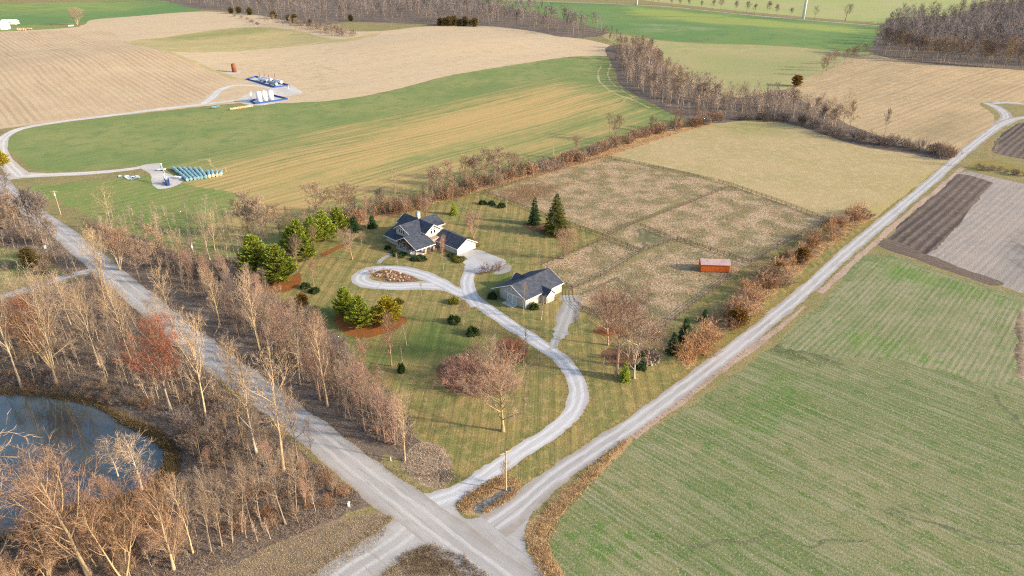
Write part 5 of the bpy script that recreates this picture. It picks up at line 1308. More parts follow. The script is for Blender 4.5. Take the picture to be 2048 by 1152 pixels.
sp = scatter_px([(-60, 600), (20, 620), (110, 590), (190, 562), (330, 680), (440, 780), (450, 830), (380, 850), (340, 830), (250, 790), (150, 765), (20, 770), (-80, 770)], 150, 2.2, avoid=[(ROAD_C, 5.5)])
merged_trees('young_wood', sp, RNG.uniform(4, 10, len(sp)), 'grey', 'tan', 'tangle of thin young trees in the wood above the pond', 'thicket', 305, .055, 240, .24)
sp = scatter_px([(380, 880), (450, 860), (520, 880), (600, 930), (690, 1000), (560, 1075), (430, 1120), (330, 1140), (200, 1170), (-40, 1190), (-40, 1090), (60, 1085), (200, 1050), (330, 1020), (390, 960)], 120, 2.2, avoid=[(ROAD_C, 6)])
merged_trees('young_wood', sp, RNG.uniform(2.5, 6, len(sp)), 'grey', 'tan', 'tangle of thin young trees between pond and meadow corner', 'thicket', 306, .045, 240, .28)
sp = scatter_px([(200, 440), (330, 500), (430, 530), (520, 565), (600, 640), (700, 720), (770, 800), (815, 880), (790, 905), (700, 850), (600, 775), (480, 680), (330, 560), (200, 480)], 260, 1.9, avoid=[(ROAD_C, 5.5)])
merged_trees('young_hedge', sp, RNG.uniform(3, 8.5, len(sp)), 'grey', 'tan', 'dense thin saplings filling the roadside hedge', 'thicket', 307, .05, 240, .26)
sp = scatter_px([(-60, 395), (30, 395), (120, 465), (190, 530), (150, 545), (60, 500), (-60, 500)], 70, 3.5, avoid=[(ROAD_C, 6)])
merged_trees('young_wood', sp, RNG.uniform(3, 8, len(sp)), 'grey', 'grey', 'thin young trees at the upper road bend', 'thicket', 308, .08, 260, .3)
sp = scatter_px([(190, 455), (260, 425), (380, 425), (480, 440), (560, 470), (470, 520), (430, 528), (330, 500), (220, 475)], 120, 2.6, avoid=[(ROAD_C, 6)])
merged_trees('young_wood', sp, RNG.uniform(4, 9, len(sp)), 'grey', 'grey', 'wispy grey scrub trees between upper road and wheat', 'thicket', 312, .06, 220, .32)
sp = [q for q in along_px([(470, 495), (560, 468), (640, 448), (720, 436), (800, 415), (900, 392), (1000, 362), (1060, 345)], 190, 7)]
merged_trees('field_thicket', sp, RNG.uniform(4, 9, len(sp)), 'grey', 'tan', 'grey thin saplings filling the field hedge', 'thicket', 309, .09, 260, .32)

def blades(name, XY, h, spread, k, width, mat, label, cat, seed, lean=.5):
    """k upright blades or stalks round each spot."""
    rng = np.random.default_rng(seed); XY = np.repeat(np.asarray(XY), k, 0); n = len(XY)
    b = XY + rng.normal(0, spread, (n, 2))
    D = np.column_stack([rng.normal(0, lean, (n, 2)), np.ones(n)]); D /= np.linalg.norm(D, axis=1)[:, None]
    V, F = twig_tris(np.column_stack([b, terrain(b[:, 0], b[:, 1]) - .03]), D, rng.uniform(.5, 1.1, n) * h, np.full(n, width) * rng.uniform(.6, 1.3, n), rng)
    me = mesh_np(name, V, F, mat)
    me.attributes.new('tone', 'FLOAT', 'POINT').data.foreach_set('value', np.repeat(rng.uniform(-.4, .45, n), 3).astype(np.float32))
    return tag(link(name, me), label, cat, kind='stuff')

def fill_px(poly, n, world_poly=None, hole=None):
    Q = pts(poly) if world_poly is None else world_poly
    lo, hi = Q.min(0), Q.max(0); out = np.empty((0, 2))
    while len(out) < n:
        c = RNG.uniform(lo, hi, (n * 2, 2)); m = inside(Q, c[:, 0], c[:, 1])
        if hole is not None: m &= ~inside(hole, c[:, 0], c[:, 1])
        out = np.concatenate([out, c[m]])
    return out[:n]

POND_S = smooth_line(POND, True, 1.0)
ctr = POND.mean(0)
rim = fill_px(None, 4200, ctr + (POND_S - ctr) * 1.06 + np.array([.6, -.2]), ctr + (POND_S - ctr) * .985)
blades('reeds', rim, 1.0, .25, 9, .07, wood_mat('dead_reeds', (.20, .145, .07), (.14, .105, .055)), 'brown dead reeds standing round the pond edge', 'reeds', 401)
rim = fill_px([(240, 830), (320, 862), (350, 900), (352, 945), (325, 985), (290, 1005), (300, 970), (330, 930), (330, 900), (295, 870), (235, 842)], 1500)
blades('cattails', rim, 1.5, .25, 9, .07, wood_mat('cattail_straw', (.25, .185, .09), (.17, .125, .065)), 'matted brown cattails at the right end of the pond', 'reeds', 402, .7)
und = np.concatenate([fill_px([(-60, 600), (100, 590), (190, 560), (330, 675), (430, 765), (600, 895), (730, 1010), (560, 1085), (400, 1160), (-60, 1250), (-60, 1100), (100, 1075), (300, 1020), (370, 940), (330, 850), (200, 790), (-60, 770)], 5200),
                      fill_px([(150, 430), (330, 500), (520, 520), (560, 610), (700, 710), (830, 880), (800, 905), (640, 800), (440, 640), (250, 505)], 2600),
                      fill_px([(-60, 400), (40, 410), (170, 540), (-60, 560)], 900)])
blades('undergrowth', und, 1.2, .6, 22, .045, wood_mat('brown_undergrowth', (.31, .225, .155), (.20, .15, .11)), 'tangled brown undergrowth below the bare trees', 'undergrowth', 403, 1.0)
dry = np.concatenate([fill_px([(1357, 712), (1400, 668), (1450, 620), (1480, 575), (1600, 490), (1735, 425), (1745, 432), (1610, 535), (1450, 668), (1375, 742)], 1500),
                      fill_px([(1048, 1075), (1085, 1020), (1190, 925), (1260, 874), (1240, 900), (1118, 1040), (1098, 1095), (1150, 1200), (1075, 1152)], 620),
                      fill_px([(918, 1012), (930, 990), (1005, 950), (1042, 962), (1000, 975), (950, 1010), (930, 1028)], 420), fill_px([(1020, 985), (1042, 968), (1030, 990), (975, 1025), (965, 1022)], 150)])
blades('dry_grass', dry, .75, .35, 14, .06, wood_mat('straw_blades', (.56, .40, .23), (.42, .29, .165)), 'tawny dry grass standing in the lane ditches', 'grass', 404, .6)
blades('dry_grass', fill_px([(600, 478), (800, 420), (1000, 362), (1200, 302), (1440, 240), (1260, 298), (1100, 345), (930, 390), (740, 445)], 900), .9, .6, 12, .08, wood_mat('rust_blades', (.54, .29, .14), (.42, .23, .12)), 'rusty dry grass under the field hedge', 'grass', 405, .6)
blades('brush', fill_px([(806, 918), (840, 885), (880, 895), (910, 955), (880, 978), (810, 945)], 420), .7, .4, 14, .06, wood_mat('dead_brush_stalks', (.58, .45, .33), (.44, .34, .25)), 'pale dead brush tangled at the lawn corner', 'brush', 406, 1.2)
tuf = np.concatenate([fill_px([(1145, 580), (1350, 480), (1500, 528), (1310, 668), (1150, 610)], 3200), fill_px([(1084, 530), (1216, 478), (1280, 502), (1150, 574)], 1100),
                      fill_px([(1280, 452), (1465, 372), (1659, 442), (1500, 527), (1340, 478)], 3800), fill_px([(970, 386), (1214, 315), (1428, 362), (1264, 450), (1218, 472)], 4600)])
tx, ty = tuf[:, 0], tuf[:, 1]
patch = np.sin(tx * .19 + 1.3 * np.sin(ty * .11)) + np.sin(ty * .23 + 1.7 * np.sin(tx * .13)) + .8 * np.sin(tx * .5 + ty * .37)
tuf = tuf[patch + RNG.normal(0, .6, len(tuf)) > -.3]
blades('pasture_tufts', tuf, .32, .16, 7, .10, wood_mat('bleached_tufts', (.47, .35, .22), (.33, .26, .14)), 'bleached grass tufts all over the paddocks', 'grass', 407, .8)
mea = np.concatenate([fill_px([(420, 1150), (560, 1088), (720, 1030), (785, 1030), (760, 1085), (640, 1160), (500, 1230)], 2200), fill_px([(740, 1170), (810, 1098), (870, 1085), (985, 1155), (1000, 1190)], 1300)])
blades('meadow_tufts', mea, .35, .25, 8, .06, wood_mat('meadow_straw', (.37, .28, .16), (.26, .215, .115)), 'short brown grass tufts in the crossroads corners', 'grass', 408, .9)
blades('ditch_brush', fill_px([(790, 1115), (860, 1090), (930, 1112), (990, 1160), (900, 1150), (820, 1150)], 300), .7, .3, 16, .05, wood_mat('dark_ditch_stalks', (.13, .095, .07), (.22, .15, .09)), 'dark weedy stalks at the bottom of the crossroads', 'brush', 409, .9)

def fringe(px, side, n):
    """Spots scattered along a surveyed edge line."""
    Q = pts(px); C = smooth_line(Q, False, 1.0)
    d = np.gradient(C, axis=0); L = np.hypot(d[:, 0], d[:, 1])[:, None] + 1e-9; nr = np.stack([-d[:, 1], d[:, 0]], -1) / L
    i = RNG.integers(0, len(C), n)
    return C[i] + nr[i] * (side + RNG.normal(0, .3, n))[:, None]
def fringes(C, half, n):
    d = np.gradient(C, axis=0); L = np.hypot(d[:, 0], d[:, 1])[:, None] + 1e-9; nr = np.stack([-d[:, 1], d[:, 0]], -1) / L
    i = RNG.integers(0, len(C), n); s = RNG.choice([-1, 1], n)
    return C[i] + nr[i] * (s * (half + np.abs(RNG.normal(.1, .5, n))))[:, None]
def on_road(XY):
    m = np.zeros(len(XY), bool)
    for reg in REG:
        if reg[4] in ('road', 'apron', 'lane', 'driveway', 'track', 'path'):
            m |= inside(reg[1], XY[:, 0], XY[:, 1])
    return m
fr = np.concatenate([fringes(ROAD_C, 4.1, 3000), fringes(SIDE_C, 4.6, 500)]); fr = fr[~on_road(fr)]
blades('roadside_grass', fr, .45, .25, 9, .05, wood_mat('roadside_straw', (.36, .275, .16), (.25, .20, .12)), 'short dead grass along the dirt road', 'grass', 410, .8)
fr = np.concatenate([fringes(LANE_C, 2.45, 3200), fringes(DRIVE_C, 2.35, 1800)]); fr = fr[~on_road(fr)]
blades('edge_grass', fr, .22, .2, 8, .045, wood_mat('edge_grass_blades', (.30, .24, .09), (.21, .20, .07)), 'short grass along the lane and driveway', 'grass', 411, .8)

# ------------------------------------------------------------------ building materials
MT = {
    'siding': plain('cream_siding', (.50, .46, .39), .7, .07, 2.0),
    'gar_siding': plain('white_siding', (.56, .50, .40), .7, .05, 2.0),
    'barn_siding': plain('grey_siding', (.40, .38, .335), .75, .07, 2.0),
    'trim': plain('white_trim', (.80, .78, .74), .6, .04, 1.0),
    'glass': plain('window_glass', (.02, .025, .03), .08, .1, 1.0, .8),
    'timber': plain('dark_timber', (.10, .045, .025), .7, .2, .5),
    'door_red': plain('red_door', (.32, .05, .025), .5, .1, .5),
    'concrete': plain('concrete', (.46, .44, .41), .9, .1, 1.5),
    'fence': plain('dark_fence_wood', (.10, .07, .05), .9, .25, .5),
    'cedar': plain('new_pole_wood', (.50, .34, .19), .85, .15, .6),
    'white': plain('white_paint', (.74, .74, .73), .5, .04, 1.0),
    'blue': plain('blue_steel', (.012, .06, .25), .5, .15, 1.0),
    'rust': plain('rusty_steel', (.24, .085, .04), .85, .3, 1.2),
    'steel': plain('grey_steel', (.30, .33, .37), .5, .15, .8),
    'dark': plain('dark_steel', (.05, .06, .08), .5, .15, .8),
    'teal': plain('teal_wrap', (.17, .31, .34), .4, .35, .7, .5),
    'palewrap': plain('pale_wrap', (.42, .55, .56), .35, .15, .5, .5),
    'straw': plain('straw_bale', (.62, .42, .22), .95, .2, .3),
    'redwood': plain('red_boards', (.56, .115, .02), .8, .12, .8),
    'pinkroof': plain('faded_metal_roof', (.42, .29, .28), .5, .12, 1.5),
    'pedestal': plain('pale_green_plastic', (.55, .68, .58), .5, .05, .5),
    'porcelain': plain('porcelain', (.25, .2, .17), .3, .1, .2),
}
def shingle_mat():
    t = NT('roof_shingles', .85, .25)
    f = t.noise(1.4, 4, .65); g = t.noise(.35, 2, .6)
    c = t.mix(t.step(f, .3, .7), (.032, .043, .065), (.075, .08, .095))  # blue of the shaded slopes is mixed into the shingle colour
    c = t.mix(1.0, c, t.mix(g, (.75,) * 3, (1.25,) * 3), 'MULTIPLY')
    t.col(c); t.bump(g, .25, .05)
    return t.m
MT['roof'] = shingle_mat()
def stone_mat():
    t = NT('field_stone', .9, .2)
    f = t.vor(.35); g = t.noise(.5, 3, .6)
    c = t.mix(t.step(g, .3, .7), (.28, .20, .135), (.45, .36, .27))
    c = t.mix(t.step(f, .0, .35, 1, 0), c, (.50, .40, .30))
    t.col(c); t.bump(f, .4, .1)
    return t.m
MT['stone'] = stone_mat()

def window(parent, axis, at_, u0, u1, z0, z1, out, bars=0):
    """A framed window on a wall: axis 'x' -> the wall lies at x=at_ and u runs along y."""
    d = .05 * out
    def bx(mb, a0, a1, b0, b1, t0, t1):
        lo, hi = min(t0, t1), max(t0, t1)
        return mb.box(lo, hi, a0, a1, b0, b1) if axis == 'x' else mb.box(a0, a1, lo, hi, b0, b1)
    f = MB(); w = .09
    for q in ((u0 - w, u1 + w, z0 - w, z0), (u0 - w, u1 + w, z1, z1 + w), (u0 - w, u0, z0, z1), (u1, u1 + w, z0, z1)):
        bx(f, *q, at_ - d * .2, at_ + d)
    fo = f.obj('window', MT['trim'], parent)
    g = MB(); bx(g, u0, u1, z0, z1, at_ - d * .2, at_ + d * .4); g.obj('pane', MT['glass'], fo)
    return fo

# ------------------------------------------------------------------ the house (local x along the garage side wall, y back into the plot)
G0 = (-19.31, 226.72)
hs = empty('house', (G0[0], G0[1], zat(*G0)), R(-45), 'cream house with crossing dark gabled roofs, stone porch piers and white chimney', 'house')
sidw = MB().wallprism([(-10.1, 0), (-10.1, 2.75), (-4, 5.3), (4, 5.3), (8, 3.6), (8, 0)], 'x', -28.2, -17.0).obj('wall', MT['siding'], hs)
MB().wallprism([(-3.3, 2.6), (-3.3, 5.7), (0, 7.8), (3.3, 5.7), (3.3, 2.6)], 'x', -29.3, -13.2).obj('upper_wall', MT['gar_siding'], hs)
MB().wallprism([(-24.3, 2.4), (-24.3, 5.85), (-21, 7.8), (-16.4, 5.8), (-16.4, 2.4)], 'y', -8.2, 7.1).obj('upper_wall', MT['siding'], hs)
MB().box(-17.2, -10.8, -7.5, 3.2, 0, 3.45).obj('stone_wall', MT['stone'], hs)
MB().box(-12.6, -9.25, .35, 8.2, 0, 2.7).obj('link_wall', MT['stone'], hs)
roof = MB()
pB = lambda x: 8 - .432 * (x + 21)
roof.slab([(x, y, pB(x)) for x, y in ((-21, 0), (-21, -8.9), (-15.6, -8.9), (-15.3, -11.5), (-8.5, -11.5), (-8.5, -2.8), (-13.0, -2.8), (-13.2, -3.5), (-15.05, -3.9))], .16)
roof.slab([(-21, -8.9, 8), (-21, 0, 8), (-24.9, -3.55, 5.66), (-24.9, -8.9, 5.66)], .16)
roof.slab([(-29.9, 0, 8), (-29.9, -4, 5.36), (-25.4, -4, 5.36), (-21, 0, 8)], .16)
roof.slab([(-29.9, 0, 8), (-21, 0, 8), (-25.4, 4, 5.36), (-29.9, 4, 5.36)], .16)
roof.slab([(-21, 0, 8), (-15.05, -3.9, 5.43), (-12.6, -3.9, 5.43), (-12.6, 0, 8)], .16)
roof.slab([(-21, 0, 8), (-12.6, 0, 8), (-12.6, 3.9, 5.43), (-15.05, 3.9, 5.43)], .16)
roof.slab([(-21, 0, 8), (-15.4, 3.67, 5.58), (-15.4, 7.7, 5.58), (-21, 7.7, 8)], .16)
roof.slab([(-21, 7.7, 8), (-24.9, 7.7, 5.66), (-24.9, 3.55, 5.66), (-21, 0, 8)], .16)
roof.slab([(x, y, 2.5 + .43 * (y + 10.9)) for x, y in ((-28.8, -10.9), (-20, -10.9), (-20, -9.5), (-17, -8), (-17, -3.9), (-28.8, -3.9))], .14)
roof.slab([(-28.8, 8.6, 3.45), (-28.8, 3.9, 5.45), (-17, 3.9, 5.45), (-17, 8.6, 3.45)][::-1], .14)
roof.slab([(-15.3, -11.5, 5.54), (-15.3, -3.9, 5.54), (-20, -9.5, 3.1), (-20, -11.5, 3.1)], .14)
roof.slab([(-13.1, -1.0, 2.55), (-9.3, -1.0, 2.55), (-9.3, 4.5, 4.95), (-13.1, 4.5, 4.95)], .14)
roof.slab([(-13.1, 4.5, 4.95), (-9.3, 4.5, 4.95), (-9.3, 9.2, 2.7), (-13.1, 9.2, 2.7)], .14)
roof.obj('roof', MT['roof'], hs)
def rake(mb, p, q, n, w=.24, t=.07):
    """A fascia board from p to q; n = outward direction of its face."""
    p, q, n = Vector(p), Vector(q), Vector(n)
    u = Vector((0, 0, 1)); d = (q - p)
    mb.add([p + n * .01 + u * .03, q + n * .01 + u * .03, q + n * .01 - u * w, p + n * .01 - u * w, p + n * t + u * .03, q + n * t + u * .03, q + n * t - u * w, p + n * t - u * w],
           [(0, 1, 2, 3), (7, 6, 5, 4), (0, 4, 5, 1), (1, 5, 6, 2), (2, 6, 7, 3), (3, 7, 4, 0)])
S, N_, E_, W_ = (0, -1, 0), (0, 1, 0), (1, 0, 0), (-1, 0, 0)
for p, q, n in (((-21, -8.9, 8), (-15.6, -8.9, 5.67), S), ((-21, -8.9, 8), (-24.9, -8.9, 5.66), S), ((-15.3, -11.5, 5.54), (-8.5, -11.5, 2.6), S), ((-15.3, -11.5, 5.54), (-20, -11.5, 3.1), S),
                ((-12.6, 0, 8), (-12.6, -3.9, 5.43), E_), ((-12.6, 0, 8), (-12.6, 3.9, 5.43), E_), ((-8.5, -11.5, 2.6), (-8.5, -2.8, 2.6), E_), ((-28.8, -10.9, 2.5), (-20, -10.9, 2.5), S),
                ((-29.9, -4, 5.36), (-25.4, -4, 5.36), S), ((-15.05, -3.9, 5.43), (-12.6, -3.9, 5.43), S), ((-13.1, -1, 2.55), (-9.3, -1, 2.55), S), ((-29.9, 0, 8), (-29.9, -4, 5.36), W_), ((-15.4, 3.67, 5.58), (-15.4, 7.7, 5.58), E_)):
    m = MB(); rake(m, p, q, n); m.obj('fascia', MT['trim'], hs)
for x in (-22.05, -20.95, -19.85): window(hs, 'y', -8.2, x - .36, x + .36, 4.55, 5.85, -1)
window(hs, 'y', -8.2, -21.3, -20.6, 6.2, 6.7, -1)
for y in (-.75, .75):
    window(hs, 'x', -13.2, y - .38, y + .38, 4.5, 5.7, 1)
    window(hs, 'x', -13.2, y - .38, y + .38, 6.05, 6.5, 1)
for x in (-26.6, -25.3, -24.0): window(hs, 'y', -10.1, x - .38, x + .38, 1.55, 2.3, -1)
window(hs, 'y', -7.5, -13.6, -12.2, 1.1, 2.5, -1); window(hs, 'x', -10.8, -6.6, -5.2, 1.0, 2.3, 1); window(hs, 'x', -10.8, -4.3, -3.4, 1.0, 2.3, 1)
dr = MB().box(-16.3, -15.2, -7.58, -7.5, .45, 2.6).obj('door', MT['door_red'], hs); MB().box(-15.4, -15.3, -7.66, -7.585, 1.4, 1.5).obj('handle', MT['steel'], dr)
ch = MB().box(-23.8, -22.5, .6, 1.8, 6.2, 9.7).obj('chimney', MT['gar_siding'], hs); MB().box(-23.95, -22.35, .45, 1.95, 9.7, 9.85).box(-23.5, -22.8, .9, 1.5, 9.85, 10.1).obj('cap', MT['steel'], ch)
MB().box(-20.2, -8.7, -11.8, -7.5, 0, .45).box(-20.9, -20.2, -11.2, -9.4, 0, .22).obj('porch_floor', MT['concrete'], hs)
for x, y in ((-19.3, -11.2), (-15.9, -11.2), (-12.4, -11.2), (-9.1, -11.2), (-9.1, -7.2), (-9.1, -3.4)):
    pr = MB().add([(x - .6, y - .6, 0), (x + .6, y - .6, 0), (x + .6, y + .6, 0), (x - .6, y + .6, 0), (x - .36, y - .36, 1.45), (x + .36, y - .36, 1.45), (x + .36, y + .36, 1.45), (x - .36, y + .36, 1.45)],
             [(3, 2, 1, 0), (4, 5, 6, 7), (0, 1, 5, 4), (1, 2, 6, 5), (2, 3, 7, 6), (3, 0, 4, 7)]).obj('stone_pier', MT['stone'], hs)
    MB().box(x - .43, x + .43, y - .43, y + .43, 1.45, 1.56).obj('cap', MT['concrete'], pr)
    top = min(pB(x) - .25, 3.0) if x > -19 else 2.95
    MB().box(x - .14, x + .14, y - .14, y + .14, 1.56, top).obj('timber_post', MT['timber'], hs)
MB().box(-19.6, -10.2, -11.3, -11.1, 2.75, 3.0).obj('timber_beam', MT['timber'], hs)
MB().box(-15.42, -15.18, -11.3, -11.1, 3.0, 5.3).obj('timber_post', MT['timber'], hs)
MB().tube((-18, -11.2, 3.0), (-15.3, -11.2, 4.5), .1, n=6).tube((-12.4, -11.2, 3.0), (-15.3, -11.2, 4.5), .1, n=6).obj('timber_brace', MT['timber'], hs)
ch2 = empty('porch_chair', (0, 0, 0), 0, 'red chair standing on the stone porch of the house', 'chair')
cx, cy = G0[0] + (-17.6 * .7071 + -9.6 * .7071), G0[1] + (17.6 * .7071 + -9.6 * .7071)
ch2.location = (cx, cy, .45); ch2.rotation_euler = (0, 0, R(-45))
MB().box(-.4, .4, -.4, .4, .4, .5).obj('seat', MT['door_red'], ch2); MB().box(-.4, .4, .34, .42, .5, 1.2).obj('backrest', MT['door_red'], ch2)
for sx in (-.35, .35):
    for sy in (-.35, .35): MB().box(sx - .04, sx + .04, sy - .04, sy + .04, 0, .4).obj('leg', MT['timber'], ch2)

# garage: attached wing of the same house
MB().wallprism([(0, 0), (0, 2.45), (4.4, 4.8), (8.7, 2.45), (8.7, 0)], 'x', -9.2, 0).obj('garage_wall', MT['gar_siding'], hs)
MB().slab([(-9.5, -.45, 2.35), (.5, -.45, 2.35), (.5, 4.4, 5.0), (-9.5, 4.4, 5.0)], .15).slab([(-9.5, 4.4, 5.0), (.5, 4.4, 5.0), (.5, 9.2, 2.35), (-9.5, 9.2, 2.35)], .15).obj('garage_roof', MT['roof'], hs)
for p, q, n in (((.5, 4.4, 5), (.5, -.45, 2.35), E_), ((.5, 4.4, 5), (.5, 9.2, 2.35), E_), ((-9.5, -.45, 2.35), (.5, -.45, 2.35), S)):
    m = MB(); rake(m, p, q, n); m.obj('fascia', MT['trim'], hs)
for y0, y1 in ((.7, 3.9), (4.7, 7.9)):
    gd = MB().box(-.02, .04, y0, y1, .02, 2.15).obj('garage_door', MT['trim'], hs)
    for k in range(4): MB().box(.045, .07, y0 + .08, y1 - .08, .1 + k * .52, .55 + k * .52).obj('panel', MT['gar_siding'], gd)
for x in (-5.6, -4.7, -3.8): window(hs, 'y', 0, x - .3, x + .3, 1.45, 2.05, -1)

# ------------------------------------------------------------------ the grey barn
B0 = (4.08, 186.36)
bn = empty('barn', (B0[0], B0[1], zat(*B0)), R(45), 'grey-cream barn with dark gabled roof, cross-braced white doors and lean-to', 'barn')
MB().wallprism([(0, 0), (0, 3.2), (5.8, 6.0), (11.2, 3.45), (11.2, 0)], 'x', 0, 16.4).obj('wall', MT['barn_siding'], bn)
MB().wallprism([(6.9, 0), (6.9, 2.65), (8.85, 4.0), (10.8, 2.65), (10.8, 0)], 'y', -2.2, 1.4).obj('wing_wall', MT['barn_siding'], bn)
MB().wallprism([(6.95, 2.2), (6.95, 3.4), (8.85, 4.8), (10.75, 3.4), (10.75, 2.2)], 'y', 11.25, 12.4).obj('dormer_wall', MT['barn_siding'], bn)
MB().slab([(-.5, -.5, 3.13), (16.9, -.5, 3.13), (16.9, 5.8, 6.2), (-.5, 5.8, 6.2)], .15).slab([(-.5, 5.8, 6.2), (16.9, 5.8, 6.2), (16.9, 14.6, 2.06), (-.5, 14.6, 2.06)], .15).obj('roof', MT['roof'], bn)
MB().slab([(6.5, -2.65, 2.62), (8.85, -2.65, 4.26), (8.85, 1.9, 4.26), (6.5, .1, 2.62)], .13).slab([(8.85, -2.65, 4.26), (11.2, -2.65, 2.62), (11.2, .1, 2.62), (8.85, 1.9, 4.26)], .13).obj('wing_roof', MT['roof'], bn)
MB().slab([(8.85, 8.3, 5.05), (8.85, 12.9, 5.05), (6.6, 12.9, 3.4), (6.6, 11.6, 3.4)], .13).slab([(8.85, 8.3, 5.05), (11.1, 11.6, 3.4), (11.1, 12.9, 3.4), (8.85, 12.9, 5.05)], .13).obj('dormer_roof', MT['roof'], bn)
for p, q, n in (((-.5, 5.8, 6.2), (-.5, -.5, 3.13), W_), ((-.5, 5.8, 6.2), (-.5, 14.6, 2.06), W_), ((-.5, -.5, 3.13), (6.4, -.5, 3.13), S), ((11.3, -.5, 3.13), (16.9, -.5, 3.13), S),
                ((8.85, -2.65, 4.26), (6.5, -2.65, 2.62), S), ((8.85, -2.65, 4.26), (11.2, -2.65, 2.62), S), ((8.85, 12.9, 5.05), (6.6, 12.9, 3.4), N_), ((8.85, 12.9, 5.05), (11.1, 12.9, 3.4), N_), ((16.9, 5.8, 6.2), (16.9, -.5, 3.13), E_), ((16.9, 5.8, 6.2), (16.9, 14.6, 2.06), E_)):
    m = MB(); rake(m, p, q, n, .22); m.obj('fascia', MT['trim'], bn)
for x in (.15, 5.5, 10.9, 16.2): MB().box(x - .1, x + .1, 14.1, 14.3, 0, 2.1).obj('post', MT['trim'], bn)
MB().box(0, 16.3, 14.12, 14.28, 1.9, 2.08).obj('beam', MT['trim'], bn)
for y0 in (3.5, 5.58):
    y1 = y0 + 2.08
    lf = MB().box(-.06, -.01, y0, y1, .08, 2.85).obj('barn_door', MT['barn_siding'], bn)
    fr = MB()
    for q in ((y0, y1, .08, .24), (y0, y1, 2.69, 2.85), (y0, y0 + .15, .24, 2.69), (y1 - .15, y1, .24, 2.69)): fr.box(-.11, -.062, *q)
    fr.obj('door_frame', MT['white'], lf)
    for p, q in (((y0 + .15, .24), (y1 - .15, 2.69)), ((y1 - .15, .24), (y0 + .15, 2.69))):
        MB().tube((-.085 + (.005 if q[0] > p[0] else -.005), p[0], p[1]), (-.085 + (.005 if q[0] > p[0] else -.005), q[0], q[1]), .07, n=4).obj('brace', MT['white'], lf)
MB().box(-.16, -.01, 1.6, 9.4, 2.92, 3.12).obj('door_track', MT['white'], bn)
MB().tube((-.08, 5.9, 4.6), (0, 5.9, 4.6), .22, n=12).obj('gable_light', MT['white'], bn)
MB().box(9.5, 10.45, -2.25, -2.2, .05, 2.15).obj('side_door', MT['white'], bn)
MB().box(-2.4, -.02, 3.2, 8.0, 0, .06).obj('door_slab', MT['concrete'], bn)
MB().box(16.38, 16.46, .1, .35, 0, 3.1).box(-.05, .0, -.04, .2, 0, 3.1).obj('corner_board', MT['trim'], bn)

# ------------------------------------------------------------------ red shed in the paddock
s0 = (63.25, 212.6)
sh = empty('run_in_shed', (s0[0], s0[1], zat(*s0)), R(-4), 'long red board shed with faded pink metal roof in the paddock', 'shed')
SL, SD = 9.5, 4.6
MB().wallprism([(.1, 0), (.1, 2.75), (2.3, 3.75), (SD, 2.75), (SD, 0)], 'x', .1, SL - .1).obj('wall', MT['redwood'], sh)
for k in range(19):
    MB().box(.12 + k * .4895, .12 + k * .4895 + .46, .04, .098, .05, 2.7).obj('board', MT['redwood'], sh)
MB().slab([(-.2, -.25, 2.75), (SL + .2, -.25, 2.75), (SL + .2, 2.3, 3.95), (-.2, 2.3, 3.95)], .08).slab([(-.2, 2.3, 3.95), (SL + .2, 2.3, 3.95), (SL + .2, SD + .3, 2.75), (-.2, SD + .3, 2.75)], .08).obj('roof', MT['pinkroof'], sh)
MB().box(-.1, SL + .1, .02, .06, -.02, .18).obj('base_board', MT['timber'], sh)

# ------------------------------------------------------------------ fences: posts and rails, one by one
POST = MB().box(-.065, .065, -.065, .065, -.2, 1.42).data('post', MT['fence'])
RAIL = {}
def fence(px, label, spacing=2.7):
    Pw = pts(px); s = np.concatenate([[0], np.cumsum(np.hypot(*np.diff(Pw, axis=0).T))])
    n = max(2, int(round(s[-1] / spacing)))
    t = np.linspace(0, s[-1], n + 1)
    X, Y = np.interp(t, s, Pw[:, 0]), np.interp(t, s, Pw[:, 1]); Z = terrain(X, Y)
    root = empty('fence', (X[0], Y[0], Z[0]), 0, label, 'fence', 'dark paddock fences')
    for i in range(n + 1):
        o = link('post', POST, root); o.location = (X[i] - X[0], Y[i] - Y[0], Z[i] - Z[0]); o.rotation_euler = (RNG.normal(0, .02), RNG.normal(0, .02), math.atan2(Y[min(i + 1, n)] - Y[max(i - 1, 0)], X[min(i + 1, n)] - X[max(i - 1, 0)]))
    for i in range(n):
        L = math.hypot(X[i + 1] - X[i], Y[i + 1] - Y[i])
        key = round(L, 1)
        if key not in RAIL: RAIL[key] = MB().box(0, key + .03, -.02, .02, -.055, .055).data('rail', MT['fence'])
        a = math.atan2(Y[i + 1] - Y[i], X[i + 1] - X[i])
        off = Vector((-math.sin(a), math.cos(a), 0)) * .1
        for h in (.42, .82, 1.24):
            o = link('rail', RAIL[key], root)
            o.location = Vector((X[i] - X[0], Y[i] - Y[0], Z[i] - Z[0] + h + RNG.normal(0, .012))) + off
            o.rotation_euler = (0, -math.atan2(Z[i + 1] - Z[i], L) + RNG.normal(0, .005), a)
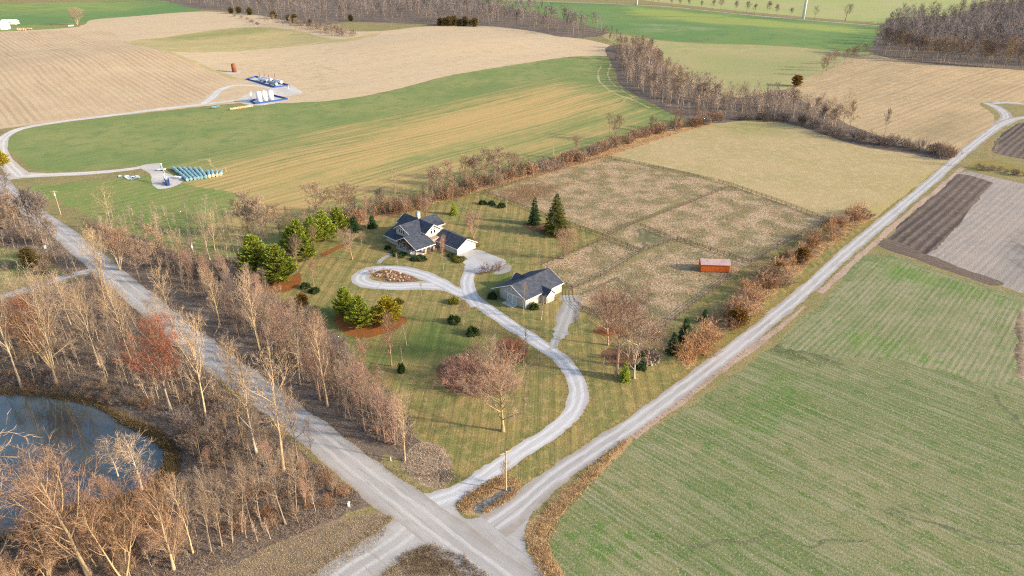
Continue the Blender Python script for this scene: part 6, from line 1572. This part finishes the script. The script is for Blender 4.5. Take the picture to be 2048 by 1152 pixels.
for px, lab in (([(970, 386), (1005, 400), (1060, 420), (1140, 450), (1216, 477)], 'dark rail fence between the lawn and the spruce paddock'),
                ([(1214, 315), (1300, 333), (1428, 362)], 'dark rail fence along the meadow behind the brown paddock'), ([(1436, 364), (1465, 372), (1560, 405), (1657, 442)], 'dark rail fence between hay meadow and far paddock'),
                ([(1463, 373), (1345, 420), (1264, 450), (1218, 472)], 'dark rail fence dividing the two far paddocks'), ([(1281, 453), (1340, 478)], 'short dark rail fence above the narrow grazed strip'),
                ([(1356, 480), (1409, 497), (1448, 510)], 'dark rail fence behind the red shed'), ([(1458, 513), (1500, 527)], 'short dark rail fence right of the red shed'),
                ([(1657, 444), (1580, 482), (1502, 527)], 'dark rail fence on the lane side of the far paddock'), ([(1084, 531), (1150, 504), (1214, 478)], 'dark rail fence between back lawn and barn paddock'),
                ([(1218, 479), (1280, 503)], 'short dark rail fence at the fence corner behind the barn'), ([(1145, 579), (1220, 546), (1282, 506), (1355, 479)], 'dark rail fence between the barn paddock and the shed paddock'),
                ([(1462, 547), (1457, 558), (1400, 601), (1312, 668)], 'dark rail fence on the lane side of the shed paddock'), ([(1308, 668), (1230, 643), (1165, 619), (1146, 602), (1145, 581)], 'dark rail fence behind the grove of bare trees'),
                ([(1124, 568), (1143, 577)], 'short dark rail fence joining the barn'), ([(970, 385), (1100, 345), (1212, 315)], 'dark rail fence under the field hedge')):
    fence(px, lab)

# ------------------------------------------------------------------ utility poles and roadside markers
def utility_pole(base, top, label, rz, box=True):
    H = tall(base, top); b = gp(*base)
    r = empty('utility_pole', (b[0], b[1], zat(*b)), rz, label, 'utility pole')
    MB().tube((0, 0, -.3), (0, 0, H), .17, .11, 10).obj('pole', MT['cedar'], r)
    cr = MB().box(-1.25, 1.25, .1, .22, H - .55, H - .4).obj('crossarm', MT['cedar'], r)
    for x in (-1.1, 0, 1.1): MB().lathe([(.03, H - .4), (.07, H - .36), (.05, H - .28), (.06, H - .2), (.02, H - .16)], 8, (x, .16)).obj('insulator', MT['porcelain'], cr)
    for s in (-1, 1): MB().tube((s * .75, .16, H - .5), (0, .12, H - 1.05), .03, n=4).obj('brace', MT['steel'], r)
    if box: MB().lathe([(.0, H - 2.1), (.27, H - 2.05), (.28, H - 1.15), (.2, H - 1.08), (.0, H - 1.06)], 12, (0, -.42)).obj('transformer', MT['white'], r)
    MB().tube((.16, -.05, 0), (.12, -.05, H - 1.2), .02, n=4).obj('ground_wire', MT['steel'], r)
    return r
utility_pole((122, 430), 381, 'pale wooden utility pole with transformer at the upper dirt road', R(25))
utility_pole((394, 540), 484, 'wooden utility pole with transformer above the roadside hedge', R(20))
utility_pole((1012, 981), 902, 'tall wooden utility pole on the grass island by the crossroads', R(35), False)
def marker(name, base, h, w, mat, label, cat):
    b = gp(*base); r = empty(name, (b[0], b[1], zat(*b)), R(20), label, cat)
    MB().box(-w, w, -w * .8, w * .8, -.1, h * .93).obj('body', mat, r)
    MB().wallprism([(-w * 1.1, h * .93), (0, h), (w * 1.1, h * .93)], 'y', -w * .9, w * .9).obj('cap', mat, r)
marker('road_marker', (782, 922), 1.1, .07, MT['white'], 'thin white marker post beside the dirt road', 'marker post')
marker('utility_pedestal', (698, 1012), 1.0, .24, MT['pedestal'], 'pale green utility pedestal in the brown corner meadow', 'pedestal')
marker('utility_pedestal', (91, 497), 1.2, .3, MT['white'], 'white utility pedestal under the trees at the upper road', 'pedestal')
marker('utility_pedestal', (243, 519), .9, .35, MT['white'], 'white box half hidden in brush beside the dirt road', 'pedestal')
marker('stake', (1107, 309), tall((1107, 309), 290), .12, MT['cedar'], 'taller wooden stake standing behind the field hedge', 'stake')
marker('stake', (1120, 312), tall((1120, 312), 303), .12, MT['cedar'], 'shorter wooden stake right of the tall one behind the hedge', 'stake')
marker('stake', (421, 325), 2.2, .12, MT['cedar'], 'wooden stake in the wheat above the wrapped bales', 'stake')
marker('stake', (453, 344), 2.4, .12, MT['cedar'], 'wooden stake at the right end of the wrapped bales', 'stake')

# ------------------------------------------------------------------ oil site on the hill
def tank(base, dia, H, mat, name, label, group=None):
    b = gp(*base); r = empty(name, (b[0], b[1], zat(*b)), R(30), label, 'tank', group)
    MB().lathe([(dia / 2, 0), (dia / 2, H * .97), (dia / 2 * .9, H * .985), (.3, H * 1.04)], 24).obj('shell', mat, r, True)
    for k in range(4): MB().lathe([(dia / 2 + .01, H * (.22 + .22 * k)), (dia / 2 + .05, H * (.22 + .22 * k) + .03), (dia / 2 + .05, H * (.22 + .22 * k) + .1), (dia / 2 + .01, H * (.22 + .22 * k) + .13)], 24).obj('hoop', mat, r)
    MB().lathe([(.25, H * 1.03), (.25, H * 1.03 + .3)], 10).obj('hatch', mat, r)
for i, (x, y, lab) in enumerate(((520, 205.5, 'left white tank of the three in the blue basin'), (531, 203, 'middle white tank of the three in the blue basin'), (543.5, 200.5, 'right white tank of the three in the blue basin'))):
    tank((x, y), 3.5, tall((x, y), 183.5 - i * 1.4), MT['white'], 'storage_tank', lab, 'white tanks in the blue basin')
tank((469, 144), 3.8, tall((469, 144), 127.5), MT['rust'], 'rusty_tank', 'rusty brown open tank alone on the tan hill')
def basin(px, h, label):
    Q = pts(px); c = Q.mean(0); z = zat(*c)
    r = empty('containment_basin', (c[0], c[1], z), 0, label, 'basin')
    for i in range(len(Q)):
        a, b = Q[i] - c, Q[(i + 1) % len(Q)] - c
        d = (b - a) / np.hypot(*(b - a)); n = np.array([-d[1], d[0]]) * .12; a = a - d * .1; b = b + d * .1
        za, zb = zat(*(a + c)) - z, zat(*(b + c)) - z; lo = min(za, zb) - .3; hi = max(za, zb) + h
        MB().prism([tuple(a - n), tuple(b - n), tuple(b + n), tuple(a + n)], lo, hi + .002 * i).obj('steel_wall', MT['blue'], r)
basin([(501, 203), (546, 191.5), (576, 199), (511, 208.5)], 1.0, 'blue steel basin wall round the three white tanks')
basin([(494, 159), (512, 154), (577, 171.5), (549, 175.5)], .9, 'blue steel basin wall round the lying vessels')
def vessel(p0, p1, dia, label, stack):
    a, b = gp(*p0), gp(*p1); c = (a + b) / 2; L = np.hypot(*(b - a)) / 2
    r = empty('vessel', (c[0], c[1], zat(*c) + .5), math.atan2(b[1] - a[1], b[0] - a[0]), label, 'vessel', 'lying vessels in the blue basin')
    m = MB(); q = dia / 2
    for x0, r0, x1, r1 in ((-L, q * .9, -L + .3, q), (-L + .3, q, L - .3, q), (L - .3, q, L, q * .9)): m.tube((x0, 0, q), (x1, 0, q), r0, r1, 16, True)
    m.obj('shell', MT['white'] if stack < 3 else MT['steel'], r)
    for x in (-L * .6, L * .6): MB().box(x - .15, x + .15, -q * .7, q * .7, -.6, q * .5).obj('saddle', MT['blue'], r)
    if stack: MB().tube((-L * .7, 0, dia - .1), (-L * .7, 0, dia + 3.6), .2, n=8).tube((-L * .7, 0, dia + 3.6), (-L * .7, 0, dia + 3.9), .3, n=8).obj('stack', MT['rust'], r)
vessel((518, 161), (536, 166), 2.2, 'leftmost lying vessel in the blue basin', 1)
vessel((528, 158.5), (543, 163), 2.0, 'back lying vessel with a rusty stack in the blue basin', 1)
vessel((537, 168), (554, 173), 2.6, 'front white vessel at the right end of the blue basin', 3)
vessel((549, 164), (564, 169), 2.4, 'rear white vessel at the right end of the blue basin', 1)
b = gp(530, 166); hk = empty('pump_skid', (b[0], b[1], zat(*b)), R(-20), 'dark blue pump skid between the lying vessels', 'pump')
MB().box(-1.2, 1.2, -.8, .8, 0, .3).obj('skid', MT['steel'], hk); MB().tube((-.9, 0, 1.0), (.5, 0, 1.0), .7, n=14).obj('drum', MT['blue'], hk); MB().box(.5, 1.1, -.5, .5, .3, 1.6).obj('motor', MT['dark'], hk)
b = gp(577, 177); va = empty('loading_valve', (b[0], b[1], zat(*b)), 0, 'white standpipe at the corner of the vessel basin', 'standpipe')
MB().tube((0, 0, 0), (0, 0, 2.4), .2, n=8).obj('pipe', MT['white'], va); MB().tube((-1.3, 0, 1.6), (1.3, 0, 1.6), .14, n=8).obj('crosspipe', MT['blue'], va)
a0, a1 = gp(503, 201), gp(509, 190); sa = empty('stairway', (a0[0], a0[1], zat(*a0)), math.atan2(a1[1] - a0[1], a1[0] - a0[0]), 'steel stairway leaning up to the left white tank', 'stairs')
for s in (-.4, .4): MB().tube((-3, s, 0), (2.5, s, 5.5), .1, n=6).obj('stringer', MT['trim'], sa)
for k in range(12): MB().box(-3 + k * .458, -2.7 + k * .458, -.38, .38, .1 + k * .458, .16 + k * .458).obj('step', MT['trim'], sa)

# pumpjack
b = gp(333, 366); pj = empty('pumpjack', (b[0], b[1], zat(*b)), R(125), 'blue and white pumpjack nodding on its gravel pad', 'pumpjack'); pj.scale = (1.05,) * 3
MB().box(-3.6, 2.2, -.9, -.6, 0, .35).box(-3.6, 2.2, .6, .9, 0, .35).box(-3.6, -3.3, -.6, .6, 0, .35).box(1.9, 2.2, -.6, .6, 0, .35).obj('skid', MT['blue'], pj)
for sx, sy in ((1.3, .7), (1.3, -.7), (-.6, .55), (-.6, -.55)): MB().tube((sx, sy, .3), (.3, sy * .25, 5.2), .13, n=6).obj('samson_leg', MT['white'], pj)
bm_ = MB(); ca_, sa_ = math.cos(R(32)), math.sin(R(32))
def bp(u, v): return (.3 + u * ca_ - v * sa_, 5.35 + u * sa_ + v * ca_)
prof = [bp(-3.1, -.2), bp(3.2, -.25), bp(3.2, .25), bp(-3.1, .2)]
bm_.wallprism(prof, 'y', -.2, .2).obj('walking_beam', MT['steel'], pj)
hh = MB().wallprism([bp(3.2, -1.5), bp(3.7, -1.2), bp(3.95, -.4), bp(3.9, .5), bp(3.6, 1.1), bp(3.2, .9)], 'y', -.28, .28).obj('horse_head', MT['white'], pj)
MB().tube((bp(3.9, .3)[0], 0, bp(3.9, .3)[1] - .2), (bp(3.9, .3)[0], 0, .6), .035, n=5).obj('bridle', MT['dark'], pj)
MB().lathe([(.35, 0), (.35, .5), (.15, .6), (.15, 1.3)], 10, (bp(3.9, .3)[0], 0)).obj('wellhead', MT['blue'], pj)
MB().box(-3.1, -1.7, -.5, .5, .35, 2.0).obj('gearbox', MT['dark'], pj)
for s in (-.75, .75):
    MB().wallprism([(-2.9, .8), (-1.7, 1.2), (-1.5, 2.2), (-2.1, 3.0), (-3.1, 2.4)], 'y', s - .14, s + .14).obj('counterweight', MT['blue'], pj)
    MB().tube((-2.2, s * 1.2, 2.4), (bp(-3.0, 0)[0], s * .5, bp(-3.0, 0)[1]), .07, n=5).obj('pitman_arm', MT['white'], pj)
MB().box(-4.6, -3.8, -.5, .5, .1, 1.2).obj('motor', MT['blue'], pj)
b = gp(356, 357); ct = empty('flat_tank', (b[0], b[1], zat(*b)), R(-20), 'low white rectangular tank beside the pumpjack', 'tank')
MB().box(-2.0, 2.0, -.7, .7, .1, 1.0).obj('shell', MT['white'], ct); MB().box(-2.1, 2.1, -.5, .5, 0, .1).obj('skid', MT['steel'], ct)
b = gp(324, 341); ct = empty('white_trailer', (b[0], b[1], zat(*b)), R(10), 'small white flat trailer left of the pumpjack', 'trailer')
MB().box(-1.8, 1.8, -.9, .9, .5, .75).obj('bed', MT['white'], ct)
for s in (-1, 1): MB().tube((0, s * 1.0, .4), (0, s * .8, .4), .4, n=12).obj('wheel', MT['dark'], ct)

# wrapped round bales
def bale_data(wrap, face):
    n = 14; r = .78; L = .70
    body = MB(); body.tube((-L, 0, r), (L, 0, r), r, r, n, True)
    return body.data('wrap', wrap), MB().tube((-L - .02, 0, r), (-L - .004, 0, r), r * .9, r * .9, n).data('face', face)
BALE = {k: bale_data(MT[a], MT[b_]) for k, (a, b_) in {'teal': ('teal', 'teal'), 'pale': ('palewrap', 'straw'), 'straw': ('straw', 'straw')}.items()}
def bale(x, y, az, kind, label, group):
    r = empty('round_bale', (x, y, zat(x, y)), az, label, 'bale', group)
    link('wrap', BALE[kind][0], r); link('face', BALE[kind][1], r)
for i in range(10):
    f = i / 9
    a = gp(*((347, 334.5) if False else (344 + 92 * f ** .9 + (7 if i > 5 else 0), 337 + 4 * f + (4 if 5 < i else 0))))
    e = gp(376 + 66 * f, 362.5 - 10 * f)
    L = np.hypot(*(e - a)); d = (e - a) / L; n = max(3, int(L / 1.66))
    for k in range(n):
        p = e - d * (k * 1.66 + .7 + RNG.normal(0, .06)) + np.array([-d[1], d[0]]) * RNG.normal(0, .08)
        last = i >= 6
        bale(p[0], p[1], math.atan2(d[1], d[0]) + math.pi + RNG.normal(0, .03), 'pale' if last and k < 1 else 'teal', 'pale wrapped round bale with open straw face near the field stake' if last and k < 1 else 'teal wrapped round bale in the rows beside the pumpjack',
             'pale wrapped bales' if last and k < 1 else 'teal wrapped bales')
for i, (x, y) in enumerate(((463, 220.5), (469, 219.5), (474, 218.8), (479, 218), (484, 217.3), (489, 216.6), (494, 215.8), (499, 215), (504, 214.2))):
    p = gp(x, y); bale(p[0], p[1], R(12), 'straw' if i not in (1, 7) else 'pale', 'tan straw bale in the short row below the tanks' if i not in (1, 7) else 'whitish wrapped bale in the short row below the tanks', 'bales below the tanks')
for x, y in ((427, 217), (432, 216.5), (437, 215.5)):
    p = gp(x, y); bale(p[0], p[1], R(15), 'teal', 'grey-green bale beside the gravel track bend', 'bales at the track bend')
for i in range(16):
    p = gp(36 + 3.0 * (i % 10) + RNG.uniform(-.5, .5), 58.5 + (i // 10) * 2.6); bale(p[0], p[1], R(RNG.uniform(0, 90)), 'straw' if i % 4 else 'pale', 'pale bale in the row by the far white sheds', 'bales by the white sheds')
# scraps of white sheeting
for i in range(9):
    p = gp(238 + 44 * RNG.random(), 350 + 9 * RNG.random()); rng = np.random.default_rng(500 + i)
    V = []; F = []; n = 6; w, l = rng.uniform(1.2, 2.2), rng.uniform(1.8, 3.6)
    for a in range(n):
        for c in range(n): V.append(((a / 5 - .5) * l + rng.normal(0, .1), (c / 5 - .5) * w + rng.normal(0, .1), .12 + abs(rng.normal(0, .14))))
    for a in range(n - 1):
        for c in range(n - 1): F.append((a * n + c, (a + 1) * n + c, (a + 1) * n + c + 1, a * n + c + 1))
    o = link('plastic_sheet', mesh_np('plastic_sheet', V, F, MT['palewrap' if i % 3 == 0 else 'white'])); o.location = (p[0], p[1], zat(*p)); o.rotation_euler = (0, 0, rng.uniform(0, 3))
    tag(o, 'crumpled white sheet lying on the grass left of the pumpjack', 'plastic sheet', 'white sheets left of the pumpjack')

# ------------------------------------------------------------------ far white sheds, wind turbines
def shed(base, L, D, Hh, rz, label):
    b = gp(*base); r = empty('white_shed', (b[0], b[1], zat(*b)), rz, label, 'shed')
    MB().wallprism([(0, 0), (0, Hh), (D / 2, Hh + D * .2), (D, Hh), (D, 0)], 'x', 0, L).obj('wall', MT['white'], r)
    MB().slab([(-.4, -.4, Hh), (L + .4, -.4, Hh), (L + .4, D / 2, Hh + D * .22), (-.4, D / 2, Hh + D * .22)], .2).slab([(-.4, D / 2, Hh + D * .22), (L + .4, D / 2, Hh + D * .22), (L + .4, D + .4, Hh), (-.4, D + .4, Hh)], .2).obj('roof', MT['white'], r)
    MB().box(L * .4, L * .65, -.06, 0, 0, Hh * .8).obj('door', MT['steel'], r)
shed((-14, 60), 14, 14, 6, R(8), 'big white shed cut by the left edge beyond the stubble')
shed((2, 49), 18, 10, 3.5, R(5), 'long low white shed behind the bigger one at the left')
b = gp(143, 54); vn = empty('farm_trailer', (b[0], b[1], zat(*b)), R(25), 'white farm trailer beside the bushy tree at the far sheds', 'trailer')
MB().box(-3, 3, -1.2, 1.2, 1, 2.4).obj('bed', MT['white'], vn)
for x in (-1.8, 1.8): MB().tube((x, -1.3, .5), (x, 1.3, .5), .5, n=12).obj('wheel', MT['dark'], vn)
def turbine(base, label, rz):
    b = gp(*base); r = empty('wind_turbine', (b[0], b[1], zat(*b)), rz, label, 'wind turbine')
    MB().tube((0, 0, -1), (0, 0, 80), 2.1, 1.3, 24).obj('tower', MT['white'], r, True)
    MB().box(-1.7, 1.7, -6, 3.2, 79.9, 83.6).obj('nacelle', MT['white'], r)
    hb = MB().tube((0, -8, 81.8), (0, -6, 81.8), .6, 1.5, 16).obj('hub', MT['white'], r)
    for k in range(3):
        t = k * 2.0944 + .5
        P_ = [(math.sin(t) * q, -7, 81.8 + math.cos(t) * q) for q in (1, 10, 40)]
        MB().tube(P_[0], P_[1], 1.0, 1.6, 8).tube(P_[1], P_[2], 1.6, .3, 8).obj('blade', MT['white'], r)
turbine((1606, 38.5), 'white wind turbine tower in front of the far lane', R(20))
turbine((1273, 10), 'white wind turbine tower at the top edge beside the tree row', R(20))

blades('island_grass', fill_px([(745, 549), (760, 541), (780, 539), (830, 556), (828, 562), (765, 560)], 160), .5, .25, 14, .06, TWIG['tawny'], 'rust and tawny dead plants in the driveway island', 'grass', 412, .8)

# ------------------------------------------------------------------ stones
def stone_data(seed):
    rng = np.random.default_rng(seed); m = MB().lathe([(.3, -.1), (.5, .08), (.46, .3), (.22, .44)], 8)
    m.v = [(x * rng.uniform(.8, 1.2), y * rng.uniform(.8, 1.2), z * rng.uniform(.85, 1.15)) for x, y, z in m.v]
    return m.data('stone', MT['stone'])
STONES = [stone_data(i) for i in range(5)]
ring = pts([(1293, 712), (1303, 705), (1314, 708), (1319, 716), (1315, 726), (1303, 731), (1292, 726)])
ring = smooth_line(ring, True, .7)
rt = empty('stone_ring', (ring[:, 0].mean(), ring[:, 1].mean(), 0), 0, 'ring of pale stones at the end of the grove bed', 'stone ring')
for i, p in enumerate(ring):
    o = link('stone', STONES[i % 5], rt); o.location = (p[0] - rt.location.x, p[1] - rt.location.y, 0); o.scale = (RNG.uniform(.5, .9),) * 3; o.rotation_euler = (0, 0, RNG.uniform(0, 6))
for i, p in enumerate(np.concatenate([scatter_px([(745, 549), (780, 540), (828, 557), (800, 563), (765, 559)], 26, .7), scatter_px([(1064, 462), (1100, 463), (1125, 468)], 4, .8), scatter_px([(1298, 712), (1312, 710), (1314, 724), (1300, 728)], 8, .6)])):
    o = link('boulder', STONES[i % 5]); o.location = (p[0], p[1], zat(*p)); s = RNG.uniform(.4, 1.2); o.scale = (s, s * RNG.uniform(.7, 1.1), s * .9); o.rotation_euler = (0, 0, RNG.uniform(0, 6))
    tag(o, 'pale boulder in the planted driveway island' if i < 26 else ('pale boulder in the dark spruce bed' if i < 30 else 'stone inside the pale stone ring'), 'boulder', ('boulders in the island', 'boulders in the spruce bed', 'stones in the ring')[0 if i < 26 else (1 if i < 30 else 2)])
